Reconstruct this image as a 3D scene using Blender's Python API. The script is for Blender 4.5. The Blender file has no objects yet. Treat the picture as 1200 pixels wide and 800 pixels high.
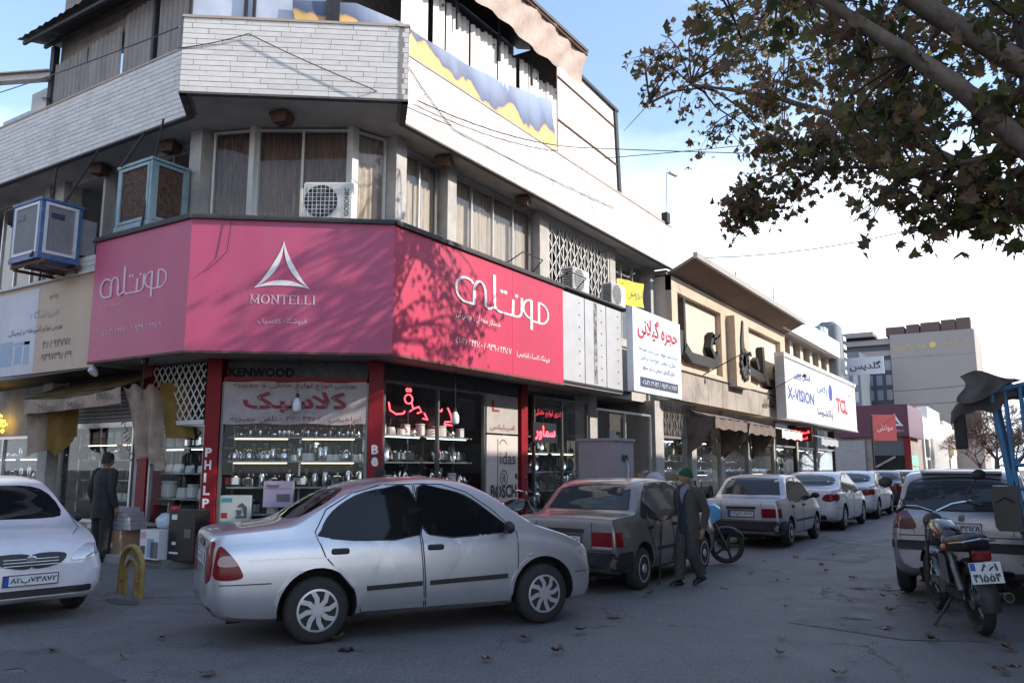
import bpy, bmesh, math, random, unicodedata
from mathutils import Vector, Matrix
from mathutils.bvhtree import BVHTree
R = math.radians
SC = bpy.context.scene
COL = SC.collection
random.seed(7)

# ---------------------------------------------------------------- camera, sky, sun, exposure
cam_d = bpy.data.cameras.new('camera'); cam = bpy.data.objects.new('camera', cam_d); COL.objects.link(cam)
cam_d.sensor_width = 36.0; cam_d.lens = 28.5; cam_d.clip_start = 0.05; cam_d.clip_end = 2000
cam.location = (0, 0, 1.6); cam.rotation_euler = (R(90 + 8.796), 0, R(32.609))
SC.camera = cam

SUN_AZ, SUN_EL = 22.0, 30.0            # azimuth counted from +X towards +Y
W = bpy.data.worlds.new('World'); SC.world = W; W.use_nodes = True
nt = W.node_tree; nt.nodes.clear()
n_out = nt.nodes.new('ShaderNodeOutputWorld'); n_bg = nt.nodes.new('ShaderNodeBackground')
sky = nt.nodes.new('ShaderNodeTexSky'); sky.sky_type = 'NISHITA'; sky.sun_disc = False
sky.sun_elevation = R(SUN_EL); sky.sun_rotation = R(90 - SUN_AZ); sky.dust_density = 0.5; sky.air_density = 1.15; sky.ozone_density = 2.5
tc = nt.nodes.new('ShaderNodeTexCoord'); sep = nt.nodes.new('ShaderNodeSeparateXYZ')
mp = nt.nodes.new('ShaderNodeMapping'); mp.inputs['Scale'].default_value = (1.0, 1.0, 2.6); mp.inputs['Location'].default_value = (3.2, 0.9, 0.5)
nz = nt.nodes.new('ShaderNodeTexNoise'); nz.inputs['Scale'].default_value = 1.7; nz.inputs['Detail'].default_value = 9; nz.inputs['Roughness'].default_value = 0.55
rp = nt.nodes.new('ShaderNodeValToRGB'); rp.color_ramp.elements[0].position = 0.42; rp.color_ramp.elements[1].position = 0.68; rp.color_ramp.elements[0].color = (0.06, 0.06, 0.06, 1)
mixc = nt.nodes.new('ShaderNodeMix'); mixc.data_type = 'RGBA'
# thin white cloud, denser low over the horizon, the blue opens overhead
hz = nt.nodes.new('ShaderNodeMapRange'); hz.inputs['From Min'].default_value = 0.17; hz.inputs['From Max'].default_value = 0.39; hz.inputs['To Min'].default_value = 0.32; hz.inputs['To Max'].default_value = -0.15
ad = nt.nodes.new('ShaderNodeMath'); ad.operation = 'ADD'
nt.links.new(tc.outputs['Generated'], mp.inputs['Vector']); nt.links.new(mp.outputs[0], nz.inputs['Vector'])
nt.links.new(tc.outputs['Generated'], sep.inputs[0]); nt.links.new(sep.outputs['Z'], hz.inputs['Value'])
nt.links.new(nz.outputs['Fac'], ad.inputs[0]); nt.links.new(hz.outputs[0], ad.inputs[1]); nt.links.new(ad.outputs[0], rp.inputs['Fac'])
nt.links.new(rp.outputs['Color'], mixc.inputs['Factor']); nt.links.new(sky.outputs[0], mixc.inputs['A'])
mixc.inputs['B'].default_value = (5.6, 5.9, 6.3, 1)
nt.links.new(mixc.outputs['Result'], n_bg.inputs['Color']); n_bg.inputs['Strength'].default_value = 0.15
nt.links.new(n_bg.outputs[0], n_out.inputs[0])

sun_d = bpy.data.lights.new('sun', 'SUN'); sun = bpy.data.objects.new('sun', sun_d); COL.objects.link(sun)
sun_d.energy = 3.2; sun_d.angle = R(0.53); sun_d.color = (1.0, 0.92, 0.80)
sdir = Vector((math.cos(R(SUN_EL)) * math.cos(R(SUN_AZ)), math.cos(R(SUN_EL)) * math.sin(R(SUN_AZ)), math.sin(R(SUN_EL))))
sun.rotation_euler = sdir.to_track_quat('Z', 'Y').to_euler(); sun.location = (20, 12, 25)

SC.view_settings.view_transform = 'Standard'; SC.view_settings.look = 'None'; SC.view_settings.gamma = 1.0
SC.view_settings.exposure = 1.08; SC.view_settings.use_curve_mapping = False
SC.cycles.max_bounces = 8; SC.cycles.transparent_max_bounces = 16; SC.cycles.caustics_reflective = False; SC.cycles.caustics_refractive = False
SC.cycles.use_denoising = True

# ---------------------------------------------------------------- materials
MATS = {}
def mat(name, col=(0.5, 0.5, 0.5), rough=0.6, metal=0.0, var=0.0, scale=6.0, bump=0.0, bscale=40.0, emit=0.0, ecol=None, trans=0.0, coat=0.0, dirt=None, dscale=1.5, damt=0.5, stretch=(1, 1, 1), spec=0.5, alpha=1.0, sheen=0.0):
    if name in MATS: return MATS[name]
    m = bpy.data.materials.new(name); m.use_nodes = True; t = m.node_tree; L = t.links
    b = t.nodes['Principled BSDF']
    b.inputs['Base Color'].default_value = (*col, 1); b.inputs['Roughness'].default_value = rough; b.inputs['Metallic'].default_value = metal
    b.inputs['Specular IOR Level'].default_value = spec; b.inputs['Coat Weight'].default_value = coat; b.inputs['Coat Roughness'].default_value = 0.06
    b.inputs['Transmission Weight'].default_value = trans; b.inputs['Alpha'].default_value = alpha; b.inputs['Sheen Weight'].default_value = sheen
    if emit: b.inputs['Emission Color'].default_value = (*(ecol or col), 1); b.inputs['Emission Strength'].default_value = emit
    if var or dirt or bump:
        c = t.nodes.new('ShaderNodeTexCoord'); mpn = t.nodes.new('ShaderNodeMapping'); mpn.inputs['Scale'].default_value = stretch
        L.new(c.outputs['Object'], mpn.inputs[0]); out = None
        if var:
            n1 = t.nodes.new('ShaderNodeTexNoise'); n1.inputs['Scale'].default_value = scale; n1.inputs['Detail'].default_value = 6; n1.inputs['Roughness'].default_value = 0.65
            L.new(mpn.outputs[0], n1.inputs['Vector'])
            r = t.nodes.new('ShaderNodeValToRGB'); r.color_ramp.elements[0].position = 0.3; r.color_ramp.elements[1].position = 0.7
            r.color_ramp.elements[0].color = (*[max(0, x * (1 - var)) for x in col], 1); r.color_ramp.elements[1].color = (*[min(1, x * (1 + var)) for x in col], 1)
            L.new(n1.outputs['Fac'], r.inputs[0]); out = r.outputs['Color']
        if dirt:
            n2 = t.nodes.new('ShaderNodeTexNoise'); n2.inputs['Scale'].default_value = dscale; n2.inputs['Detail'].default_value = 8; n2.inputs['Roughness'].default_value = 0.7
            L.new(mpn.outputs[0], n2.inputs['Vector'])
            r2 = t.nodes.new('ShaderNodeValToRGB'); r2.color_ramp.elements[0].position = 0.48; r2.color_ramp.elements[1].position = 0.72
            r2.color_ramp.elements[0].color = (0, 0, 0, 1); r2.color_ramp.elements[1].color = (damt, damt, damt, 1)
            L.new(n2.outputs['Fac'], r2.inputs[0])
            mx = t.nodes.new('ShaderNodeMix'); mx.data_type = 'RGBA'; mx.inputs['B'].default_value = (*dirt, 1)
            if out: L.new(out, mx.inputs['A'])
            else: mx.inputs['A'].default_value = (*col, 1)
            L.new(r2.outputs['Color'], mx.inputs['Factor']); out = mx.outputs['Result']
        if out: L.new(out, b.inputs['Base Color'])
        if bump:
            n3 = t.nodes.new('ShaderNodeTexNoise'); n3.inputs['Scale'].default_value = bscale; n3.inputs['Detail'].default_value = 5
            L.new(mpn.outputs[0], n3.inputs['Vector']); bp = t.nodes.new('ShaderNodeBump'); bp.inputs['Strength'].default_value = bump; bp.inputs['Distance'].default_value = 0.02
            L.new(n3.outputs['Fac'], bp.inputs['Height']); L.new(bp.outputs[0], b.inputs['Normal'])
    MATS[name] = m
    return m

def glass_mat(name, tint=(0.8, 0.85, 0.85), refl=0.03):
    """thin window pane: a clear part mixed with a mirror part by fresnel"""
    if name in MATS: return MATS[name]
    m = bpy.data.materials.new(name); m.use_nodes = True; t = m.node_tree; t.nodes.clear()
    o = t.nodes.new('ShaderNodeOutputMaterial'); tr = t.nodes.new('ShaderNodeBsdfTransparent'); gl = t.nodes.new('ShaderNodeBsdfGlossy')
    gl.inputs['Roughness'].default_value = 0.02; tr.inputs['Color'].default_value = (*tint, 1); gl.inputs['Color'].default_value = (0.95, 0.97, 1, 1)
    lw = t.nodes.new('ShaderNodeLayerWeight'); pw = t.nodes.new('ShaderNodeMath'); pw.operation = 'POWER'; pw.inputs[1].default_value = 4.5; t.links.new(lw.outputs['Facing'], pw.inputs[0])
    fr = t.nodes.new('ShaderNodeMath'); fr.operation = 'MULTIPLY_ADD'; fr.inputs[1].default_value = 0.9; fr.inputs[2].default_value = refl; t.links.new(pw.outputs[0], fr.inputs[0]); mx = t.nodes.new('ShaderNodeMixShader')
    t.links.new(fr.outputs[0], mx.inputs[0]); t.links.new(tr.outputs[0], mx.inputs[1]); t.links.new(gl.outputs[0], mx.inputs[2]); t.links.new(mx.outputs[0], o.inputs[0])
    MATS[name] = m; return m

# ---------------------------------------------------------------- mesh helpers
class MB:
    def __init__(s, M=None): s.v = []; s.f = []; s.mi = []; s.M = M or Matrix(); s.uv = None
    def add(s, vs, fs, m=0, M=None):
        T = s.M @ M if M is not None else s.M
        b = len(s.v)
        s.v += [T @ Vector(p) for p in vs]; s.f += [[i + b for i in f] for f in fs]; s.mi += [m] * len(fs)
        return s
    def quad(s, a, b, c, d, m=0): return s.add([a, b, c, d], [(0, 1, 2, 3)], m)
    def box(s, x0, x1, y0, y1, z0, z1, m=0, M=None):
        return s.add([(x0, y0, z0), (x1, y0, z0), (x1, y1, z0), (x0, y1, z0), (x0, y0, z1), (x1, y0, z1), (x1, y1, z1), (x0, y1, z1)],
                     [(3, 2, 1, 0), (4, 5, 6, 7), (0, 1, 5, 4), (1, 2, 6, 5), (2, 3, 7, 6), (3, 0, 4, 7)], m, M)
    def rbox(s, x0, x1, y0, y1, z0, z1, r, m=0, M=None, n=2):
        """box with rounded vertical-in-XY corners and chamfered caps"""
        pts = []
        for cx, cy, a0 in ((x1 - r, y1 - r, 0), (x0 + r, y1 - r, 90), (x0 + r, y0 + r, 180), (x1 - r, y0 + r, 270)):
            for k in range(n + 1): a = R(a0 + 90 * k / n); pts.append((cx + r * math.cos(a), cy + r * math.sin(a)))
        q = min(r * 0.6, (z1 - z0) * 0.4); cx = (x0 + x1) / 2; cy = (y0 + y1) / 2
        def sc(p): 
            dx, dy = p[0] - cx, p[1] - cy; hx, hy = (x1 - x0) / 2, (y1 - y0) / 2
            return (cx + dx * (hx - q) / hx, cy + dy * (hy - q) / hy)
        rings = [[(*sc(p), z0) for p in pts], [(*p, z0 + q) for p in pts], [(*p, z1 - q) for p in pts], [(*sc(p), z1) for p in pts]]
        return s.loft(rings, m, M, cap=True)
    def loft(s, rings, m=0, M=None, cap=True, closed=True):
        n = len(rings[0]); vs = [p for r in rings for p in r]; fs = []
        for i in range(len(rings) - 1):
            for j in range(n if closed else n - 1):
                k = (j + 1) % n; fs.append((i * n + j, i * n + k, (i + 1) * n + k, (i + 1) * n + j))
        if cap: fs.append(tuple(range(n - 1, -1, -1))); fs.append(tuple((len(rings) - 1) * n + j for j in range(n)))
        return s.add(vs, fs, m, M)
    def tube(s, pts, r, n=8, m=0, M=None, cap=True, rz=None):
        pts = [Vector(p) for p in pts]; rings = []; rs = r if isinstance(r, (list, tuple)) else [r] * len(pts)
        prev = None
        for i, p in enumerate(pts):
            d = (pts[min(i + 1, len(pts) - 1)] - pts[max(i - 1, 0)]); d = d.normalized() if d.length > 1e-9 else Vector((0, 0, 1))
            if prev is None: a = d.cross(Vector((0, 0, 1)) if abs(d.z) < 0.9 else Vector((1, 0, 0))).normalized()
            else: a = (prev - d * prev.dot(d)).normalized()
            prev = a; b = d.cross(a)
            rings.append([p + (a * math.cos(2 * math.pi * k / n) + b * math.sin(2 * math.pi * k / n)) * rs[i] for k in range(n)])
        return s.loft(rings, m, M, cap)
    def lathe(s, prof, n=16, m=0, M=None, cap=True):
        rings = [[(r * math.cos(2 * math.pi * k / n), r * math.sin(2 * math.pi * k / n), z) for k in range(n)] for r, z in prof]
        return s.loft(rings, m, M, cap)
    def prism(s, poly, d0, d1, m=0, M=None):
        """poly in local XY, extruded along local Z"""
        a = sum(poly[i][0] * poly[(i + 1) % len(poly)][1] - poly[(i + 1) % len(poly)][0] * poly[i][1] for i in range(len(poly)))
        if a < 0: poly = poly[::-1]
        return s.loft([[(x, y, d0) for x, y in poly], [(x, y, d1) for x, y in poly]], m, M)
    def ell(s, c, rx, ry, rz, m=0, M=None, nu=12, nv=8):
        rings = []
        for i in range(nv + 1):
            a = -math.pi / 2 + math.pi * i / nv; a = max(-1.5, min(1.5, a))
            rings.append([(c[0] + rx * math.cos(a) * math.cos(2 * math.pi * k / nu), c[1] + ry * math.cos(a) * math.sin(2 * math.pi * k / nu), c[2] + rz * math.sin(a)) for k in range(nu)])
        return s.loft(rings, m, M)
    def ribbon(s, pts, wfun, d0, d1, m=0, M=None):
        """flat stroke in local XY following pts, width wfun(i), from depth d0 to d1"""
        n = len(pts); A = []; B = []
        for i in range(n):
            p = pts[i]; a = pts[max(0, i - 1)]; b = pts[min(n - 1, i + 1)]
            dx, dy = b[0] - a[0], b[1] - a[1]; l = math.hypot(dx, dy) or 1; w = wfun(i) / 2 if callable(wfun) else wfun / 2
            A.append((p[0] - dy / l * w, p[1] + dx / l * w)); B.append((p[0] + dy / l * w, p[1] - dx / l * w))
        rings = [[(*A[i], d0), (*B[i], d0), (*B[i], d1), (*A[i], d1)] for i in range(n)]
        return s.loft(rings, m, M)
    def mesh(s, name, mats, smooth=None):
        me = bpy.data.meshes.new(name); me.from_pydata([tuple(p) for p in s.v], [], s.f)
        if not isinstance(mats, (list, tuple)): mats = [mats]
        for k in mats: me.materials.append(k)
        if len(mats) > 1: me.polygons.foreach_set('material_index', s.mi)
        if smooth is not None:
            me.polygons.foreach_set('use_smooth', [True] * len(me.polygons)); me.set_sharp_from_angle(angle=R(smooth))
        me.update(); return me
    def build(s, name, mats, parent=None, smooth=None, M=None, **k):
        return link(name, s.mesh(name, mats, smooth), parent, M, **k)

def link(name, me, parent=None, M=None, local=False, **k):
    o = bpy.data.objects.new(name, me); COL.objects.link(o)
    if M is not None: o.matrix_basis = M
    if parent:
        o.parent = parent
        if not local:
            p = parent; mm = Matrix()
            chain = []
            while p: chain.append(p); p = p.parent
            for q in reversed(chain): mm = mm @ q.matrix_parent_inverse @ q.matrix_basis if q.parent else q.matrix_basis.copy()
            o.matrix_parent_inverse = mm.inverted()
    tag(o, **k); return o
def tag(o, label=None, cat=None, group=None, kind=None):
    if label: o['label'] = label
    if cat: o['category'] = cat
    if group: o['group'] = group
    if kind: o['kind'] = kind
    return o
def thing(name, label, cat, loc=(0, 0, 0), rotz=0.0, group=None, M=None):
    o = bpy.data.objects.new(name, None); COL.objects.link(o); o.empty_display_size = 0.2
    o.matrix_basis = M if M is not None else Matrix.Translation(loc) @ Matrix.Rotation(rotz, 4, 'Z')
    return tag(o, label, cat, group)
def dup(root, M, label=None, group=None, swap=None):
    """copy of a thing with its parts and sub-parts"""
    def rec(o, parent):
        c = o.copy(); COL.objects.link(c)
        if parent: c.parent = parent
        for ch in o.children: rec(ch, c)
        return c
    r = rec(root, None); r.matrix_basis = M
    if label: r['label'] = label
    if group: r['group'] = group
    return r

def frame(o, sdir):
    """facade frame: local x runs along the facade, local y up, local z out of it"""
    s = Vector((sdir[0], sdir[1], 0)).normalized(); u = Vector((0, 0, 1)); n = s.cross(u)
    return Matrix(((s.x, u.x, n.x, o[0]), (s.y, u.y, n.y, o[1]), (s.z, u.z, n.z, o[2]), (0, 0, 0, 1)))
def FR(x): return frame((x, 0, 0), (0, 1))       # street facade: s = world y
def FL(y): return frame((0, y, 0), (1, 0))       # side-street facade: s = world x
T = Matrix.Translation
def RZ(a): return Matrix.Rotation(R(a), 4, 'Z')
def RX(a): return Matrix.Rotation(R(a), 4, 'X')
def RY(a): return Matrix.Rotation(R(a), 4, 'Y')

# ---------------------------------------------------------------- lettering
FORMS = {}
for cp in list(range(0xFB50, 0xFDFF)) + list(range(0xFE70, 0xFEFD)):
    d = unicodedata.decomposition(chr(cp)).split()
    if len(d) >= 2 and d[0] in ('<isolated>', '<initial>', '<medial>', '<final>') and d[1] != '0020':
        FORMS.setdefault(tuple(int(x, 16) for x in d[1:]), {}).setdefault(d[0][1:-1], chr(cp))
def fa(txt):
    """joined Persian letters in visual order"""
    out = []; i = 0; toks = []
    while i < len(txt):
        if txt[i] == '\u0644' and i + 1 < len(txt) and txt[i + 1] in '\u0627\u0622': toks.append((0x644, ord(txt[i + 1]))); i += 2
        else: toks.append((ord(txt[i]),)); i += 1
    def f(t): return FORMS.get(t, {})
    for k, t in enumerate(toks):
        fm = f(t)
        if not fm: out.append(''.join(chr(c) for c in t)); continue
        pj = k > 0 and 'initial' in f(toks[k - 1]); nj = k + 1 < len(toks) and 'final' in f(toks[k + 1]) and 'initial' in fm
        key = 'medial' if pj and nj else 'final' if pj else 'initial' if nj else 'isolated'
        out.append(fm.get(key) or fm.get('isolated') or chr(t[0]))
    res = []; run = []
    for ch in reversed(out):                       # digits keep their own order
        if ch in '۰۱۲۳۴۵۶۷۸۹0123456789': run.insert(0, ch)
        else: res += run; run = []; res.append(ch)
    return ''.join(res + run)
def text(body, M, w, h, material, parent, name='lettering', bold=0.0, depth=0.006, res=2, slant=0.0, fit=True):
    """flat lettering fitted into w x h, its lower left corner at the origin of M"""
    c = bpy.data.curves.new(name, 'FONT'); c.body = body; c.resolution_u = res; c.offset = bold; c.shear = slant
    o = bpy.data.objects.new(name, c); COL.objects.link(o)
    dg = bpy.context.evaluated_depsgraph_get(); me = bpy.data.meshes.new_from_object(o.evaluated_get(dg))
    bpy.data.objects.remove(o); bpy.data.curves.remove(c)
    xs = [v.co.x for v in me.vertices]; ys = [v.co.y for v in me.vertices]
    if not xs: return None
    x0, x1, y0, y1 = min(xs), max(xs), min(ys), max(ys)
    sx = w / max(1e-6, x1 - x0); sy = h / max(1e-6, y1 - y0)
    if not fit: sx = sy = min(sx, sy)
    for v in me.vertices: v.co = ((v.co.x - x0) * sx, (v.co.y - y0) * sy, depth)
    me.materials.clear(); me.materials.append(material); me.name = name
    return link(name, me, parent, M)
# ================================================================ SETTING
def asphalt():
    m = bpy.data.materials.new('asphalt'); m.use_nodes = True; t = m.node_tree; L = t.links; b = t.nodes['Principled BSDF']
    c = t.nodes.new('ShaderNodeTexCoord')
    def noise(sc, det=6, ro=0.6):
        n = t.nodes.new('ShaderNodeTexNoise'); n.inputs['Scale'].default_value = sc; n.inputs['Detail'].default_value = det; n.inputs['Roughness'].default_value = ro
        L.new(c.outputs['Object'], n.inputs['Vector']); return n
    def ramp(src, p0, p1, c0, c1):
        r = t.nodes.new('ShaderNodeValToRGB'); r.color_ramp.elements[0].position = p0; r.color_ramp.elements[1].position = p1
        r.color_ramp.elements[0].color = (*c0, 1); r.color_ramp.elements[1].color = (*c1, 1); L.new(src, r.inputs[0]); return r
    def mix(f, a, bb, mode='MIX'):
        x = t.nodes.new('ShaderNodeMix'); x.data_type = 'RGBA'; x.blend_type = mode
        if isinstance(f, float): x.inputs['Factor'].default_value = f
        else: L.new(f, x.inputs['Factor'])
        L.new(a, x.inputs['A'])
        if isinstance(bb, tuple): x.inputs['B'].default_value = (*bb, 1)
        else: L.new(bb, x.inputs['B'])
        return x.outputs['Result']
    big = noise(0.35, 5); mid = noise(2.2, 6); fine = noise(55, 4, 0.85)
    base = ramp(big.outputs['Fac'], 0.3, 0.7, (0.100, 0.096, 0.098), (0.148, 0.142, 0.140)).outputs[0]
    base = mix(0.55, base, ramp(mid.outputs['Fac'], 0.3, 0.72, (0.082, 0.079, 0.082), (0.160, 0.152, 0.149)).outputs[0])
    agg = ramp(fine.outputs['Fac'], 0.40, 0.64, (0.45, 0.45, 0.45), (1.75, 1.7, 1.7)).outputs[0]
    base = mix(0.8, base, agg, 'MULTIPLY')
    vo = t.nodes.new('ShaderNodeTexVoronoi'); vo.feature = 'DISTANCE_TO_EDGE'; vo.inputs['Scale'].default_value = 0.42
    wv = t.nodes.new('ShaderNodeVectorMath'); wv.operation = 'ADD'; nw = noise(1.7, 6, 0.75); L.new(c.outputs['Object'], wv.inputs[0]); L.new(nw.outputs['Color'], wv.inputs[1]); L.new(wv.outputs[0], vo.inputs['Vector'])
    cr = ramp(vo.outputs['Distance'], 0.0, 0.010, (1, 1, 1), (0, 0, 0))
    msk = ramp(noise(0.5, 3).outputs['Fac'], 0.46, 0.60, (0, 0, 0), (0.85, 0.85, 0.85))
    mm = t.nodes.new('ShaderNodeMath'); mm.operation = 'MULTIPLY'; L.new(cr.outputs[0], mm.inputs[0]); L.new(msk.outputs[0], mm.inputs[1])
    base = mix(mm.outputs[0], base, (0.018, 0.017, 0.018))
    st = ramp(noise(1.1, 7, 0.7).outputs['Fac'], 0.62, 0.70, (0, 0, 0), (0.6, 0.6, 0.6))
    base = mix(st.outputs[0], base, (0.028, 0.027, 0.028))
    L.new(base, b.inputs['Base Color'])
    rr = ramp(mid.outputs['Fac'], 0.3, 0.7, (0.55,) * 3, (0.85,) * 3); L.new(rr.outputs[0], b.inputs['Roughness'])
    bp = t.nodes.new('ShaderNodeBump'); bp.inputs['Strength'].default_value = 0.7; bp.inputs['Distance'].default_value = 0.006; L.new(fine.outputs['Fac'], bp.inputs['Height'])
    bp2 = t.nodes.new('ShaderNodeBump'); bp2.inputs['Strength'].default_value = 0.6; bp2.inputs['Distance'].default_value = 0.03; bp2.invert = True; L.new(mm.outputs[0], bp2.inputs['Height']); L.new(bp.outputs[0], bp2.inputs['Normal'])
    L.new(bp2.outputs[0], b.inputs['Normal'])
    return m
M_asph = asphalt()
g = MB()
# one sheet to the horizon, gently uneven near the camera
xs = [-400, -60] + [-30 + 0.75 * i for i in range(57)] + [60, 400]; ys = [-200, -20] + [-6 + 0.75 * i for i in range(68)] + [80, 150, 500]
hn = {}
for j, y in enumerate(ys):
    for i, x in enumerate(xs):
        z = 0.0
        if -25 < x < 4 and -5 < y < 40: z = 0.012 * (math.sin(x * 1.3 + y * 0.4) * math.sin(y * 0.9 - x * 0.3)) - 0.006
        g.v.append(Vector((x, y, z)))
nx = len(xs)
for j in range(len(ys) - 1):
    for i in range(nx - 1): g.f.append([j * nx + i, j * nx + i + 1, (j + 1) * nx + i + 1, (j + 1) * nx + i]); g.mi.append(0)
g.build('road', M_asph, smooth=180, kind='structure')

M_pave = mat('paving', (0.20, 0.19, 0.185), 0.85, var=0.25, scale=3, bump=0.3, bscale=60, dirt=(0.06, 0.055, 0.05), dscale=1.2)
M_kerb = mat('kerbstone', (0.27, 0.26, 0.25), 0.85, var=0.2, scale=4, bump=0.3, dirt=(0.05, 0.05, 0.05), damt=0.6)
def pavement(x0, x1, y0, y1, kerb):
    m = MB(); m.box(x0, x1, y0, y1, -0.2, 0.115); o = m.build('pavement', M_pave, kind='structure')
    return o
def kerb_row(p, a, b, axis, off):
    """kerb stones one by one along the pavement edge"""
    n = int((b - a) / 0.8); me = None
    for i in range(n):
        q = a + i * 0.8
        if me is None:
            k = MB(); k.rbox(-0.392, 0.392, -0.075, 0.075, -0.2, 0.135, 0.02); me = k.mesh('kerb_stone', M_kerb)
        M = T((off, q + 0.4, random.uniform(-0.008, 0.008))) @ RZ(90) if axis == 'y' else T((q + 0.4, off, random.uniform(-0.008, 0.008)))
        link('kerb_stone', me, p, M)
pv = pavement(-11.0, -7.0, 10.9, 50.0, None); kerb_row(pv, 10.9, 50, 'y', -6.92)
pv2 = MB(); pv2.prism([(-22, 8.35), (-12.1, 8.35), (-9.9, 10.1), (-7.0, 10.88), (-7.0, 10.9), (-11, 10.9), (-11, 10.0), (-22, 10.0)], -0.2, 0.112)
pv2 = pv2.build('pavement', M_pave, kind='structure'); kerb_row(pv2, -21.6, -12.1, 'x', 8.27)
pv3 = pavement(1.0, 6.0, 3.0, 90.0, None); kerb_row(pv3, 3, 60, 'y', 0.92)
pv4 = pavement(-11.0, -7.0, 60.0, 140.0, None)

# ================================================================ CORNER BUILDING
A = R(38.9)
XR, YL = -9.73, 9.0
CF0 = (-11.85, 9.0)
CF = frame((CF0[0], CF0[1], 0), (math.cos(A), math.sin(A))); CLEN = 2.72
M_white = mat('white_tile', (0.66, 0.63, 0.605), 0.75, var=0.10, scale=5, bump=0.12, bscale=70, dirt=(0.36, 0.30, 0.25), dscale=1.3, damt=0.35)
M_white2 = mat('white_tile_warm', (0.63, 0.60, 0.58), 0.75, var=0.10, scale=5, bump=0.12, bscale=70, dirt=(0.34, 0.28, 0.24), dscale=1.3, damt=0.4)
M_white3 = mat('white_tile_pale', (0.69, 0.66, 0.635), 0.72, var=0.08, scale=5, bump=0.12, bscale=70, dirt=(0.40, 0.34, 0.28), dscale=1.3, damt=0.3)
M_joint = mat('mortar', (0.22, 0.20, 0.195), 0.9, var=0.2, scale=8)
M_plaster = mat('soffit_plaster', (0.43, 0.41, 0.39), 0.85, var=0.14, scale=1.6, bump=0.1, dirt=(0.20, 0.17, 0.14), dscale=1.1, damt=0.55)
M_conc = mat('concrete_column', (0.40, 0.38, 0.36), 0.8, var=0.14, scale=3, bump=0.15, dirt=(0.18, 0.16, 0.14), dscale=1.6, damt=0.5)
M_alu = mat('aluminium_frame', (0.50, 0.50, 0.50), 0.35, 0.7, var=0.08)
M_wframe = mat('white_window_frame', (0.60, 0.59, 0.57), 0.5, var=0.08)
M_dark = mat('dark_steel', (0.03, 0.03, 0.032), 0.6, 0.3, var=0.3, scale=12)
M_black = mat('black_void', (0.012, 0.011, 0.011), 0.9)
M_wglass = glass_mat('window_glass', (0.92, 0.92, 0.91), 0.02)
M_sglass = glass_mat('shop_glass', (0.94, 0.96, 0.955), 0.010)
M_curt = mat('brown_curtain', (0.22, 0.15, 0.125), 0.9, var=0.6, scale=5, stretch=(7, 7, 0.5))
M_curt2 = mat('beige_curtain', (0.50, 0.42, 0.36), 0.9, var=0.25, scale=5, stretch=(7, 7, 0.5))
M_red = mat('red_pillar_paint', (0.22, 0.008, 0.014), 0.5, var=0.15, scale=5, spec=0.25)
M_rust = mat('rusty_steel', (0.13, 0.07, 0.05), 0.85, 0.2, var=0.4, scale=12, bump=0.2)

B = thing('corner_building', 'three-storey corner building with white brick parapets and a faceted corner', 'building', (-11, 10, 0))
def bp(name, m, mats, smooth=None, parent=None, **k): return m.build(name, mats, parent or B, smooth, **k)

# footprint slabs
poly1 = [(-22, 9.3), (-12.75, 9.3), (-11.85, 9.2), (-11.69, 9.55), (-10.2, 10.55), (-9.98, 11.4), (-9.98, 23.6), (-22, 23.6)]
m = MB(); m.prism(poly1, 3.56, 5.15); bp('floor_slab', m, M_plaster)
m = MB(); m.prism([(-22, 8.44), (-12.2, 8.44), (-11.55, 7.78), (-8.6, 10.08), (-9.24, 10.75), (-9.24, 23.8), (-22, 23.8)], 7.82, 8.05); bp('soffit', m, M_plaster)
m = MB(); m.box(-22, -21.8, 9.2, 23.6, 0, 8); m.box(-22, -9.9, 23.3, 23.6, 0, 9.1); m.box(-22, -21.7, 9.0, 9.3, 0, 8); bp('wall', m, M_conc)
m = MB(); m.box(-21.7, -13.2, 13.0, 13.2, 0.12, 7.8); m.box(-13.2, -13.0, 13.2, 23.3, 0.12, 7.8); bp('inner_wall', m, mat('inner_wall_paint', (0.10, 0.095, 0.09), 0.9, var=0.3, scale=2))
m = MB(); m.box(-21.7, -9.75, 9.05, 23.3, 0.02, 0.16); bp('shop_floor', m, mat('shop_floor_tile', (0.22, 0.21, 0.2), 0.4, var=0.2, scale=4))

# parapets: backing plus thin white bricks laid course by course
def run(p, q):
    d = Vector((q[0] - p[0], q[1] - p[1])); return frame((p[0], p[1], 0), d), d.length
par = [((-11.55, 7.74), (-8.55, 10.05), 'c'), ((-8.55, 10.05), (-9.2, 10.75), 'n'), ((-9.2, 10.75), (-9.2, 23.8), 'r'), ((-22.0, 8.4), (-12.25, 8.4), 'l'), ((-12.25, 8.4), (-11.55, 7.74), 'n')]
Z0, Z1, NC = 7.80, 9.13, 14; CH = (Z1 - Z0) / NC; BL = 0.40
pm = MB()
for p, q, k in par:
    F, ln = run(p, q); pm.M = F; pm.box(0, ln, Z0 + 0.005, Z1 - 0.005, -0.16, -0.003)
pm.M = Matrix(); PAR = bp('parapet', pm, M_joint)
cop = MB()
for p, q, k in par:
    F, ln = run(p, q); cop.M = F; cop.box(-0.02, ln + 0.02, Z1, Z1 + 0.045, -0.2, 0.025)
cop.M = Matrix(); bp('coping', cop, mat('coping_stone', (0.45, 0.36, 0.30), 0.8, var=0.2, scale=6, dirt=(0.2, 0.12, 0.08)))
edge = MB()
for p, q, k in par:
    F, ln = run(p, q); edge.M = F; edge.box(-0.01, ln + 0.01, Z0 - 0.035, Z0 - 0.002, -0.10, 0.012)
edge.M = Matrix(); bp('drip_edge', edge, mat('dark_drip', (0.10, 0.09, 0.085), 0.8, var=0.3))
bm_ = {}
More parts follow.
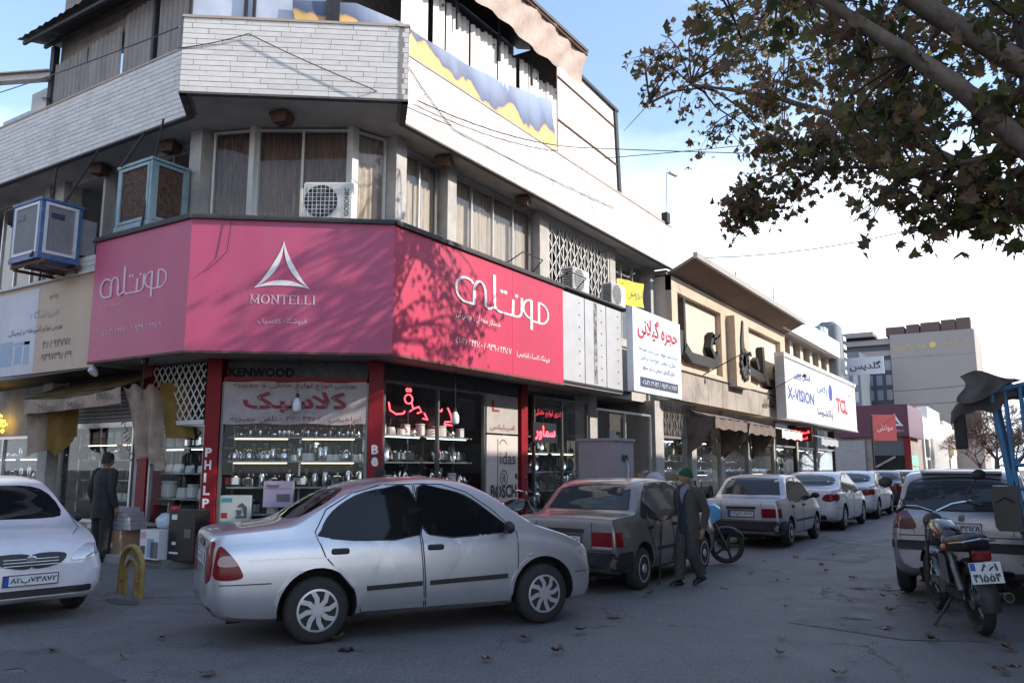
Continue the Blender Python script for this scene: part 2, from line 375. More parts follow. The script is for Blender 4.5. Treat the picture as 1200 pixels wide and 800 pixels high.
def brick_mesh(l, mi):
    k = (round(l, 2), mi)
    if k not in bm_:
        b = MB(); b.box(0.004, k[0] - 0.004, 0.005, CH - 0.005, -0.03, 0.008); bm_[k] = b.mesh('brick', [M_white, M_white2, M_white3][mi])
    return bm_[k]
far = MB(); farm = []; cnt = 0
for p, q, k in par:
    F, ln = run(p, q)
    for c in range(NC):
        x = -random.uniform(0.05, 0.35)
        while x < ln:
            l = random.choice((0.5, 0.5, 0.6, 0.42, 0.7)); a = max(0, x); e = min(ln, x + l)
            if e - a > 0.05:
                near = (k == 'c') or (k == 'r' and e < 2.6) or (k == 'l' and a > ln - 2.3)
                z = Z0 + c * CH; d = random.uniform(-0.002, 0.002); mi = random.choice((0, 0, 1, 2, 2))
                if near and cnt < 298:
                    link('brick', brick_mesh(e - a, mi), PAR, F @ T((a, z, d))); cnt += 1
                else: far.add([], []); far.box(a + 0.004, e - 0.004, z + 0.005, z + CH - 0.005, -0.03, 0.008 + d, mi, F)
            x += l
far.build('distant_bricks', [M_white, M_white2, M_white3], PAR, kind='stuff')

# soffit vents / flush lamps under the parapet
def soffit_lamp(x, y, lab):
    t = thing('soffit_lamp', lab, 'lamp', (x, y, 7.8), rotz=R(20), group='square lamps under the parapet')
    M = T((x, y, 7.78)) @ RZ(20)
    k = MB(M); k.loft([[(-0.15, -0.15, 0.0), (0.15, -0.15, 0.0), (0.15, 0.15, 0.0), (-0.15, 0.15, 0.0)], [(-0.17, -0.17, -0.05), (0.17, -0.17, -0.05), (0.17, 0.17, -0.05), (-0.17, 0.17, -0.05)], [(-0.12, -0.12, -0.19), (0.12, -0.12, -0.19), (0.12, 0.12, -0.19), (-0.12, 0.12, -0.19)]]); k.build('housing', M_rust, t)
    k = MB(M); k.lathe([(0.04, -0.19), (0.055, -0.2), (0.05, -0.215), (0.01, -0.22)], 10); k.build('socket', M_dark, t)
for x, y, l in ((-10.75, 9.25, 'rusty square lamp under the middle of the corner parapet'), (-9.6, 12.45, 'rusty square lamp under the street parapet nearest the corner'), (-9.55, 15.4, 'rusty square lamp under the street parapet farther from the corner'), (-13.6, 9.0, 'rusty square lamp under the side parapet nearest the corner'), (-15.9, 8.95, 'rusty square lamp under the side parapet above the blue cooler')): soffit_lamp(x, y, l)

# upper windows
def window(F, s0, s1, z0, z1, n, parent=B, glass=M_wglass, fm=M_alu, curtain=None, fw=0.045, dep=0.05, back=0.13):
    fr = MB(F)
    fr.box(s0, s1, z0, z0 + fw, -dep, 0.012); fr.box(s0, s1, z1 - fw, z1, -dep, 0.012)
    for i in range(n + 1):
        x = s0 + (s1 - s0) * i / n; a = x - fw / 2 if 0 < i < n else (s0 if i == 0 else s1 - fw); fr.box(a, a + fw, z0 + fw, z1 - fw, -dep, 0.010)
    w = fr.build('window', fm, parent)
    for i in range(n):
        a = s0 + (s1 - s0) * i / n + fw / 2; b = s0 + (s1 - s0) * (i + 1) / n - fw / 2
        g = MB(F); g.box(a, b, z0 + fw * 0.6, z1 - fw * 0.6, -0.03, -0.024); g.build('pane', glass, w)
    if curtain:
        c = MB(F); N = max(8, int((s1 - s0) * 26)); pts = []
        for i in range(N + 1): pts.append((s0 + (s1 - s0) * i / N, -back + 0.035 * math.sin(i * 1.9 + random.uniform(-.5, .5)) ))
        c.loft([[(x, z, d) for x, d in pts] for z in (z0, z1 - 0.01)], closed=False, cap=False); c.build('curtain', curtain, w, smooth=180)
    return w
FW = FR(-9.95)
ZW0, ZW1 = 5.30, 7.72
window(FW, 11.5, 12.72, ZW0, ZW1, 2, curtain=M_curt2)
window(FW, 13.08, 16.42, ZW0, ZW1, 4, curtain=M_curt2)
window(FW, 20.75, 23.2, ZW0, ZW1, 3, curtain=None)
for a, b_ in ((12.75, 13.05), (16.45, 16.85), (20.35, 20.7), (23.25, 23.6)):
    k = MB(); k.box(-10.2, -9.72, a, b_, 5.15, 7.82); bp('column', k, M_conc)
k = MB(); k.box(-10.15, -9.70, 11.12, 11.42, 5.15, 7.82); bp('column', k, M_conc)
k = MB(); k.box(-12.86, -12.52, 8.92, 9.32, 5.15, 7.82); bp('column', k, M_conc)
FU = FL(9.3)
window(FU, -14.9, -12.9, ZW0, ZW1, 2)
window(FU, -15.9, -15.0, ZW0, ZW1, 1)
window(FU, -20.5, -18.3, ZW0, ZW1, 3)
for a, b_ in ((-17.85, -17.5), (-15.98, -15.9), (-18.3, -18.1)):
    k = MB(); k.box(a, b_, 9.1, 9.5, 5.15, 7.82); bp('column', k, M_conc)
# upper floor sill walls and head band
k = MB(); k.box(-10.1, -9.93, 11.4, 23.6, 5.1, 5.31); k.box(-21.8, -12.6, 9.28, 9.45, 5.1, 5.31); k.box(-10.1, -9.9, 11.42, 23.6, 7.722, 7.83); k.box(-21.8, -12.6, 9.25, 9.45, 7.722, 7.83); bp('window_band', k, M_plaster)
# bay on the chamfer
bay = [(-12.5, 9.12), (-11.69, 9.44), (-10.17, 10.42), (-9.93, 11.15)]
for i in range(3):
    F, ln = run(bay[i], bay[i + 1]); window(F, 0.05, ln - 0.05, ZW0 - 0.1, 7.78, 2 if i == 1 else 1, curtain=M_curt if i < 2 else M_curt2, fm=M_wframe)
    if i: k = MB(); k.box(bay[i][0] - 0.07, bay[i][0] + 0.07, bay[i][1] - 0.06, bay[i][1] + 0.1, 5.15, 7.83, M=None); bp('mullion_post', k, M_wframe)
# white folding lattice over the third street bay
def lattice(F, s0, s1, z0, z1, name, parent, m_, pitch=0.17, bar=0.03, frame_w=0.05):
    k = MB(F); n = int((s1 - s0) / pitch); w = (s1 - s0) / n
    for i in range(n + 1): k.box(s0 + i * w - bar / 2, s0 + i * w + bar / 2, z0, z1, 0.0, 0.02)
    h = w * 1.25; rows = int((z1 - z0) / h)
    for i in range(n):
        for j in range(rows):
            x0, x1 = s0 + i * w, s0 + (i + 1) * w; y0, y1 = z0 + j * h, z0 + (j + 1) * h
            if (i + j) % 2: y0, y1 = y1, y0
            l = math.hypot(x1 - x0, y1 - y0); a = math.atan2(y1 - y0, x1 - x0)
            k.box(0, l, -bar * 0.4, bar * 0.4, 0.022, 0.034, M=T((x0, y0, 0)) @ Matrix.Rotation(a, 4, 'Z'))
    return k.build(name, m_, parent)
lattice(FR(-9.80), 16.95, 20.3, 5.3, 7.62, 'folding_grille', B, M_wframe, 0.19)
k = MB(); k.box(-9.86, -9.76, 16.87, 20.34, 7.62, 7.8); k.box(-9.86, -9.74, 16.86, 16.95, 5.2, 7.62); k.box(-9.86, -9.74, 20.25, 20.34, 5.2, 7.62); bp('grille_frame', k, M_plaster)
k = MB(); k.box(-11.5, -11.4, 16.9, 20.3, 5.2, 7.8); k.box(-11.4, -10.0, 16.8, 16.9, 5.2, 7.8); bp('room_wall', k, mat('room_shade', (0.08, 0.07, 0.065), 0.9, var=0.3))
# ground floor pillars
def cpill(F, s0, s1, z0, z1, d0, d1, mm, name='pillar'):
    k = MB(F); k.box(s0, s1, z0, z1, d0, d1); return bp(name, k, mm)
P_phil = cpill(CF, -0.125, 0.115, 0.1, 3.46, -0.30, 0.06, M_red)
P_be = cpill(CF, CLEN - 0.09, CLEN + 0.16, 0.1, 3.46, -0.3, 0.05, M_red)
FG = FR(XR)
P_red2 = cpill(FG, 15.55, 15.82, 0.1, 3.46, -0.3, 0.04, M_red)
P_red3 = cpill(FL(YL), -13.9, -13.62, 0.1, 3.46, -0.3, 0.04, M_red)
cpill(FG, 18.9, 19.3, 0.1, 3.5, -0.4, 0.05, M_conc); cpill(FG, 23.1, 23.6, 0.1, 3.6, -0.4, 0.1, M_conc)
cpill(FL(YL), -17.35, -17.0, 0.1, 3.5, -0.3, 0.05, M_conc)
# canopy soffit above the pavement (boards)
M_soff = mat('canopy_soffit', (0.22, 0.21, 0.21), 0.6, var=0.2, scale=2, dirt=(0.08, 0.07, 0.06), dscale=1.0)
k = MB(); k.prism([(-14.2, 8.08), (-11.43, 8.08), (-8.88, 10.16), (-8.88, 19.6), (-9.9, 19.6), (-9.9, 10.9), (-11.9, 9.3), (-14.2, 9.3)], 3.455, 3.50); CAN = bp('canopy_soffit', k, M_soff)
# canopy roof over the sign
k = MB(); k.prism([(-14.2, 8.0), (-11.46, 8.0), (-8.8, 10.15), (-8.8, 19.6), (-10.0, 19.6), (-10.0, 10.9), (-11.9, 9.25), (-14.2, 9.25)], 5.70, 5.745); bp('canopy_roof', k, mat('canopy_roof_sheet', (0.05, 0.045, 0.045), 0.7, var=0.3))
# ================================================================ ROOFTOP STRUCTURE
RT = thing('rooftop_shed', 'rooftop shed of grey corrugated sheet with tarpaulins above the parapet', 'shed', (-14, 12, 9.1))
M_corr = mat('grey_corrugated', (0.30, 0.275, 0.265), 0.6, 0.2, var=0.22, scale=1.5, stretch=(3, 3, 0.5), dirt=(0.16, 0.12, 0.10), dscale=1.2, damt=0.5)
M_roofd = mat('dark_roof_sheet', (0.055, 0.055, 0.05), 0.6, 0.3, var=0.3, scale=3)
M_tarp = mat('brown_tarpaulin', (0.46, 0.36, 0.31), 0.7, var=0.18, scale=2.5, bump=0.5, bscale=7, dirt=(0.25, 0.18, 0.15), dscale=1.5)
M_wtarp = mat('white_tarpaulin', (0.66, 0.63, 0.60), 0.7, var=0.12, scale=2, bump=0.3, bscale=8)
M_lblue = mat('pale_blue_sheet', (0.45, 0.55, 0.70), 0.6, var=0.1)
def corrug(F, s0, s1, zb, zt, pitch=0.16, amp=0.03, m_=M_corr, name='corrugated_sheet', parent=RT):
    k = MB(F); n = int((s1 - s0) / pitch * 8); lo = []; hi = []
    for i in range(n + 1):
        s = s0 + (s1 - s0) * i / n; d = amp * math.sin(2 * math.pi * s / pitch); t_ = i / n
        b0 = zb(s) if callable(zb) else zb; h0 = zt(s) if callable(zt) else zt
        lo.append((s, b0, d)); hi.append((s, h0, d))
    k.loft([lo, hi], closed=False, cap=False); return k.build(name, m_, parent, smooth=60)
FC = FL(8.9)
seams = [-17.9, -16.6, -15.3, -14.1, -13.0, -11.9]
for a, b_ in zip(seams[:-1], seams[1:]): corrug(FC, a + 0.02, b_ - 0.02, 9.1, lambda s: 10.55 + 0.07 * (s + 17.9) + (0.2 if s > -15.3 else 0) + random.uniform(0, 0.0))
k = MB(); k.box(-18.05, -17.9, 8.82, 8.95, 9.1, 11.0); k.build('steel_post', M_dark, RT)
k = MB(); k.box(-14.16, -14.08, 8.8, 8.9, 9.1, 11.3); k.build('steel_post', M_dark, RT)
k = MB(FL(9.02)); k.box(-18, -11.8, 10.3, 12.6, -0.1, 0); k.build('plywood_wall', mat('plaster_patch', (0.30, 0.26, 0.24), 0.85, var=0.35, scale=2, dirt=(0.12, 0.10, 0.1)), RT)
# eave of dark sheet, purlins underneath
k = MB(); N = 60; lo = []; hi = []
for i in range(N + 1):
    x = -18.3 + 7 * i / N; d = 0.025 * math.sin(x * 2 * math.pi / 0.2)
    lo.append((x, 8.2, 10.98 + 0.03 * (x + 18) + d)); hi.append((x, 10.4, 11.55 + 0.06 * (x + 18) + d))
k.loft([lo, hi], closed=False, cap=False); k.build('eave_roof', M_roofd, RT, smooth=60)
for y in (8.3, 8.75):
    k = MB(); k.box(-18.25, -11.3, y, y + 0.06, 10.86 + (y - 8.2) * 0.26, 10.93 + (y - 8.2) * 0.26); k.build('purlin', M_dark, RT)
k = MB(FL(9.2)); k.box(-20.8, -18.4, 9.1, 10.0, -0.05, 0); k.build('blue_panel', M_lblue, RT); k = MB(FL(9.15)); k.box(-19.4, -18.05, 9.1, 10.35, -0.05, 0); k.build('white_panel', M_wtarp, RT)
k = MB(); k.tube([(-18.75, 9.1, 10.05), (-16.9, 8.3, 9.25)], 0.045, 6); k.build('black_strut', M_dark, RT)
k = MB(); k.tube([(-17.9, 8.8, 10.25), (-18.4, 6.2, 10.72)], 0.0, 4); 
F_ = T((-17.95, 8.8, 10.2)) @ RZ(201) @ RY(-2)
k = MB(F_); k.box(0, 3.6, -0.1, 0.1, -0.02, 0.02); k.box(0, 3.6, -0.1, 0.1, 0.17, 0.2); k.box(0, 3.6, -0.015, 0.015, 0.02, 0.17); k.build('steel_beam', mat('painted_beam', (0.42, 0.38, 0.35), 0.45, 0.4, var=0.2), RT)
# street side: back wall, hanging white sheets, tarpaulin and eave
FP = FR(-9.8)
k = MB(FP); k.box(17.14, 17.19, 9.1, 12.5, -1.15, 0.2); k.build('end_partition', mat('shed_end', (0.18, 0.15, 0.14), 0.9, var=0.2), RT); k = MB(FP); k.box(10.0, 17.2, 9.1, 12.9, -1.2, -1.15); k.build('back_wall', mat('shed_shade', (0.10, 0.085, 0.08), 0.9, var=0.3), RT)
for i in range(13):
    a = 10.95 + i * 0.47; c = MB(FP); N = 10; z1 = 11.15 + 0.05 * math.sin(i * 2.1); d0 = random.uniform(-0.10, 0.02)
    pts = [(a + 0.45 * j / N, d0 + 0.028 * math.sin(j * 1.5 + i)) for j in range(N + 1)]
    c.M = FR(-9.52); c.loft([[(x, z, d) for x, d in pts] for z in (9.2, 10.4, z1)], closed=False, cap=False); c.build('hanging_sheet', M_wtarp, RT, smooth=180)
    if i % 2 == 0: c = MB(FR(-9.52)); c.lathe([(0.028, 0), (0.028, 0.02)], 10, M=T((a + 0.3, 10.95, 0.03))); c.build('eyelet', M_dark, RT)
for a in (11.0, 12.6, 14.2, 15.6):
    k = MB(FR(-9.52)); k.box(a, a + 0.05, 10.62, 12.0, 0.06, 0.11); k.build('steel_post', M_dark, RT)
# brown tarpaulin sagging over the opening
k = MB(); rows = []
for j in range(9):
    t_ = j / 8; row = []
    for i in range(41):
        y = 10.6 + 6.7 * i / 40; sag = 0.10 * math.sin(i * 0.9) * t_ * (1 - t_) * 2 + 0.05 * math.sin(i * 0.37 + 1)
        row.append((-8.80 - 0.22 * t_ + 0.035 * math.sin(i * 1.3 + j * 0.8), y, 12.02 - 0.82 * t_ + sag * 0.8))
    rows.append(row)
k.loft(rows, closed=False, cap=False); k.build('brown_tarpaulin', M_tarp, RT, smooth=180)
k = MB(); k.add([(-8.75, 10.0, 12.02), (-8.75, 17.3, 12.02), (-10.9, 17.3, 12.75), (-10.9, 10.0, 12.75), (-8.75, 10.0, 12.10), (-8.75, 17.3, 12.10), (-10.9, 17.3, 12.83), (-10.9, 10.0, 12.83)], [(3, 2, 1, 0), (4, 5, 6, 7), (0, 1, 5, 4), (1, 2, 6, 5), (2, 3, 7, 6), (3, 0, 4, 7)]); k.build('eave_roof', M_roofd, RT)
k = MB(); k.tube([(-8.8, 10.2, 11.97), (-8.8, 17.3, 11.97)], 0.035, 6); k.build('tarpaulin_rail', M_rust, RT)
# white end wall
k = MB(FP); k.prism([(17.25, 9.1), (21.2, 9.1), (20.95, 12.15), (17.25, 12.35)], -0.08, 0.0); k.build('white_end_wall', M_wtarp, RT)
for z0_, z1_ in ((10.55, 10.45), (11.75, 11.6)):
    k = MB(FP); k.prism([(17.25, z0_), (17.25, z0_ + 0.045), (21.1, z1_ + 0.045), (21.1, z1_)], 0.0, 0.03); k.build('wall_rail', M_rust, RT)
k = MB(FP); k.prism([(21.18, 9.1), (21.34, 9.1), (21.1, 12.2), (20.93, 12.2)], -0.1, 0.06); k.prism([(17.2, 12.35), (17.2, 12.43), (21.15, 12.22), (21.15, 12.13)], -0.3, 0.08); k.build('corner_trim', M_dark, RT)
# chamfer glazing seen over the corner parapet
FPc, lnc = run((-11.6, 8.55), (-9.75, 10.05))
k = MB(FPc); k.box(-0.6, lnc * 0.75, 9.15, 10.6, -0.1, -0.05); k.build('white_glazing', mat('pale_blue_glazing', (0.50, 0.55, 0.66), 0.3, var=0.15, scale=2), RT)
for s_ in (-0.6, 0.35, 0.5): 
    k = MB(FPc); k.box(s_, s_ + 0.05, 9.15, 10.6, -0.05, 0.02); k.build('glazing_bar', M_dark, RT)
k = MB(FPc); k.box(-0.65, lnc * 0.8, 9.17, 9.25, -0.05, 0.06); k.build('glazing_sill', M_dark, RT)
k = MB(FPc); k.box(lnc * 0.76, lnc * 0.86, 9.13, 10.8, -0.1, 0.12); k.build('steel_post', M_dark, RT)

# printed banner, yellow dunes under a blue sky, laced along the parapet
def banner_mat():
    m = bpy.data.materials.new('printed_banner'); m.use_nodes = True; t = m.node_tree; b = t.nodes['Principled BSDF']; L = t.links
    c = t.nodes.new('ShaderNodeTexCoord'); sp = t.nodes.new('ShaderNodeSeparateXYZ'); L.new(c.outputs['Object'], sp.inputs[0])
    n = t.nodes.new('ShaderNodeTexNoise'); n.inputs['Scale'].default_value = 0.9; n.inputs['Detail'].default_value = 5
    mp_ = t.nodes.new('ShaderNodeMapping'); mp_.inputs['Scale'].default_value = (1, 1, 0.25); L.new(c.outputs['Object'], mp_.inputs[0]); L.new(mp_.outputs[0], n.inputs['Vector'])
    ml = t.nodes.new('ShaderNodeMath'); ml.operation = 'MULTIPLY_ADD'; ml.inputs[1].default_value = -1.9; L.new(n.outputs['Fac'], ml.inputs[0]); L.new(sp.outputs['Z'], ml.inputs[2])
    r = t.nodes.new('ShaderNodeValToRGB'); e = r.color_ramp.elements
    e[0].position = 0.0; e[0].color = (0.36, 0.25, 0.07, 1); e[1].position = 1.0; e[1].color = (0.24, 0.30, 0.42, 1)
    for p_, c_ in ((0.36, (0.58, 0.42, 0.13)), (0.47, (0.50, 0.29, 0.10)), (0.50, (0.07, 0.085, 0.15)), (0.70, (0.14, 0.18, 0.29))): q = e.new(p_); q.color = (*c_, 1)
    mr = t.nodes.new('ShaderNodeMapRange'); mr.inputs['From Min'].default_value = -1.6; mr.inputs['From Max'].default_value = 0.1; L.new(ml.outputs[0], mr.inputs['Value']); L.new(mr.outputs[0], r.inputs[0])
    L.new(r.outputs[0], b.inputs['Base Color']); b.inputs['Roughness'].default_value = 0.55
    return m
k = MB(); rows = []
pth = [(-10.5, 9.28), (-9.62, 9.98)] + [(-9.34, 10.95 + 0.26 * i) for i in range(23)]
for j in range(7):
    row = []
    for i, (x, y) in enumerate(pth):
        t_ = j / 6; zt = 9.95 + max(0, y - 11) * 0.13 - 0.02 * math.sin(max(0, y - 11) / 5.7 * math.pi) * 9; zb = 9.17 + max(0, y - 11) * 0.03
        row.append((x - 0.15 * t_ + 0.02 * math.sin(i * 1.1 + j), y, (zb + (zt - zb) * t_) - 9.5))
    rows.append(row)
k.loft(rows, closed=False, cap=False); tag(k.build('printed_banner', banner_mat(), smooth=180, M=T((0, 0, 9.5))), 'yellow and blue printed banner laced along the roof parapet', 'banner')

# ================================================================ SIGN BAND ROUND THE CORNER
M_pink = mat('crimson_sign_vinyl', (0.46, 0.035, 0.085), 0.45, var=0.10, scale=1.2, spec=0.4, bump=0.10, bscale=1.6, dirt=(0.30, 0.06, 0.10), dscale=2.0, damt=0.35, stretch=(1, 1, 0.25))
M_pink2 = mat('crimson_sign_vinyl_faded_skylit', (0.48, 0.080, 0.165), 0.48, var=0.10, scale=1.2, stretch=(1, 1, 0.25), spec=0.4, bump=0.10, bscale=1.6, dirt=(0.34, 0.12, 0.20), dscale=2.0, damt=0.35)  # faded vinyl plus blue skylight tint mixed into the colour of the shaded panels
M_slet = mat('white_sign_print', (0.80, 0.76, 0.76), 0.5)
M_slet2 = mat('pale_pink_print', (0.66, 0.46, 0.54), 0.5)
SG = thing('shop_sign_band', 'long crimson shop sign wrapped round the corner with white lettering', 'sign', (-10.1, 9.1, 3.45))
FSL, FSR = FL(8.05), FR(-8.85); FSC, LSC = run((-11.43, 8.05), (-8.85, 10.14))
def panel(F, a, b_, name, mm, z0=3.46, z1=5.66):
    k = MB(F); k.box(a, b_, z0, z1, -0.05, 0.0); return k.build(name, mm, SG)
pL = panel(FSL, -14.2, -11.43, 'sign_panel', M_pink2); pC = panel(FSC, 0.0, LSC, 'sign_panel', M_pink2)
pR = panel(FSR, 10.14, 11.6, 'sign_panel', M_pink); panel(FSR, 11.606, 13.85, 'sign_panel', M_pink); panel(FSR, 13.856, 16.0, 'sign_panel', M_pink)
k = MB(FSL); k.box(-14.25, -11.4, 5.66, 5.70, -0.1, 0.05); k.M = FSC; k.box(0, LSC, 5.66, 5.7, -0.1, 0.05); k.M = FSR; k.box(10.14, 16.02, 5.66, 5.7, -0.1, 0.05); k.M = Matrix(); k.build('top_trim', M_dark, SG)
k = MB(FSL); k.box(-14.2, -11.43, 3.42, 3.46, -0.06, 0.008); k.M = FSC; k.box(0, LSC, 3.42, 3.46, -0.06, 0.008); k.M = FSR; k.box(10.14, 16.0, 3.42, 3.46, -0.06, 0.008); k.M = Matrix(); k.build('bottom_trim', M_rust, SG)
def arc(cx, cy, rx, ry, a0, a1, n=12): return [(cx + rx * math.cos(R(a0 + (a1 - a0) * i / n)), cy + ry * math.sin(R(a0 + (a1 - a0) * i / n))) for i in range(n + 1)]
def logotype(F, s0, z0, w, mm, parent, hs=1.0):
    """the stylised word drawn as flat strokes, 10 units wide"""
    u = w / 10.0; k = MB(F @ T((s0, z0, 0.004)) @ Matrix.Diagonal((u, u * hs, 1, 1)))
    th, tn = 0.26, 0.13
    nst = [0]
    def st(p, w_=None): nst[0] += 1; k.ribbon(p, (lambda i: w_) if w_ else (lambda i: 0.2), -0.003, 0.003 + 0.0011 * nst[0])
    st([(8.75, 2.15), (8.75, 0.1)], th); st([(8.75, 2.1)] + arc(8.9, 1.1, 1.0, 1.0, 80, -75) + [(8.6, 0.12), (7.9, 0.12)], tn * 1.3)
    st([(7.85, 2.1), (7.85, -0.75)], th); st([(7.85, 2.08)] + arc(7.75, 1.2, 0.85, 0.88, 95, 262) + [(7.85, 0.32)], tn * 1.3)
    st([(6.75, 2.0)] + [(6.7, 0.8)] + arc(6.1, 0.75, 0.6, 0.65, 0, -90, 8) + [(5.4, 0.1), (4.6, 0.1)], tn * 1.4); st([(5.75, 1.6), (5.72, 0.12)], th)
    st([(6.72, 2.0), (6.70, 0.7)], th)
    for cx, cy in ((6.15, 2.05), (4.95, 2.05), (4.55, 2.05)): k.lathe([(0.17, 0), (0.17, 0.004)], 8, M=T((cx, cy, 0)))
    st([(3.75, 3.3), (3.78, 0.75)], th); st([(3.78, 0.9)] + arc(4.35, 0.75, 0.57, 0.65, 180, 270, 8) + [(4.8, 0.1)], tn * 1.4)
    st([(3.95, 0.35)] + arc(3.2, 0.55, 0.4, 0.45, -40, -150, 6) + arc(2.3, 1.3, 0.55, 0.95, 5, 180, 12) + [(1.75, 0.1)], tn * 1.5); st([(1.77, 1.35), (1.75, 0.08)], th); st([(2.84, 1.25), (2.9, 0.6)], th)
    st([(1.75, 0.1), (1.0, 0.1)] + arc(1.0, 1.15, 0.9, 1.05, -90, -270, 14) + [(1.5, 2.1), (1.6, 1.85)], tn * 1.5)
    return k.build('logotype', mm, parent)
def P3(F, s, z, d=0.004): return F @ T((s, z, d))
logotype(FSR, 11.85, 4.66, 3.5, M_slet, SG, 0.64); logotype(FSL, -13.95, 4.57, 1.95, M_slet2, SG, 0.8)
text(fa('خدمتکار حلقه آن را بپوش کن'), P3(FSR, 11.9, 4.33), 1.5, 0.17, M_slet, SG); text('۰۵۱-۳۸۵۴۴۱۵۰ / ۰۹۳۹۰۸۲۴۱۵۷', P3(FSR, 11.85, 3.86), 1.95, 0.13, M_slet, SG)
text(fa('فروشگاه کلاسیک (ابراهیمی)'), P3(FSR, 14.0, 3.84), 1.35, 0.15, M_slet, SG)
text(fa('خدمتکار حلقه آن'), P3(FSL, -13.95, 4.40), 0.65, 0.07, M_slet2, SG); text('۰۵۱-۳۸۵۴۴۱۵۰ / ۰۹۳۹۰۸۲۴۱۵۷', P3(FSL, -13.8, 3.90), 1.75, 0.10, M_slet2, SG)
k = MB(P3(FSC, 1.50, 4.60))
for zz, rot in enumerate((0, 120, 240)):
    pts = []; n = 12; e0 = Vector((0, 0.80)); 
    a0 = R(90 + rot); tip = Vector((math.cos(a0), math.sin(a0))) * 0.56; a1 = R(90 + rot - 120); tip2 = Vector((math.cos(a1), math.sin(a1))) * 0.56
    mid = (tip + tip2) * 0.5 * 0.30; path = []
    for i in range(n + 1):
        t_ = i / n; p_ = tip * (1 - t_) ** 2 + mid * 2 * t_ * (1 - t_) + tip2 * t_ ** 2; path.append((p_.x * 0.92, p_.y * 0.95 + 0.18))
    k.ribbon(path, lambda i: 0.004 + 0.085 * math.sin(math.pi * i / n) ** 1.3, 0, 0.004 + 0.001 * zz)
k.build('emblem', M_slet, SG)
k = None
def serif(F, word, s, z, w, h, mm, parent):
    """narrow serif capitals drawn letter by letter"""
    G = {'M': ('|a', '|d', ((0.08, 1), (0.5, 0.15)), ((0.92, 1), (0.5, 0.15))), 'O': 'O', 'N': ('|a', '|d', ((0.06, 1), (0.94, 0.02))), 'T': ('|c', 'top'), 'E': ('|a', 'top', 'mid', 'bot'), 'L': ('|a', 'bot'), 'I': ('|c',)}
    wd = {'M': 1.25, 'O': 1.1, 'N': 1.05, 'T': 0.95, 'E': 0.85, 'L': 0.8, 'I': 0.45}
    tot = sum(wd[c] for c in word) + 0.16 * (len(word) - 1); u = w / tot; x = 0
    k = MB(F @ T((s, z, 0.004)))
    for c in word:
        cw = wd[c] * u; k2 = G[c]
        def X(a): return x + a * cw
        if k2 == 'O':
            k.ribbon([(X(0.5) + cw * 0.42 * math.cos(R(i * 18)), h * (0.5 + 0.47 * math.sin(R(i * 18)))) for i in range(21)], lambda i: h * (0.05 + 0.10 * abs(math.cos(R(i * 18)))), 0, 0.003)
        else:
            for q in k2:
                if isinstance(q, tuple): k.ribbon([(X(q[0][0]), q[0][1] * h), (X(q[1][0]), q[1][1] * h)], h * 0.085, 0, 0.003)
                elif q[0] == '|':
                    cx = {'a': 0.14, 'c': 0.5, 'd': 0.86}[q[1]]; t_ = h * (0.15 if not (c in 'MN' and q[1] == 'a') else 0.07)
                    k.box(X(cx) - t_ / 2, X(cx) + t_ / 2, 0, h, 0, 0.003); k.box(X(cx) - h * 0.17, X(cx) + h * 0.17, 0, h * 0.05, 0, 0.0035); k.box(X(cx) - h * 0.17, X(cx) + h * 0.17, h * 0.95, h, 0, 0.0035)
                else:
                    y0 = {'top': 0.94, 'mid': 0.49, 'bot': 0.0}[q]; k.box(X(0.08), X(0.97 if q != 'mid' else 0.75), h * y0, h * (y0 + 0.06), 0, 0.0028)
                    if q != 'mid': k.box(X(0.90), X(0.97), h * (y0 - 0.16 if q == 'top' else y0), h * (y0 + 0.06 if q == 'top' else y0 + 0.22), 0, 0.0026)
                    if q == 'top' and c == 'T': k.box(X(0.03), X(0.1), h * (y0 - 0.16), h * (y0 + 0.06), 0, 0.0026)
        x += cw + 0.16 * u
    return k.build('lettering', mm, parent)
serif(FSC, 'MONTELLI', 0.99, 4.25, 1.06, 0.15, M_slet2 if 0 else mat('pale_print', (0.68, 0.52, 0.58), 0.5), SG)
text(fa('فروشگاه کلاسیک'), P3(FSC, 1.14, 3.90), 0.78, 0.13, M_slet2, SG)

# cream sign on the side street
CS = thing('cream_shop_sign', 'faded cream shop sign left of the crimson sign', 'sign', (-16.6, 8.2, 3.4))
M_cream = mat('cream_sign_vinyl', (0.50, 0.36, 0.26), 0.55, var=0.10, scale=1.2, stretch=(1, 1, 0.4), dirt=(0.35, 0.25, 0.2), dscale=0.8, damt=0.3)
M_navy = mat('navy_print', (0.03, 0.045, 0.10), 0.5); M_bluep = mat('faded_blue_print', (0.22, 0.33, 0.47), 0.5); M_dprint = mat('dark_print', (0.045, 0.03, 0.03), 0.6)
FCS = FL(8.2)
k = MB(FCS); k.box(-19.5, -14.26, 3.40, 5.18, -0.06, 0); k.build('sign_panel', M_cream, CS)
k = MB(FCS); k.box(-19.5, -16.35, 3.405, 5.1, 0.0, 0.003); k.build('pale_print_area', mat('pale_blue_print', (0.50, 0.50, 0.56), 0.5, var=0.15, scale=1), CS)
k = MB(FCS); k.box(-19.5, -14.2, 5.18, 5.23, -0.3, 0.06); k.build('top_trim', M_white, CS)
text('۳۸۵۹۴۷۷۵', P3(FCS, -16.05, 3.86), 1.0, 0.15, M_dprint, CS); text('۰۹۳۹۷۳۹۸۱۶۹', P3(FCS, -16.1, 3.62), 1.1, 0.14, M_dprint, CS)
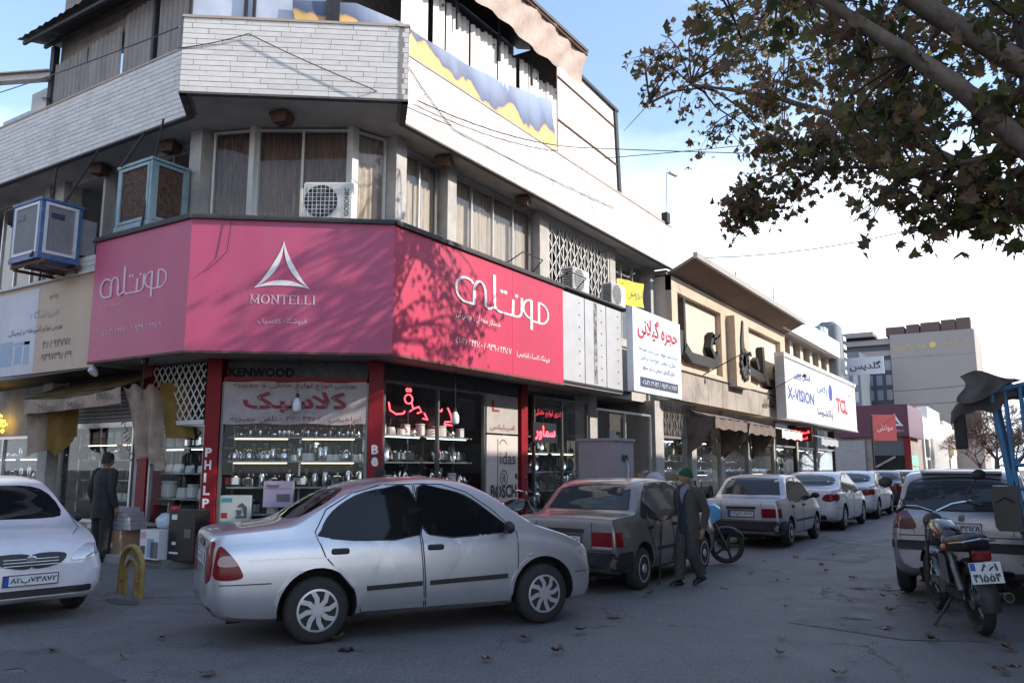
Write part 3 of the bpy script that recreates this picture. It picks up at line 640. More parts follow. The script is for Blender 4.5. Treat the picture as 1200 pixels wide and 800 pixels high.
text(fa('بورس لوازم آشپزخانه و لیمینگی'), P3(FCS, -17.4, 4.17), 2.0, 0.17, M_dprint, CS); text(fa('فروشگاه'), P3(FCS, -16.6, 4.45), 1.0, 0.22, mat('ghost_print', (0.36, 0.33, 0.34), 0.5), CS); text('۷/۶/۱', P3(FCS, -15.95, 4.82), 0.3, 0.09, M_dprint, CS)
for s_, z_, w_, h_ in ((-17.7, 3.6, 0.5, 0.5), (-17.1, 3.62, 0.26, 0.36), (-16.75, 3.60, 0.2, 0.46), (-17.15, 4.0, 0.6, 0.06)):
    k = MB(FCS); k.box(s_, s_ + w_, z_, z_ + h_, 0.0035, 0.006); k.build('printed_appliance', M_bluep, CS)
k = MB(FL(8.22)); 
for i in range(3): k.box(-16.2, -14.27, 5.24 + 0.1 * i, 5.33 + 0.1 * i, -0.25, 0)
k.build('tiled_edge', M_white, CS)
k = MB(FCS); k.prism([(-19.5, 3.30), (-14.2, 3.40), (-14.2, 3.37), (-19.5, 3.27)], -0.9, 0.0); k.build('underside', M_dark, CS)

# grey metal fascia without lettering, rows of bolt holes
MF = thing('grey_metal_fascia', 'blank white metal fascia with rows of old fixing holes beside the crimson sign', 'fascia', (-8.9, 17.8, 3.5))
M_gpan = mat('pale_metal_panel', (0.44, 0.445, 0.47), 0.45, 0.1, var=0.08, scale=2, dirt=(0.35, 0.32, 0.32), dscale=1.5, damt=0.4)
FM_ = FR(-8.87)
for a, b_ in ((16.03, 17.08), (17.12, 18.25), (18.29, 19.2)):
    k = MB(FM_); k.box(a, b_, 3.56, 5.62, -0.05, 0.0); p_ = k.build('panel', M_gpan, MF)
    for j in range(7):
        k = MB(FM_); k.box(b_ - 0.27, b_ - 0.235, 3.7 + j * 0.29, 3.735 + j * 0.29, 0, 0.008); k.build('fixing_hole', M_dark, p_)
k = MB(FM_); k.box(17.58, 17.75, 3.6, 5.6, 0.0, 0.003); k.build('torn_strip', mat('peeled_paint', (0.10, 0.10, 0.105), 0.8, var=0.9, scale=9, dirt=(0.5, 0.5, 0.52), dscale=7, damt=1.0), MF)
k = MB(FM_); k.box(19.2, 19.75, 3.5, 5.6, -0.4, -0.3); k.box(16.0, 19.7, 3.50, 3.555, -0.1, 0.02); k.build('frame', M_dark, MF)

# white sign with red heading
HS = thing('white_shop_sign', 'white shop sign with red Persian heading beside the blank fascia', 'sign', (-8.6, 21, 3.55))
M_wsign = mat('white_sign_face', (0.62, 0.66, 0.74), 0.4, var=0.04)
M_redp = mat('red_print', (0.45, 0.02, 0.04), 0.5)
FH = FR(-8.6)
k = MB(FH); k.box(19.3, 22.7, 3.55, 5.78, -0.18, 0.0); k.build('sign_panel', M_wsign, HS)
text(fa('حجره گیلانی'), P3(FH, 19.6, 4.98), 2.85, 0.66, M_redp, HS, bold=0.02)
for i, s_ in enumerate(('عرضه و پخش ملزومات بین و درشت آشپزخانه', 'خانگی و صنعتی ، انواع دیگ و پاتیل', 'اجاق گازهای صنعتی و دابر سلفو')): text(fa(s_), P3(FH, 19.65 + 0.12 * i, 4.62 - 0.24 * i), 2.75 - 0.24 * i, 0.19, M_navy, HS)
k = MB(FH); k.box(19.7, 22.4, 3.70, 3.96, 0, 0.004); k.build('number_strip', M_navy, HS)
text('۰۵۱-۳۸۵۴۰۱۲۲ / ۰۹۱۵۳۰۸۵۷۷۷', P3(FH, 19.82, 3.76, 0.007), 2.45, 0.14, M_slet, HS)
# yellow cloth banner at the upper window
k = MB(); rows = []
for j in range(6): rows.append([(-9.35 + 0.03 * math.sin(i * 0.9 + j), 20.05 + 1.75 * i / 10, 6.05 + 0.72 * j / 5 + 0.16 * i / 10) for i in range(11)])
k.loft(rows, closed=False, cap=False); YB = thing('yellow_cloth_banner', 'small yellow cloth banner tied above the white sign', 'banner', (-9.3, 21, 6.05)); k.build('cloth', mat('yellow_cloth', (0.62, 0.52, 0.06), 0.8, var=0.1), YB, smooth=180)
text(fa('فروش'), P3(FR(-9.27), 20.75, 6.38), 0.85, 0.30, M_navy, YB); text('... .. .', P3(FR(-9.27), 20.3, 6.72), 0.6, 0.05, M_navy, YB)

# ---------------------------------------------------------------- coolers and air conditioners
M_cblue = mat('cooler_blue_paint', (0.05, 0.12, 0.28), 0.5, var=0.25, scale=5, dirt=(0.25, 0.22, 0.22), dscale=5, damt=0.5)
M_cwhite = mat('cooler_white_paint', (0.62, 0.62, 0.64), 0.5, var=0.06, dirt=(0.35, 0.3, 0.28), dscale=4, damt=0.4)
M_teal = mat('cooler_teal_paint', (0.21, 0.31, 0.34), 0.55, var=0.2, scale=4, dirt=(0.4, 0.36, 0.33), dscale=5, damt=0.7)
M_straw = mat('wet_straw_pad', (0.085, 0.045, 0.032), 0.95, var=0.6, scale=18, bump=0.9, bscale=30, dirt=(0.16, 0.12, 0.1), dscale=9)
M_louv = mat('grey_louver', (0.27, 0.26, 0.27), 0.6, var=0.15, scale=4)
def cooler(name, label, x0, x1, y0, y1, z0, z1, body, fm, pad, slats):
    t = thing(name, label, 'air cooler', ((x0 + x1) / 2, (y0 + y1) / 2, z0))
    e = 0.07
    k = MB()
    for x in (x0, x1 - e):
        for y in (y0, y1 - e): k.box(x, x + e, y, y + e, z0, z1)
    k.box(x0 - 0.02, x1 + 0.02, y0 - 0.02, y1 + 0.02, z1, z1 + 0.05); k.box(x0 - 0.015, x1 + 0.015, y0 - 0.015, y1 + 0.015, z0 - 0.09, z0); k.build('casing', body, t)
    for F, a, b_ in ((FL(y0 + 0.01), x0 + e, x1 - e), (FR(x1 - 0.01), y0 + e, y1 - e)):
        f = MB(F); w = 0.055
        for q in ((a, a + w, z0 + 0.02, z1 - 0.02), (b_ - w, b_, z0 + 0.02, z1 - 0.02), (a + w, b_ - w, z0 + 0.02, z0 + 0.02 + w), (a + w, b_ - w, z1 - 0.02 - w, z1 - 0.02)): f.box(*q, -0.01, 0.02)
        fr_ = f.build('panel_frame', fm, t)
        p_ = MB(F); p_.box(a + w, b_ - w, z0 + 0.06, z1 - 0.06, -0.03, -0.012); p_.build('pad', pad, fr_)
        if slats:
            s_ = MB(F); n = int((b_ - a - 2 * w) / 0.028)
            for i in range(n): s_.box(a + w + i * 0.028, a + w + i * 0.028 + 0.014, z0 + 0.07, z1 - 0.07, -0.012, 0.004)
            s_.build('louver_slats', M_louv, fr_); b2 = MB(F); b2.box(a + w + 0.06, a + w + 0.3, z1 - 0.3, z1 - 0.2, 0.004, 0.012); b2.build('maker_plate', M_navy, fr_)
    k = MB(); k.box(x0 + 0.1, x1 - 0.1, y1 - e, y1 + 0.35, z0 + 0.15, z1 - 0.15); k.build('duct', M_louv, t)
    return t
c1 = cooler('window_cooler', 'blue evaporative cooler with white panel frames over the cream sign', -15.85, -14.85, 7.35, 8.1, 5.42, 6.42, M_cblue, M_cwhite, M_louv, True)
k = MB()
for y in (7.4, 8.05): k.box(-15.9, -14.75, y, y + 0.05, 5.25, 5.32)
for x in (-15.8, -15.4, -14.95): k.box(x, x + 0.05, 7.4, 9.2, 5.2, 5.25)
k.build('bracket', M_rust, c1)
c2 = cooler('window_cooler', 'rusty teal evaporative cooler standing on top of the crimson sign canopy', -13.75, -12.72, 8.1, 8.85, 5.88, 6.98, M_teal, M_teal, M_straw, False)
k = MB(); k.box(-13.7, -12.75, 8.12, 8.18, 5.75, 5.79); k.box(-13.7, -12.75, 8.76, 8.82, 5.75, 5.79); k.build('bracket', M_rust, c2)
def ac(label, F, s0, w, h, dep, z0, brand=None):
    t = thing('air_conditioner', label, 'air conditioner', tuple((F @ Vector((s0, z0, 0)))[:3]), group='outdoor air conditioner units')
    k = MB(F); k.rbox(s0, s0 + w, z0, z0 + h, 0, dep, 0.03); k.build('casing', mat('ac_casing', (0.60, 0.59, 0.57), 0.45, var=0.05, dirt=(0.4, 0.36, 0.32), dscale=4, damt=0.4), t)
    cx, cz, r = s0 + w * 0.36, z0 + h / 2, min(h * 0.44, w * 0.34)
    k = MB(F); k.lathe([(r, dep + 0.002), (r, dep + 0.003), (r * 0.3, dep + 0.004)], 24, M=T((cx, cz, 0))); k.build('fan_opening', M_dark, t)
    k = MB(F)
    for i in range(9): y = cz - r + 2 * r * i / 8; k.box(cx - r * 1.02, cx + r * 1.02, y - 0.004, y + 0.004, dep + 0.012, dep + 0.018); x = cx - r + 2 * r * i / 8; k.box(x - 0.004, x + 0.004, cz - r * 1.02, cz + r * 1.02, dep + 0.018, dep + 0.024)
    k.build('fan_guard', M_cwhite, t)
    k = MB(F)
    for i in range(5): a = R(72 * i); k.prism([(cx, cz), (cx + r * 0.9 * math.cos(a), cz + r * 0.9 * math.sin(a)), (cx + r * 0.9 * math.cos(a + 0.7), cz + r * 0.9 * math.sin(a + 0.7))], dep + 0.005, dep + 0.009)
    k.build('fan_blades', mat('fan_grey', (0.09, 0.085, 0.08), 0.6), t)
    k = MB(F)
    for i in range(8): k.box(s0 - 0.004, s0, z0 + 0.08 + i * h * 0.1, z0 + 0.08 + i * h * 0.1 + h * 0.06, 0.05, dep - 0.04)
    k.build('side_vents', M_dark, t)
    k = MB(F); k.box(s0 + 0.05, s0 + 0.1, z0 - 0.05, z0, -0.25, dep); k.box(s0 + w - 0.1, s0 + w - 0.05, z0 - 0.05, z0, -0.25, dep); k.build('bracket', M_rust, t)
    if brand: text(brand, F @ T((s0 + w * 0.93, z0 + h * 0.12, dep + 0.004)) @ RZ(90), h * 0.72, w * 0.10, M_dark, t, bold=0.02)
    return t
Fg, _l = run((-11.69, 9.0), (-10.05, 10.05))
ac('white air conditioner with round fan in front of the corner bay window', Fg, 1.36, 0.86, 0.70, 0.30, 5.82, 'GOSONIC')
ac('white air conditioner below the folding grille above the street', FR(-9.4), 16.95, 0.85, 0.6, 0.32, 5.83)
ac('white air conditioner beside the yellow cloth banner', FR(-9.4), 19.1, 0.85, 0.6, 0.32, 5.85)
# ================================================================ SHOP FRONTS OF THE CORNER BUILDING
M_chrome = mat('polished_steel', (0.62, 0.62, 0.63), 0.16, 1.0, var=0.05)
M_shelf = mat('glass_shelf', (0.22, 0.24, 0.235), 0.25, var=0.1)
M_wood = mat('dark_wood', (0.055, 0.035, 0.025), 0.5, var=0.3, scale=6)
M_card = mat('cardboard', (0.30, 0.20, 0.12), 0.8, var=0.1)
M_wpl = mat('white_plastic', (0.66, 0.66, 0.65), 0.35)
M_blk = mat('black_plastic', (0.015, 0.015, 0.016), 0.35, var=0.2)
M_gold = mat('brass', (0.55, 0.36, 0.12), 0.25, 1.0)
M_cyan = mat('cyan_print', (0.05, 0.36, 0.42), 0.5)
M_glassj = glass_mat('jar_glass', (0.75, 0.80, 0.80))
M_lamp = mat('strip_light', (1.0, 0.93, 0.8), 0.5, emit=1.9, ecol=(1.0, 0.86, 0.62))
M_lampc = mat('cool_strip_light', (0.9, 0.97, 1.0), 0.5, emit=2.0, ecol=(0.85, 0.95, 1.0))
M_neonr = mat('red_neon', (1.0, 0.05, 0.07), 0.4, emit=5.0, ecol=(1.0, 0.035, 0.05))
M_neony = mat('yellow_neon', (1.0, 0.7, 0.05), 0.4, emit=4.0, ecol=(1.0, 0.62, 0.03))
M_neong = mat('green_lamp', (0.05, 0.9, 0.4), 0.4, emit=4.0, ecol=(0.05, 0.9, 0.35))
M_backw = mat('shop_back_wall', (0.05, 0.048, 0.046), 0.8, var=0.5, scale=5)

# display things: one mesh kind each, its parts joined only where they are one piece
M_dalu = mat('dark_aluminium', (0.14, 0.14, 0.145), 0.4, 0.6, var=0.1)
def proto(kind):
    a = MB(); b = MB(); bm = M_blk; am = M_chrome
    if kind == 'pot':
        a.lathe([(0.10, 0), (0.115, 0.01), (0.118, 0.13), (0.125, 0.14), (0.11, 0.145)], 18); b.lathe([(0.118, 0.145), (0.09, 0.175), (0.02, 0.185), (0.02, 0.21), (0.005, 0.215)], 18); bm = M_chrome
        a.tube([(0.115, 0, 0.1), (0.16, 0, 0.11), (0.115, 0.0, 0.12)], 0.008, 6); a.tube([(-0.115, 0, 0.1), (-0.16, 0, 0.11), (-0.115, 0, 0.12)], 0.008, 6); names = ('pot_body', 'lid')
    elif kind == 'kettle':
        a.lathe([(0.085, 0), (0.10, 0.02), (0.10, 0.08), (0.06, 0.16), (0.045, 0.18)], 18); a.tube([(0.09, 0, 0.06), (0.14, 0, 0.12), (0.16, 0, 0.16)], [0.022, 0.014, 0.01], 8); b.tube([(-0.05, 0, 0.17), (-0.12, 0, 0.16), (-0.13, 0, 0.06), (-0.095, 0, 0.04)], 0.010, 6); b.lathe([(0.045, 0.18), (0.03, 0.20), (0.012, 0.205), (0.012, 0.225)], 12); names = ('kettle_body', 'handle')
    elif kind == 'flask':
        a.lathe([(0.055, 0), (0.06, 0.01), (0.06, 0.20), (0.04, 0.235)], 16); b.lathe([(0.04, 0.235), (0.04, 0.29), (0.034, 0.30)], 14); names = ('flask_body', 'cap')
    elif kind == 'jar':
        am = M_glassj; a.lathe([(0.05, 0), (0.06, 0.01), (0.06, 0.14), (0.045, 0.17), (0.045, 0.18)], 14); b.lathe([(0.048, 0.18), (0.05, 0.185), (0.05, 0.21), (0.01, 0.22)], 14); bm = M_gold; names = ('jar_body', 'lid')
    elif kind == 'blender':
        am = M_wpl; a.lathe([(0.085, 0), (0.09, 0.02), (0.075, 0.12), (0.06, 0.13)], 14); b.lathe([(0.06, 0.13), (0.08, 0.32), (0.07, 0.335), (0.03, 0.35)], 14); bm = M_glassj; names = ('base', 'jug')
    elif kind == 'samovar':
        a.lathe([(0.09, 0), (0.10, 0.02), (0.05, 0.06), (0.06, 0.09), (0.14, 0.14), (0.15, 0.32), (0.12, 0.38), (0.06, 0.41), (0.07, 0.46), (0.02, 0.48)], 20); b.tube([(0.14, 0, 0.17), (0.21, 0, 0.17), (0.22, 0, 0.14)], 0.012, 6); b.tube([(0.15, 0, 0.28), (0.2, 0, 0.3), (0.15, 0, 0.34)], 0.01, 6); b.tube([(-0.15, 0, 0.28), (-0.2, 0, 0.3), (-0.15, 0, 0.34)], 0.01, 6); bm = M_gold; names = ('urn', 'tap_and_handles')
    elif kind == 'pan':
        am = M_blk; a.lathe([(0.10, 0), (0.13, 0.045), (0.135, 0.045), (0.105, 0.004)], 18, M=RX(78)); b.tube([(0, 0, 0.13), (0, 0.0, 0.29)], 0.013, 6, M=T((0, 0, 0))); bm = M_blk; names = ('pan_dish', 'handle')
    elif kind == 'toaster':
        am = M_chrome; a.rbox(-0.13, 0.13, -0.085, 0.085, 0.01, 0.18, 0.05); b.rbox(-0.135, 0.135, -0.09, 0.09, 0, 0.03, 0.05); names = ('casing', 'base')
    elif kind == 'tray':
        a.lathe([(0.02, -0.005), (0.15, 0), (0.17, 0.02), (0.172, 0.022), (0.15, 0.004)], 24, M=T((0, 0, 0.17)) @ RX(80)); b.box(-0.05, 0.05, -0.03, 0.06, 0, 0.02); names = ('dish', 'stand')
    elif kind == 'container':
        am = M_wpl; a.rbox(-0.08, 0.08, -0.07, 0.07, 0, 0.18, 0.03); b.rbox(-0.085, 0.085, -0.075, 0.075, 0.18, 0.21, 0.03); bm = M_wpl; names = ('tub', 'lid')
    return (a.mesh(names[0], am, 40), names[0]), (b.mesh(names[1], bm, 40), names[1])
PROTO = {k: proto(k) for k in ('pot', 'kettle', 'flask', 'jar', 'blender', 'samovar', 'pan', 'toaster', 'tray', 'container')}
M_tones = [mat('ware_red', (0.30, 0.03, 0.03), 0.4), mat('ware_teal', (0.05, 0.22, 0.26), 0.4), mat('ware_cream', (0.55, 0.48, 0.36), 0.45), mat('ware_pink', (0.5, 0.2, 0.24), 0.45), mat('ware_blue', (0.06, 0.14, 0.36), 0.4)]
NM = {'pot': 'cooking_pot', 'kettle': 'kettle', 'flask': 'vacuum_flask', 'jar': 'storage_jar', 'blender': 'blender', 'samovar': 'samovar', 'pan': 'frying_pan', 'toaster': 'toaster', 'tray': 'round_tray', 'container': 'plastic_container'}
def ware(kind, M, label, group, sc=1.0):
    t = thing(NM[kind], label, NM[kind].replace('_', ' '), group=group, M=M @ Matrix.Diagonal((sc, sc, sc, 1)))
    for me, nm in PROTO[kind]: link(nm, me, t, local=True)
    return t
ORD = 'zeroth first second third fourth fifth sixth seventh eighth ninth tenth eleventh twelfth thirteenth fourteenth fifteenth sixteenth seventeenth eighteenth nineteenth twentieth'.split() + ['twenty-' + q for q in 'first second third fourth fifth sixth seventh eighth ninth'.split()] + ['thirtieth'] + ['thirty-' + q for q in 'first second third fourth fifth sixth seventh eighth ninth'.split()]
def shelf_row(F, s0, s1, z, d, kinds, label, group, gap=(0.16, 0.24), sc=1.0, jz=0.0):
    s = s0; ii = 0
    while s < s1:
        ii += 1; k = random.choice(kinds); M = F @ T((s, z, d + random.uniform(-0.05, 0.05))) @ RX(-90) @ RZ(random.uniform(0, 360) if k not in ('toaster', 'tray', 'pan') else random.uniform(-15, 15))
        ware(k, M, label % NM[k].replace('_', ' ') + ', %s from left' % ORD[ii], group, sc * random.uniform(0.85, 1.15)); s += random.uniform(*gap) * sc
def shelves(F, s0, s1, zs, d0, d1, name, label, uprights=True, lights=(), lm=M_lamp):
    t = thing(name, label, 'shelving', tuple((F @ Vector(((s0 + s1) / 2, 0.15, (d0 + d1) / 2)))[:3]))
    for z in zs:
        k = MB(F); k.box(s0, s1, z - 0.03, z, d0, d1); k.build('shelf', M_shelf, t)
        if z in lights: [MB(F).box(s0 + 0.1 + (s1 - s0) * q, s0 + (s1 - s0) * (q + 0.5) - 0.15, z - 0.05, z - 0.034, d1 - 0.06, d1 - 0.04).build('strip_light', lm, t) for q in (0, 0.5)]
    for s in (s0, (s0 + s1) / 2, s1 - 0.03):
        k = MB(F); k.box(s, s + 0.03, 0.16, max(zs) + 0.5, d0, d0 + 0.03); k.build('upright', M_alu, t)
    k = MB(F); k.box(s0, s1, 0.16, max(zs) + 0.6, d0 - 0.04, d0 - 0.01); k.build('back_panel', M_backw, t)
    return t
def shopfront(F, s0, s1, z0, z1, n, name='shop_window', parent=B, fm=M_alu):
    f = MB(F); w = 0.05
    f.box(s0, s1, z0 - 0.06, z0, -0.06, 0.015); f.box(s0, s1, z1, z1 + 0.06, -0.06, 0.015)
    for i in range(n + 1):
        x = s0 + (s1 - s0) * i / n - w / 2; x = min(max(x, s0), s1 - w); f.box(x, x + w, z0, z1, -0.06, 0.012)
    o = f.build(name, fm, parent)
    for i in range(n):
        g = MB(F); g.box(s0 + (s1 - s0) * i / n + 0.026, s0 + (s1 - s0) * (i + 1) / n - 0.026, z0 + 0.001, z1 - 0.001, -0.035, -0.027); g.build('pane', M_sglass, o)
    return o
# --- corner window
shopfront(CF, 0.13, CLEN - 0.1, 0.5, 3.0, 1, fm=M_dalu)
k = MB(CF); k.box(0.15, CLEN - 0.13, 0.1, 0.43, -0.15, 0.02); bp('plinth', k, mat('black_plinth', (0.03, 0.03, 0.03), 0.3, var=0.3))
k = MB(CF); k.box(0.15, CLEN - 0.13, 3.07, 3.14, -0.10, 0.03); bp('red_beam', k, M_red)
k = MB(CF); k.box(0.15, CLEN - 0.13, 3.145, 3.45, -0.25, -0.2); bp('transom', k, mat('transom_dark', (0.10, 0.10, 0.10), 0.6, var=0.4))
text('KENWOOD', P3(CF, 0.18, 3.17, -0.19), 1.12, 0.16, M_black, B, bold=0.03)
ZS = [0.80, 1.26, 1.71, 2.13]
shelves(CF, 0.2, CLEN - 0.2, ZS, -0.75, -0.30, 'display_shelving', 'lit glass shelving behind the corner shop window', lights=(2.13, 1.71))
shelf_row(CF, 0.3, CLEN - 0.3, 2.13, -0.45, ['kettle', 'flask', 'jar', 'flask'], '%s on the top shelf of the corner window', 'wares on the top corner shelf', (0.085, 0.115), 0.8)
shelf_row(CF, 0.3, CLEN - 0.3, 1.71, -0.42, ['kettle', 'jar', 'flask', 'jar', 'blender'], '%s on the lit second shelf of the corner window', 'wares on the second corner shelf', (0.08, 0.105), 0.95)
shelf_row(CF, 0.3, CLEN - 0.3, 1.26, -0.42, ['pot', 'pot', 'flask', 'toaster'], '%s on the third shelf of the corner window', 'wares on the third corner shelf', (0.17, 0.25), 1.05)
shelf_row(CF, 0.3, CLEN - 0.3, 0.80, -0.42, ['pot', 'blender', 'toaster'], '%s on the bottom shelf of the corner window', 'wares on the bottom corner shelf', (0.26, 0.34), 1.05)
for z_, nm_ in ((2.13, 'top'), (1.71, 'second'), (1.26, 'third')): shelf_row(CF, 0.34, CLEN - 0.3, z_, -0.64, ['pot', 'blender', 'flask', 'samovar'], '%s in the back row of the ' + nm_ + ' corner shelf', 'wares in the back row of the corner shelves', (0.19, 0.26), 1.0 if z_ < 2 else 0.75)
# cloth banner hung inside the red beam
k = MB(); rows = []
for j in range(9): rows.append([(0.17 + 2.42 * i / 30, 3.06 - 0.73 * j / 8 - 0.012 * math.sin(i * 0.6), 0.05 + 0.012 * math.sin(i * 0.9 + j * 0.7)) for i in range(31)])
k.loft(rows, closed=False, cap=False)
CB = thing('cloth_banner', 'grey cloth banner with red Persian lettering over the corner window', 'banner', tuple((CF @ Vector((1.3, 2.33, 0.05)))[:3]))
M_cloth = mat('grey_cloth', (0.42, 0.38, 0.38), 0.9, var=0.12, scale=4, dirt=(0.2, 0.17, 0.17), dscale=3, damt=0.6)
k.M = Matrix(); o = link('cloth', k.mesh('cloth', M_cloth, 180), CB, CF); M_dred = mat('dull_red_print', (0.27, 0.03, 0.05), 0.7)
text(fa('بورس انواع لوازم خانگی و جهیزیه'), P3(CF, 0.32, 2.93, 0.068), 2.1, 0.13, M_dred, CB); text(fa('کلاسیک'), P3(CF, 0.5, 2.53, 0.068), 1.75, 0.36, M_dred, CB, bold=0.03, slant=-0.25); text(fa('ابراهیمی ۳۸۵۴۴۸۵۰ - تلفن جهیزیه'), P3(CF, 0.3, 2.36, 0.068), 2.2, 0.11, M_dred, CB)
# boxes with printed faces in the window foot
def carton(label, M, w, h, d, face, extra, body=M_wpl, group=None):
    t = thing('product_box', label, 'box', M=M, group=group)
    k = MB(); k.box(-w / 2, w / 2, -d / 2, d / 2, 0, h); k.build('carton', body, t, local=True)
    for x0, x1, z0, z1, mm in extra:
        k = MB(); k.box(-w / 2 + x0 * w, -w / 2 + x1 * w, -d / 2 - 0.003, -d / 2 - 0.0005, z0 * h, z1 * h); k.build('printed_patch', mm, t, local=True)
    return t
M_lil = mat('lilac_box', (0.50, 0.40, 0.58), 0.5); M_gp = mat('grey_print', (0.12, 0.12, 0.13), 0.5)
def onF(F, s, z, d): return F @ T((s, z, d)) @ RX(-90)
b1 = carton('white and cyan stand mixer box at the foot of the corner window', onF(CF, 0.42, 0.62, -0.18), 0.50, 0.50, 0.2, None, [(0, 1, 0, 0.14, M_cyan), (0.06, 0.4, 0.78, 0.92, M_cyan), (0.05, 0.25, 0.25, 0.42, M_redp)])
k = MB(onF(CF, 0.42, 0.62, -0.18)); k.prism([(0.02, 0.12), (0.2, 0.12), (0.2, 0.16), (0.02, 0.16)], 0.104, 0.106, M=RX(90)); k.prism([(0.16, 0.16), (0.2, 0.16), (0.2, 0.3), (0.12, 0.38), (0.05, 0.34), (0.05, 0.30), (0.12, 0.30)], 0.104, 0.106, M=RX(90)); k.prism([(0.02, 0.26), (0.12, 0.26), (0.10, 0.17), (0.04, 0.17)], 0.104, 0.1065, M=RX(90)); k.build('printed_mixer', M_gp, b1)
b2 = carton('lilac kitchen appliance box leaning behind the corner window', onF(CF, 1.12, 0.92, -0.20), 0.50, 0.44, 0.15, None, [(0.05, 0.95, 0.70, 0.72, M_redp), (0.45, 0.9, 0.2, 0.5, M_gp)], M_lil)
text('Honner', P3(CF, 0.92, 1.25, -0.12), 0.22, 0.07, M_dprint, b2, bold=0.02)
b3 = carton('black and white speaker box under the mixer box', onF(CF, 0.33, 0.45, -0.14), 0.5, 0.16, 0.2, None, [(0.05, 0.35, 0.1, 0.9, M_gp), (0.5, 0.7, 0.2, 0.8, M_blk)])
# --- PHILPS and Be lettering on pillars
for i, ch in enumerate('PHILPS'): text(ch, P3(CF, -0.085, 1.77 - 0.212 * i, 0.064), 0.11 if ch != 'I' else 0.04, 0.155, M_slet, P_phil, bold=0.035)
for i, ch in enumerate('Be'): text(ch, P3(CF, CLEN - 0.02, 1.82 - 0.21 * i, 0.054), 0.12, 0.16, M_slet, P_be, bold=0.04)
# --- street window right of the corner
shopfront(FG, 10.95, 14.15, 0.5, 3.1, 2, fm=M_dalu)
k = MB(FG); k.box(10.95, 14.15, 0.1, 0.43, -0.15, 0.02); bp('plinth', k, mat('dark_board', (0.035, 0.033, 0.033), 0.5, var=0.4)); k = MB(FG); k.box(10.95, 15.5, 3.17, 3.45, -0.15, 0.0); bp('header_board', k, MATS['dark_board'])
ZR = [0.75, 1.22, 1.70, 2.20]
shelves(FG, 11.0, 14.1, ZR, -0.8, -0.30, 'display_shelving', 'dim shelving behind the street window under the red neon', lights=(2.20,), lm=M_lampc)
shelf_row(FG, 11.2, 14.0, 2.20, -0.45, ['container', 'kettle', 'blender'], '%s on the top shelf of the street window', 'wares on the top street shelf', (0.2, 0.28), 1.0)
shelf_row(FG, 11.2, 14.0, 1.70, -0.42, ['tray', 'pan', 'toaster', 'tray', 'blender'], '%s on the second shelf of the street window', 'wares on the second street shelf', (0.22, 0.28), 1.15)
shelf_row(FG, 11.2, 14.0, 1.22, -0.42, ['flask', 'kettle', 'container', 'jar'], '%s on the third shelf of the street window', 'wares on the third street shelf', (0.12, 0.17), 1.1)
shelf_row(FG, 11.2, 14.0, 0.75, -0.42, ['pot', 'kettle', 'toaster', 'container'], '%s on the bottom shelf of the street window', 'wares on the bottom street shelf', (0.22, 0.32), 1.1)
for z_, nm_ in ((1.70, 'second'), (1.22, 'third'), (0.75, 'bottom')): shelf_row(FG, 11.15, 14.0, z_, -0.66, ['pot', 'blender', 'samovar', 'toaster'], '%s in the back row of the ' + nm_ + ' street window shelf', 'wares in the back row of the street shelves', (0.22, 0.30), 1.0)
# red neon script in the window
def neon(name, label, F, strokes, s0, z0, w, h, mm, r=0.013, dots=(), board=None):
    t = thing(name, label, 'neon sign', tuple((F @ Vector((s0 + w / 2, z0, 0)))[:3]))
    if board: k = MB(F); k.box(*board, -0.05, -0.02); k.build('backboard', M_blk, t)
    for st_ in strokes:
        k = MB(F); k.tube([(s0 + x * w, z0 + y * h, 0) for x, y in st_], r, 6); k.build('tube', mm, t)
    for x, y in dots: k = MB(F); k.tube([(s0 + x * w + 0.03 * math.cos(R(a)), z0 + y * h + 0.03 * math.sin(R(a)), 0) for a in range(0, 390, 30)], r * 0.8, 5); k.build('tube', mm, t)
    return t
neon('neon_sign', 'red neon Persian script inside the street window', FR(-9.78), [[(0.0, 0.55), (0.02, 0.32), (0.10, 0.22), (0.2, 0.25), (0.22, 0.33)], arc(0.27, 0.70, 0.055, 0.14, 0, 360), [(0.31, 0.6), (0.34, 0.42), (0.29, 0.33)], [(0.34, 0.42), (0.42, 0.50), (0.46, 0.35), (0.40, 0.30)], [(0.5, 0.32), (0.55, 0.12), (0.48, 0.15)], [(0.70, 0.45), (0.76, 0.42), (0.77, 0.5)], [(0.86, 0.55), (0.91, 0.35), (0.93, 0.12), (0.82, 0.10), (0.81, 0.02), (0.93, 0.0)]], 11.15, 2.42, 2.05, 0.62, M_neonr, dots=((0.25, 0.97), (0.29, 0.97)))
# --- poster board
PB = thing('poster_board', 'tall pale poster board with brand names beside the red pillar', 'poster', tuple((FG @ Vector((14.8, 0.2, 0)))[:3]))
M_post = mat('pale_poster', (0.50, 0.46, 0.42), 0.6, var=0.08, scale=2, dirt=(0.3, 0.26, 0.24), dscale=2, damt=0.4)
k = MB(FG); k.box(14.22, 15.45, 0.2, 2.28, -0.05, 0.0); k.build('lower_board', M_post, PB); k = MB(FG); k.box(14.22, 15.45, 2.32, 3.15, -0.05, 0.0); k.build('upper_board', mat('grey_poster', (0.36, 0.33, 0.31), 0.6, var=0.15, scale=2), PB)
text('BOSCH', P3(FG, 14.36, 0.94), 1.02, 0.29, M_dprint, PB, bold=0.035); text('idas', P3(FG, 14.72, 1.66), 0.62, 0.27, M_dprint, PB); text(fa('اسپیلیکس'), P3(FG, 14.35, 2.36), 0.95, 0.16, M_dred, PB); text(fa('ـا'), P3(FG, 14.4, 2.78), 0.3, 0.25, M_dred, PB, bold=0.03)
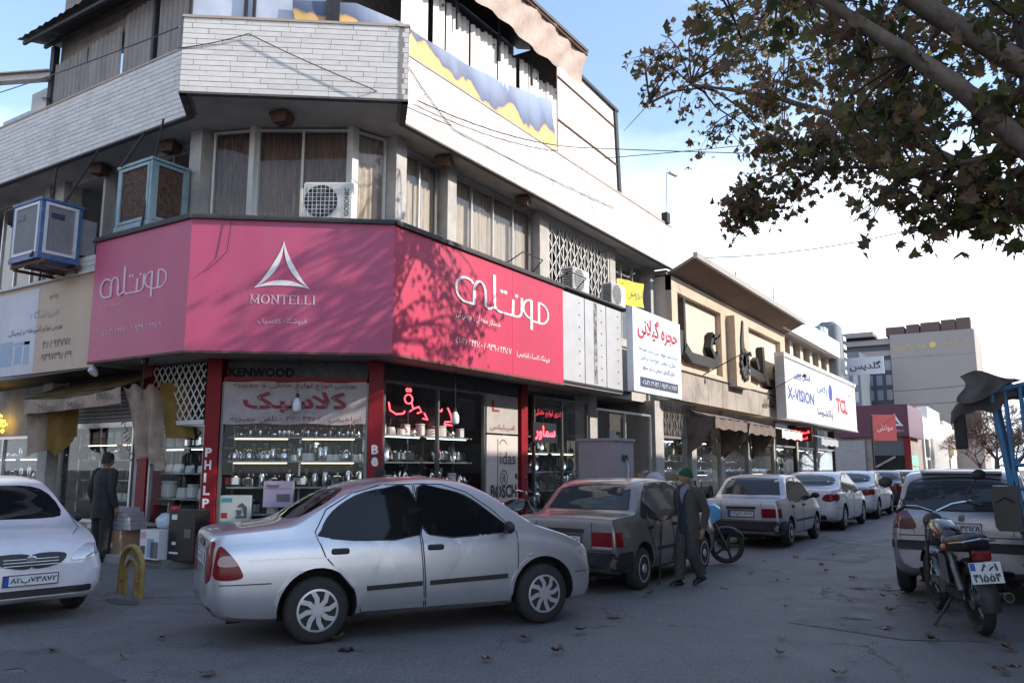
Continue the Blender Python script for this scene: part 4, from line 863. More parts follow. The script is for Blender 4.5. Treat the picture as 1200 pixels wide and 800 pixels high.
k = MB(FG); k.ribbon([(14.88 + 0.14 * math.cos(R(a)), 1.37 + 0.16 * math.sin(R(a))) for a in range(0, 375, 15)], 0.025, 0, 0.004); k.box(14.83, 14.86, 1.27, 1.47, 0, 0.004); k.box(14.90, 14.93, 1.27, 1.47, 0, 0.004); k.box(14.86, 14.90, 1.36, 1.38, 0, 0.004); k.build('emblem', M_dprint, PB)
k = MB(FG)
for i in range(9): k.box(14.30, 14.62, 2.05 - i * 0.055, 2.075 - i * 0.055, 0, 0.004)
k.build('printed_lines', M_slet2, PB); k = MB(FG); k.box(14.63, 14.65, 1.3, 2.2, 0, 0.004); k.ribbon(arc(14.85, 2.08, 0.13, 0.10, 0, 180), 0.02, 0, 0.004); k.build('printed_rule', M_dprint, PB)
k = MB(FG); k.box(14.62, 14.66, 0.9, 1.3, 0.0, 0.03); k.build('door_handle', M_alu, PB)
# --- next shop along the street: pots hung in a dark window, small red lightbox
shopfront(FG, 16.15, 18.85, 0.3, 3.2, 2, fm=M_dalu)
shelves(FG, 16.2, 18.8, [0.6, 1.05, 1.5, 1.95], -0.9, -0.3, 'display_shelving', 'dark shelving crowded with pans behind the samovar sign', lights=(1.95,), lm=M_lamp)
for z in (0.6, 1.05, 1.5, 1.95): shelf_row(FG, 16.3, 18.8, z, -0.42, ['pan', 'tray', 'pot', 'samovar', 'pan'], '%s in the dark window beside the red lightbox, shelf ' + {0.6: 'lowest', 1.05: 'second', 1.5: 'third', 1.95: 'topmost'}[z], 'wares in the dark window', (0.26, 0.36), 0.95)
NB = thing('red_lightbox_sign', 'small black lightbox with glowing red Persian word over the dark window', 'sign', tuple((FR(-9.6) @ Vector((16.4, 2.2, 0)))[:3]))
k = MB(FR(-9.6)); k.box(15.9, 16.98, 2.16, 2.62, -0.06, 0); k.build('box', M_blk, NB); text(fa('سماور'), P3(FR(-9.6), 15.98, 2.22, 0.004), 0.92, 0.33, M_neonr, NB, bold=0.02)
text(fa('کتری لوازم خانگی'), P3(FG, 16.2, 2.75, -0.02), 1.3, 0.22, mat('dim_red_film', (0.5, 0.03, 0.05), 0.5, emit=0.5), B)
# grille + frame at the far pier
shopfront(FG, 19.35, 23.0, 0.3, 3.1, 2)
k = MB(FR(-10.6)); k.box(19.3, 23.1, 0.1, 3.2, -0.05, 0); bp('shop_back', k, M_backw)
shelf_row(FG, 19.6, 22.9, 0.9, -0.4, ['pot', 'samovar', 'container'], '%s standing low in the window under the white sign', 'wares under the white sign', (0.3, 0.4), 1.2)
# --- side street: lattice window by the corner, then the shop with torn awning
FS = FL(YL)
shopfront(FS, -13.6, -12.02, 0.62, 2.30, 1)
lattice_o = MB(FL(8.96)); s0, s1, z0, z1 = -13.55, -12.05, 2.42, 3.4; pt = 0.17
for i in range(-8, 18):
    for sg in (1, -1):
        xa = s0 + i * pt; l = z1 - z0; xb = xa + sg * l * 0.75; xa_, xb_ = sorted((xa, xb))
        # clip the diagonal to the opening
        def cl(x): return z0 + (x - xa) / (xb - xa) * l
        lo, hi = max(xa_, s0), min(xb_, s1)
        if hi - lo > 0.02:
            p0, p1 = (lo, cl(lo)), (hi, cl(hi)); a = math.atan2(p1[1] - p0[1], p1[0] - p0[0]); L_ = math.hypot(p1[0] - p0[0], p1[1] - p0[1])
            lattice_o.box(0, L_, -0.011, 0.011, 0.0 if sg > 0 else 0.012, 0.011 if sg > 0 else 0.023, M=T((*p0, 0)) @ Matrix.Rotation(a, 4, 'Z'))
bp('lattice_grille', lattice_o, M_wframe); k = MB(FL(8.94)); k.box(-13.6, -12.0, 2.33, 2.41, -0.05, 0.02); bp('lattice_sill', k, M_wframe)
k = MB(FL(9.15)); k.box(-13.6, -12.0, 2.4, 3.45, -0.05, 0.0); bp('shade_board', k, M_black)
k = MB(FS); k.box(-13.6, -12.02, 0.1, 0.56, -0.1, 0.02); bp('plinth', k, MATS['black_plinth'])
shelves(FS, -13.55, -12.1, [1.05, 1.5, 1.95], -0.7, -0.2, 'display_shelving', 'narrow shelving of white goods left of the PHILPS pillar', lights=(1.95,), lm=M_lampc)
shelf_row(FS, -13.4, -12.15, 1.95, -0.35, ['container', 'toaster'], '%s on the top shelf left of the PHILPS pillar', 'wares left of the pillar, top', (0.24, 0.3), 1.0)
shelf_row(FS, -13.4, -12.15, 1.5, -0.35, ['container', 'blender'], '%s on the middle shelf left of the PHILPS pillar', 'wares left of the pillar, middle', (0.22, 0.28), 1.1)
shelf_row(FS, -13.4, -12.15, 1.05, -0.35, ['blender', 'container'], '%s on the low shelf left of the PHILPS pillar', 'wares left of the pillar, low', (0.22, 0.28), 1.3)
# shop with roller shutter
FT = FL(9.15)
RS = thing('roller_shutter', 'half lowered grey roller shutter over the side-street shop window', 'shutter', (-15.9, 9.1, 2.45))
for i in range(8):
    k = MB(FT); k.loft([[(-17.0, 2.46 + 0.075 * i + z, d) for z, d in ((0, 0), (0.02, 0.02), (0.05, 0.025), (0.072, 0.002))], [(-14.3, 2.46 + 0.075 * i + z, d) for z, d in ((0, 0), (0.02, 0.02), (0.05, 0.025), (0.072, 0.002))]], cap=True); k.build('slat', mat('shutter_grey', (0.36, 0.34, 0.34), 0.5, 0.2, var=0.12, dirt=(0.2, 0.18, 0.17)), RS)
k = MB(FT); k.box(-17.0, -14.3, 2.39, 2.455, -0.02, 0.04); k.build('bottom_rail', M_alu, RS)
shopfront(FT, -16.95, -14.35, 0.6, 2.36, 1); k = MB(FT); k.box(-17.0, -14.3, 0.1, 0.54, -0.2, 0.03); bp('plinth', k, mat('stone_plinth', (0.25, 0.22, 0.20), 0.7, var=0.2))
SHL = shelves(FT, -16.9, -14.4, [0.95, 1.35, 1.75, 2.08], -0.9, -0.5, 'display_shelving', 'shelving of coloured goods behind the shutter shop window', lights=(2.08,), lm=M_lamp)
for z, ks in ((2.08, ['container', 'flask']), (1.75, ['pot', 'jar']), (1.35, ['jar', 'container']), (0.95, ['pot', 'blender'])):
    shelf_row(FT, -16.8, -14.5, z, -0.68, ks, '%s in the shutter shop window, shelf ' + {2.08: 'topmost', 1.75: 'third', 1.35: 'second', 0.95: 'lowest'}[z], 'wares in the shutter shop window', (0.2, 0.28), 0.95)
# coloured packets on its top shelf
for i in range(9):
    carton('%s coloured packet from the left in the row under the roller shutter' % ORD[i + 1], onF(FT, -16.75 + i * 0.27, 2.08, -0.55), 0.2, 0.24, 0.1, None, [(0.1, 0.9, 0.5, 0.9, M_slet)], [M_tones[0], M_tones[2], M_tones[3], M_tones[1], M_tones[2], M_tones[3], M_tones[1], M_tones[4], M_tones[0]][i], group='coloured packets')
k = MB(FT); k.box(-14.28, -13.95, 0.1, 3.3, -0.2, 0.0); bp('pier', k, M_conc)
shopfront(FT, -21, -17.4, 0.5, 2.2, 2)
k = MB(FT); k.box(-21, -17.4, 2.27, 3.4, -0.1, 0.0); bp('header_board', k, mat('grey_header', (0.20, 0.19, 0.19), 0.7, var=0.4, scale=2))
shelves(FT, -20.9, -17.5, [0.9, 1.35, 1.8], -0.8, -0.3, 'display_shelving', 'dark shelving of the shop at the left edge', lights=(1.8,), lm=M_lampc)
for z in (0.9, 1.35, 1.8): shelf_row(FT, -20.5, -17.5, z, -0.5, ['pot', 'kettle', 'pan', 'flask'], '%s in the leftmost shop window, shelf ' + {0.9: 'lowest', 1.35: 'middle', 1.8: 'topmost'}[z], 'wares in the leftmost shop', (0.26, 0.34), 1.0)
neon('neon_sign', 'yellow neon Persian word above the leftmost shop window', FL(8.98), [[(0.05, 0.25), (0.0, 0.55), (0.12, 0.6), (0.2, 0.3), (0.1, 0.1)], [(0.3, 0.9), (0.42, 0.5), (0.35, 0.25), (0.55, 0.3), (0.6, 0.7)], [(0.62, 0.45), (0.8, 0.6), (0.95, 0.4), (0.75, 0.3)], [(0.45, 0.95), (0.62, 0.85)]], -19.5, 2.36, 0.75, 0.4, M_neony, 0.022, dots=((0.75, 0.05),))
# torn awning: beige cloth with a valance and two hanging flaps
AW = thing('torn_awning', 'torn beige and ochre awning hanging over the shutter shop', 'awning', (-15.2, 8.6, 2.6))
M_awn = mat('beige_awning_cloth', (0.35, 0.26, 0.20), 0.9, var=0.2, scale=3, bump=0.4, bscale=8, dirt=(0.12, 0.09, 0.07), dscale=2.5, damt=0.7)
M_ochre = mat('ochre_awning_lining', (0.20, 0.125, 0.03), 0.9, var=0.35, scale=3)
def sheet(fun, nu, nv, name, mm, parent):
    k = MB(); k.loft([[fun(i / nu, j / nv) for i in range(nu + 1)] for j in range(nv + 1)], closed=False, cap=False); return k.build(name, mm, parent, smooth=180)
sheet(lambda u, v: (-16.85 + 3.3 * u, 8.35 + 0.75 * (1 - v) + 0.03 * math.sin(u * 21), 3.25 - 0.30 * v - 0.10 * math.sin(u * math.pi) * v + 0.08 * u), 26, 5, 'awning_top', M_ochre, AW)
sheet(lambda u, v: (-16.85 + 3.3 * u, 8.34 + 0.02 * math.sin(u * 30 + v * 2), 2.93 + 0.08 * u - (0.30 - 0.08 * math.sin(u * math.pi)) * v - 0.09 * math.sin(u * math.pi)), 30, 5, 'valance', M_awn, AW)
sheet(lambda u, v: (-13.55 + 0.38 * u + 0.55 * v + 0.05 * math.sin(v * 6), 8.36 + 0.55 * u * (1 - 0.3 * v) + 0.07 * math.sin(u * 16 + v * 2) * (0.3 + v), 3.02 - 1.25 * v - 0.2 * u * v - 0.05 * math.sin(u * 16)), 30, 12, 'hanging_flap', M_awn, AW)
sheet(lambda u, v: (-13.15 + 0.34 * u + 0.30 * v, 8.8 + 0.3 * u + 0.04 * math.sin(u * 8), 3.1 - 1.0 * v), 8, 8, 'hanging_flap', M_ochre, AW)
sheet(lambda u, v: (-16.85 + 0.55 * u + 0.12 * v * (1 - u), 8.38 + 0.6 * u + 0.05 * math.sin(u * 9 + v * 2), 2.85 - (1.05 - 0.25 * u) * v), 12, 8, 'hanging_flap', M_awn, AW)
sheet(lambda u, v: (-16.3 + 0.45 * u, 8.55 + 0.4 * u + 0.05 * math.sin(u * 11), 2.75 - (0.75 + 0.2 * math.sin(u * 5)) * v), 8, 6, 'hanging_flap', M_ochre, AW)
for s_, z_ in ((-16.2, 2.66), (-15.2, 2.66), (-14.25, 2.8)): text('Milou', P3(FL(8.31), s_, z_), 0.5, 0.14, M_dprint, AW)
text('Milou', FL(8.30) @ T((-13.42, 2.35, 0)) @ RZ(-62), 0.75, 0.16, M_dprint, AW)
k = MB(); k.tube([(-16.85, 9.1, 3.25), (-16.85, 8.35, 2.93)], 0.015, 5); k.tube([(-13.55, 9.1, 3.3), (-13.55, 8.35, 3.02)], 0.015, 5); k.tube([(-16.85, 8.35, 2.94), (-13.55, 8.35, 3.02)], 0.015, 5); k.build('awning_frame', M_dark, AW)
# hanging bulbs
def bulb(label, x, y, z, ztop, r=0.075):
    t = thing('hanging_bulb', label, 'bulb', (x, y, z), group='white bulbs hanging under the canopy')
    k = MB(T((x, y, z))); k.lathe([(0.01, -0.10), (r * 0.8, -0.085), (r, -0.05), (r, 0.05), (r * 0.75, 0.10), (0.03, 0.14)], 16); k.build('glass', mat('white_bulb', (0.75, 0.76, 0.82), 0.3), t, smooth=50)
    k = MB(T((x, y, z))); k.lathe([(0.032, 0.14), (0.032, 0.2), (0.015, 0.22)], 10); k.tube([(0, 0, 0.2), (0.004, 0, ztop - z)], 0.005, 5); k.build('cord', M_blk, t)
def cpt(s, d): p = CF @ Vector((s, 0, d)); return p.x, p.y
bulb('white bulb hanging before the red pillar by the awning', -13.25, 8.55, 2.48, 3.45); bulb('white bulb hanging before the cloth banner', *cpt(1.45, 0.35), 2.62, 3.45); bulb('white bulb hanging before the red neon script', -9.25, 12.45, 2.50, 3.45)
# small lamp and camera under the canopy
cc = thing('security_camera', 'small black dome camera under the crimson sign', 'camera', (-12.7, 8.2, 3.4)); k = MB(); k.ell((-12.7, 8.2, 3.38), 0.06, 0.06, 0.07); k.lathe([(0.06, 3.4), (0.07, 3.45)], 10, M=T((-12.7, 8.2, 0))); k.build('dome', M_blk, cc, smooth=60)
fl = thing('flood_lamp', 'small white spotlight at the left end of the crimson sign', 'lamp', (-14.2, 8.2, 3.3)); k = MB(T((-14.15, 8.15, 3.3)) @ RX(40)); k.lathe([(0.03, -0.1), (0.07, -0.02), (0.075, 0.06), (0.03, 0.09)], 12); k.build('housing', M_cwhite, fl, smooth=40); k = MB(); k.tube([(-14.15, 8.2, 3.35), (-14.3, 8.35, 3.42)], 0.012, 5); k.build('arm', M_blk, fl)
# goods stacked on the pavement by the corner
def stackbox(label, x, y, z, w, d, h, rz, body, ex): return carton(label, T((x, y, z)) @ RZ(rz), w, h, d, None, ex, body)
stackbox('white appliance box with blue photo print on the pavement by the corner', -12.35, 8.42, 0.112, 0.48, 0.3, 0.47, 2, M_wpl, [(0.03, 0.3, 0.7, 0.92, mat('pale_pink_patch', (0.6, 0.3, 0.35), 0.5)), (0.05, 0.3, 0.15, 0.45, M_navy), (0.4, 0.75, 0.08, 0.7, M_bluep), (0.6, 0.98, 0.05, 0.6, M_gp)])
stackbox('black appliance box with white print behind the yellow arch stand', -11.78, 8.6, 0.112, 0.60, 0.3, 0.80, 5, M_blk, [(0.1, 0.3, 0.80, 0.9, M_slet), (0.06, 0.4, 0.12, 0.16, M_slet), (0.15, 0.3, 0.3, 0.36, M_slet), (0.6, 0.85, 0.45, 0.62, M_gp)])
stackbox('narrow red box standing between the appliance boxes', -12.12, 8.55, 0.60, 0.10, 0.12, 0.36, 4, M_redp, [(0.1, 0.9, 0.2, 0.8, M_slet)])
stackbox('brown carton behind the yellow arch stand', -13.7, 8.5, 0.112, 0.95, 0.4, 0.42, 0, M_card, [(0.7, 0.8, 0.3, 0.5, M_slet)])
for i in range(5): stackbox('stacked white tin set on the brown carton, layer %s' % ('lowest', 'second', 'third', 'fourth', 'topmost')[i], -13.55 + random.uniform(-.1, .1), 8.5, 0.54 + 0.075 * i, 1.1 - 0.1 * i, 0.35, 0.07, random.uniform(-6, 6), mat('pale_tin', (0.5, 0.5, 0.56), 0.35, 0.5, var=0.2), [])
k = MB(T((-12.35, 8.55, 0.60))); k.ell((0, 0, 0.10), 0.22, 0.12, 0.13, nu=10, nv=7); 
for v in k.v: v.z += random.uniform(-.02, .02)
tag(k.build('plastic_bag', mat('pale_plastic_bag', (0.45, 0.55, 0.62), 0.35, var=0.2, bump=0.8, bscale=15), smooth=60), 'crumpled pale blue plastic bag on the white appliance box', 'bag')
# ================================================================ NEIGHBOURS ALONG THE STREET
M_beige = mat('beige_render', (0.52, 0.41, 0.31), 0.8, var=0.10, scale=1.2, bump=0.15, dirt=(0.30, 0.22, 0.16), dscale=0.9, damt=0.5)
M_beige2 = mat('pale_render', (0.62, 0.52, 0.42), 0.8, var=0.08, scale=1.2, dirt=(0.40, 0.31, 0.24), dscale=0.9, damt=0.4)
M_band = mat('grey_stone_band', (0.34, 0.29, 0.25), 0.7, var=0.15, scale=1.5, dirt=(0.10, 0.08, 0.07), dscale=1.0, damt=0.7)
M_eave = mat('brown_eave', (0.20, 0.14, 0.10), 0.8, var=0.25, scale=3, stretch=(1, 6, 1))
M_cloth2 = mat('brown_awning_cloth', (0.16, 0.12, 0.10), 0.9, var=0.25, scale=3, bump=0.3, bscale=8)
M_wawn = mat('white_awning_cloth', (0.62, 0.60, 0.56), 0.8, var=0.1)
BB = thing('beige_building', 'two-storey beige building with big dark relief letters and a brown eave', 'building', (-9.6, 30.5, 0))
FB = FR(-9.2)
k = MB(FB); k.box(23.65, 37.4, 3.65, 7.55, -0.6, -0.2); k.build('wall', M_beige2, BB)
k = MB(FB)
for a, b_ in ((23.65, 24.15), (28.4, 29.0), (30.7, 31.4), (36.6, 37.4)): k.box(a, b_, 4.62, 7.55, -0.2, 0.0)
k.box(23.65, 37.4, 7.1, 7.55, -0.197, 0.004); k.box(23.65, 37.4, 4.62, 4.78, -0.197, 0.004); k.build('raised_frame', M_beige, BB)
k = MB(FB); k.box(29.0, 30.7, 4.5, 7.1, -0.2, 0.32); k.build('projecting_panel', M_beige, BB)
for i in range(9):
    a = 23.65 + i * 13.75 / 9; k = MB(FB); k.box(a + 0.012, a + 13.75 / 9 - 0.012, 3.66, 4.60, -0.19, 0.015); k.build('stone_panel', M_band, BB)
k = MB(FB); k.box(23.65, 37.4, 4.58, 4.62, -0.2, 0.05); k.build('dark_groove', M_dark, BB)
k = MB(); k.add([(-9.3, 23.6, 7.55), (-9.3, 37.6, 7.55), (-8.35, 37.6, 8.0), (-8.35, 23.6, 8.0), (-9.3, 23.6, 7.65), (-9.3, 37.6, 7.65), (-8.35, 37.6, 8.1), (-8.35, 23.6, 8.1)], [(3, 2, 1, 0), (4, 5, 6, 7), (0, 1, 5, 4), (1, 2, 6, 5), (2, 3, 7, 6), (3, 0, 4, 7)]); k.build('eave', M_eave, BB)
k = MB(); k.box(-8.42, -8.28, 23.55, 37.65, 7.98, 8.16); k.build('gutter', mat('grey_gutter', (0.35, 0.32, 0.30), 0.5, 0.3), BB)
k = MB(); k.box(-20, -9.35, 23.65, 37.4, 7.6, 7.75); k.box(-20, -9.8, 37.1, 37.4, 0, 7.6); k.build('roof', M_conc, BB)
# relief letters: heavy dark strokes
FBL = FR(-9.36)
for st_, w_ in (([(24.6, 7.0), (24.62, 5.4)], 0.16), ([(24.0, 5.0), (24.25, 5.35), (24.3, 5.9)], 0.3), ([(24.6, 5.4), (25.2, 5.12), (27.5, 5.15), (27.9, 5.5)], 0.34), ([(27.2, 6.1), (28.1, 6.25), (27.5, 5.9)], 0.16), ([(27.4, 6.2), (27.1, 5.7), (27.5, 5.4)], 0.22),
                ([(31.6, 5.35), (33.6, 5.2)], 0.30), ([(33.6, 6.5), (33.65, 5.3), (34.2, 5.1), (36.2, 5.12)], 0.32), ([(32.6, 5.9), (32.9, 5.5)], 0.25), ([(35.9, 5.9), (36.3, 5.6), (36.2, 5.2)], 0.24)):
    k = MB(FBL); k.ribbon(st_, w_, 0.0, 0.22); k.build('relief_letter', mat('dark_bronze', (0.035, 0.033, 0.03), 0.5, 0.4, var=0.3), BB)
# leaf shaped emblem on the projecting panel
FE = FR(-8.87); k = MB(FE); k.ribbon([(29.85, 7.0), (29.7, 6.3), (29.75, 5.7), (29.9, 5.3)], lambda i: (0.08, 0.3, 0.5, 0.35)[i], 0, 0.05); k.build('emblem', MATS['dark_bronze'], BB)
for i in range(12):
    a = R(i * 30); k = MB(FE); k.lathe([(0.13, 0), (0.13, 0.07), (0.05, 0.09)], 8, M=T((29.9 + 0.45 * math.cos(a), 5.35 + 0.5 * math.sin(a), 0))); k.build('emblem_petal', MATS['dark_bronze'], BB)
k = MB(FE); k.lathe([(0.36, 0), (0.36, 0.05)], 14, M=T((29.9, 5.35, 0))); k.build('emblem_disc', MATS['dark_bronze'], BB)
text(fa('پوشاک ایرانی'), P3(FR(-9.18), 33.2, 3.95, 0.01), 1.8, 0.42, MATS['dark_bronze'], BB, bold=0.03)
# street lamps on arms fixed to the facade
def arm_lamp(y, label, l=1.1):
    t = thing('wall_lamp', label, 'lamp', (-9.15, y, 4.7), group='lamps on arms along the beige facade')
    k = MB(); k.tube([(-9.15, y, 4.65), (-9.15 + l, y + 0.7, 5.35), (-9.15 + l + 0.15, y + 0.75, 5.36)], 0.02, 6); k.build('arm', M_dark, t); k = MB(T((-9.15 + l + 0.25, y + 0.78, 5.34)) @ RY(20)); k.lathe([(0.03, 0.08), (0.06, 0.04), (0.10, -0.06), (0.09, -0.07)], 10); k.build('shade', M_dark, t)
arm_lamp(26.2, 'thin wall lamp arm before the first relief letters'); arm_lamp(33.9, 'thin wall lamp arm near the white sign with blue lettering')
# building three behind the long white sign
B3 = thing('pale_building', 'pale two-storey building with white parapet behind the long white sign', 'building', (-9.5, 43, 0))
k = MB(FR(-9.5)); k.box(37.45, 48.4, 6.2, 7.7, -0.6, -0.5); k.box(37.45, 48.4, 3.6, 6.2, -0.6, -0.1); k.build('wall', M_band, B3)
for i in range(6): k = MB(FR(-9.5)); k.box(37.5 + i * 2.05, 38.1 + i * 2.05, 6.2, 7.7, -0.5, 0.0); k.build('pilaster', M_beige2, B3)
for i in range(5): window(FR(-9.75), 38.12 + i * 2.05, 39.53 + i * 2.05, 6.2, 7.68, 2, parent=B3)
k = MB(FR(-8.9)); k.box(36.2, 48.5, 7.7, 8.6, -0.3, 0.0); k.build('parapet', M_white3, B3); k = MB(); k.box(-20, -9.2, 37.5, 48.4, 7.7, 7.8); k.build('roof', M_conc, B3)
k = MB(FR(-9.2)); k.box(31.0, 36.2, 7.8, 8.75, -2.6, -2.4); k.build('roof_wall', M_beige2, B3)
for y_, z_ in ((32.5, 9.6), (34.0, 9.4), (38.5, 10.1), (40, 9.3)):
    t = thing('roof_antenna', 'thin roof antenna mast %s' % {32.5: 'over the middle of the beige eave', 34.0: 'over the far part of the beige eave', 38.5: 'tallest over the pale parapet', 40: 'leaning over the pale parapet'}[y_], 'antenna', (-9.6, y_, 8.0)); k = MB(); k.tube([(-10.0, y_, 7.7), (-9.9, y_ + 0.25, z_)], 0.02, 5); k.build('mast', M_dark, t)
    k = MB()
    for j in range(3): k.tube([(-10.2, y_ + 0.05, z_ - 0.25 * j), (-9.6, y_ + 0.4, z_ - 0.25 * j)], 0.01, 4)
    k.build('rods', M_dark, t)
t = thing('roof_cooler', 'dark cooler box on the roof behind the beige eave', 'air cooler', (-10.5, 34.6, 7.9)); k = MB(); k.rbox(-11, -10.1, 34.2, 35.2, 8.3, 9.0, 0.05); k.build('casing', M_louv, t); k = MB(); [k.box(x, x + 0.05, y, y + 0.05, 7.7, 8.3) for x in (-10.95, -10.2) for y in (34.25, 35.1)]; k.build('legs', M_dark, t)
for y0_, hh, cc_ in ((46.2, 9.5, M_teal), (47.3, 9.6, M_cwhite)): 
    t = thing('roof_cooler', ('teal' if cc_ is M_teal else 'pale') + ' cooler box on the roof by the grey tower', 'air cooler', (-9.6, y0_, 8.6)); k = MB(); k.rbox(-10.3, -9.4, y0_, y0_ + 0.9, 8.9, hh - 0.2, 0.05); k.build('casing', cc_, t); k = MB(); [k.box(x, x + 0.05, y, y + 0.05, 7.8, 8.9) for x in (-10.25, -9.5) for y in (y0_ + 0.05, y0_ + 0.8)]; k.build('legs', M_dark, t)
# long white sign with blue and red lettering
XS = thing('long_white_sign', 'long white billboard sign with blue and red brand lettering', 'sign', (-8.6, 42.5, 3.6)); FX = FR(-8.6)
M_wsign2 = mat('white_billboard', (0.70, 0.72, 0.78), 0.4, var=0.04); M_blue = mat('blue_print', (0.03, 0.06, 0.32), 0.5)
k = MB(FX); k.box(34.6, 50.6, 3.66, 6.2, -0.35, 0); k.build('sign_panel', M_wsign2, XS); k = MB(FX); k.box(34.5, 50.7, 6.2, 6.38, -0.35, 0.06); k.build('top_cover', M_white3, XS); k = MB(FX); k.box(34.5, 50.7, 3.58, 3.66, -0.35, 0.03); k.box(34.5, 34.6, 3.66, 6.2, -0.35, 0.05); k.build('frame', M_gpan, XS)
text('X-VISION', P3(FX, 35.0, 4.45), 4.9, 0.55, M_blue, XS, bold=0.02); text(fa('ایکس ویژن'), P3(FX, 36.3, 5.40), 3.0, 0.52, M_blue, XS, bold=0.02); text('TCL', P3(FX, 45.0, 4.45), 3.0, 0.78, M_redp, XS, bold=0.04); text(fa('پلاس'), P3(FX, 40.7, 5.1), 2.2, 0.5, M_blue, XS, bold=0.02); text(fa('پاکشوما'), P3(FX, 40.5, 3.95), 3.5, 0.48, M_navy, XS, bold=0.02); text(fa('تی سی ال'), P3(FX, 47.6, 5.45), 2.3, 0.34, M_redp, XS); text('۰۵۱', P3(FX, 45.4, 3.85), 1.2, 0.13, M_navy, XS)
k = MB(FX); k.lathe([(0.42, 0), (0.42, 0.02)], 18, M=T((43.7, 5.35, 0))); k.build('blue_disc', M_blue, XS)
# grey rounded tower
GT = thing('grey_tower', 'tall grey rounded facade tower beyond the long white sign', 'tower', (-9.2, 49.5, 0)); k = MB(); k.rbox(-10.2, -8.95, 48.5, 50.2, 3.6, 9.9, 0.4, n=5); k.build('shaft', mat('slate_panel', (0.13, 0.15, 0.17), 0.4, 0.2, var=0.1), GT, smooth=40)
for i in range(5): k = MB(); k.box(-10.6, -9.0, 50.3, 51.2, 7.0 + i * 0.5, 7.25 + i * 0.5); k.build('pale_slab', M_cwhite, GT)
BS = thing('blade_sign', 'white blade sign with dark Persian script on the grey tower', 'sign', (-8.0, 50.4, 6.9)); k = MB(FL(50.35)); k.box(-8.9, -6.9, 6.9, 7.9, -0.08, 0.0); k.build('panel', M_wsign, BS); text(fa('گلدیس'), P3(FL(50.35), -8.75, 7.1), 1.7, 0.55, M_dprint, BS, bold=0.02)
# generic ground-floor shops under the beige and pale buildings
def small_shop(y0, y1, kind, lab):
    t = thing('shop_unit', lab, 'shop', (-9.8, (y0 + y1) / 2, 0.1)); F = FR(-9.75)
    [MB(F).box(a_, a_ + 0.22, 0.1, 3.65, -0.3, 0.05).build('pier', M_conc if kind != 'd' else M_dark, t) for a_ in (y0, y1 - 0.22)]
    k = MB(F); k.box(y0 + 0.22, y1 - 0.22, 0.1, 0.5, -0.2, 0.0); k.box(y0 + 0.22, y1 - 0.22, 2.5, 2.58, -0.1, 0.02); k.build('frame', M_alu, t)
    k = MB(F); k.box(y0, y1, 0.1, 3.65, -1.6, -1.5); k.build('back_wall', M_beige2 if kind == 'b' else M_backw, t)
    k = MB(F); k.box(y0 + 0.22, y1 - 0.22, 0.5, 2.5, -0.04, -0.03); k.build('pane', M_sglass, t)
    if kind in 'ab': lattice(F, y0 + 0.25, y1 - 0.25, 2.6, 3.55, 'lattice_grille', t, M_louv, 0.22, 0.02)
    if kind == 's':
        for i in range(26): k = MB(F); k.box(y0 + 0.22, y1 - 0.22, 0.5 + i * 0.09, 0.5 + i * 0.09 + 0.085, -0.02, 0.02); k.build('slat', MATS['shutter_grey'], t)
    else:
        goods = {}
        for z in (0.9, 1.35, 1.8, 2.25):
            k = MB(F); k.box(y0 + 0.3, y1 - 0.3, z - 0.025, z, -0.9, -0.4); k.build('shelf', M_shelf, t)
            n = int((y1 - y0) / 0.24)
            for i in range(n):
                kd = random.choice(('jar', 'flask', 'container', 'kettle', 'pot'))
                for me, nm in PROTO[kd]: goods.setdefault(me.materials[0].name, MB()).add([v.co for v in me.vertices], [list(p.vertices) for p in me.polygons], M=F @ T((y0 + 0.35 + i * 0.24, z, -0.6)) @ RX(-90))
        for mn, g_ in goods.items(): g_.build('displayed_goods', MATS[mn], t, smooth=40, kind='stuff')
        if kind == 'b':
            k = MB(F); k.box(y0 + 0.4, y1 - 0.4, 2.42, 2.46, -0.5, -0.44); k.build('strip_light', M_lamp, t); k = MB(F); k.box(y0 + 0.4, y1 - 0.4, 1.30, 1.32, -0.5, -0.44); k.build('strip_light', M_lamp, t)
        else: k = MB(F); k.box(y0 + 0.6, y1 - 0.6, 2.42, 2.45, -0.5, -0.46); k.build('strip_light', M_lampc, t)
    return t
small_shop(23.7, 26.6, 'a', 'first shop with lattice under the beige building'); small_shop(26.6, 29.6, 'b', 'brightly lit second shop under the beige building'); small_shop(29.6, 33.0, 'c', 'third shop under brown awnings'); small_shop(33.0, 36.8, 'b', 'fourth shop with warm lamps under the white awning'); small_shop(36.8, 40.8, 'd', 'fifth shop with dark frame under the long white sign'); small_shop(40.8, 45.0, 'c', 'sixth shop with grey awning under the long white sign'); small_shop(45.0, 49.8, 'd', 'seventh shop under the far end of the long white sign')
def awning(y0, y1, z, out, lab, mm, flaps=True, drop=0.35):
    t = thing('shop_awning', lab, 'awning', (-9.6, (y0 + y1) / 2, z)); n = max(6, int((y1 - y0) * 6))
    sheet(lambda u, v: (-9.7 + out * v, y0 + (y1 - y0) * u, z - 0.30 * v + 0.03 * math.sin(u * 19) * v), n, 4, 'awning_top', mm, t)
    sheet(lambda u, v: (-9.7 + out + 0.02 * math.sin(u * 25), y0 + (y1 - y0) * u, z - 0.30 + 0.03 * math.sin(u * 19) - drop * v), n, 3, 'valance', mm, t)
    if flaps:
        for s_ in (y0, y1): sheet(lambda u, v: (-9.7 + out * u * (1 - 0.35 * v), s_ + 0.07 * math.sin(u * 7 + v * 3), z - 0.25 - (1.3 - 0.5 * u) * v), 8, 8, 'side_flap', mm, t)
    k = MB(); k.tube([(-9.7 + out, y0, z - 0.3), (-9.7 + out, y1, z - 0.3)], 0.015, 5); k.build('rail', M_dark, t)
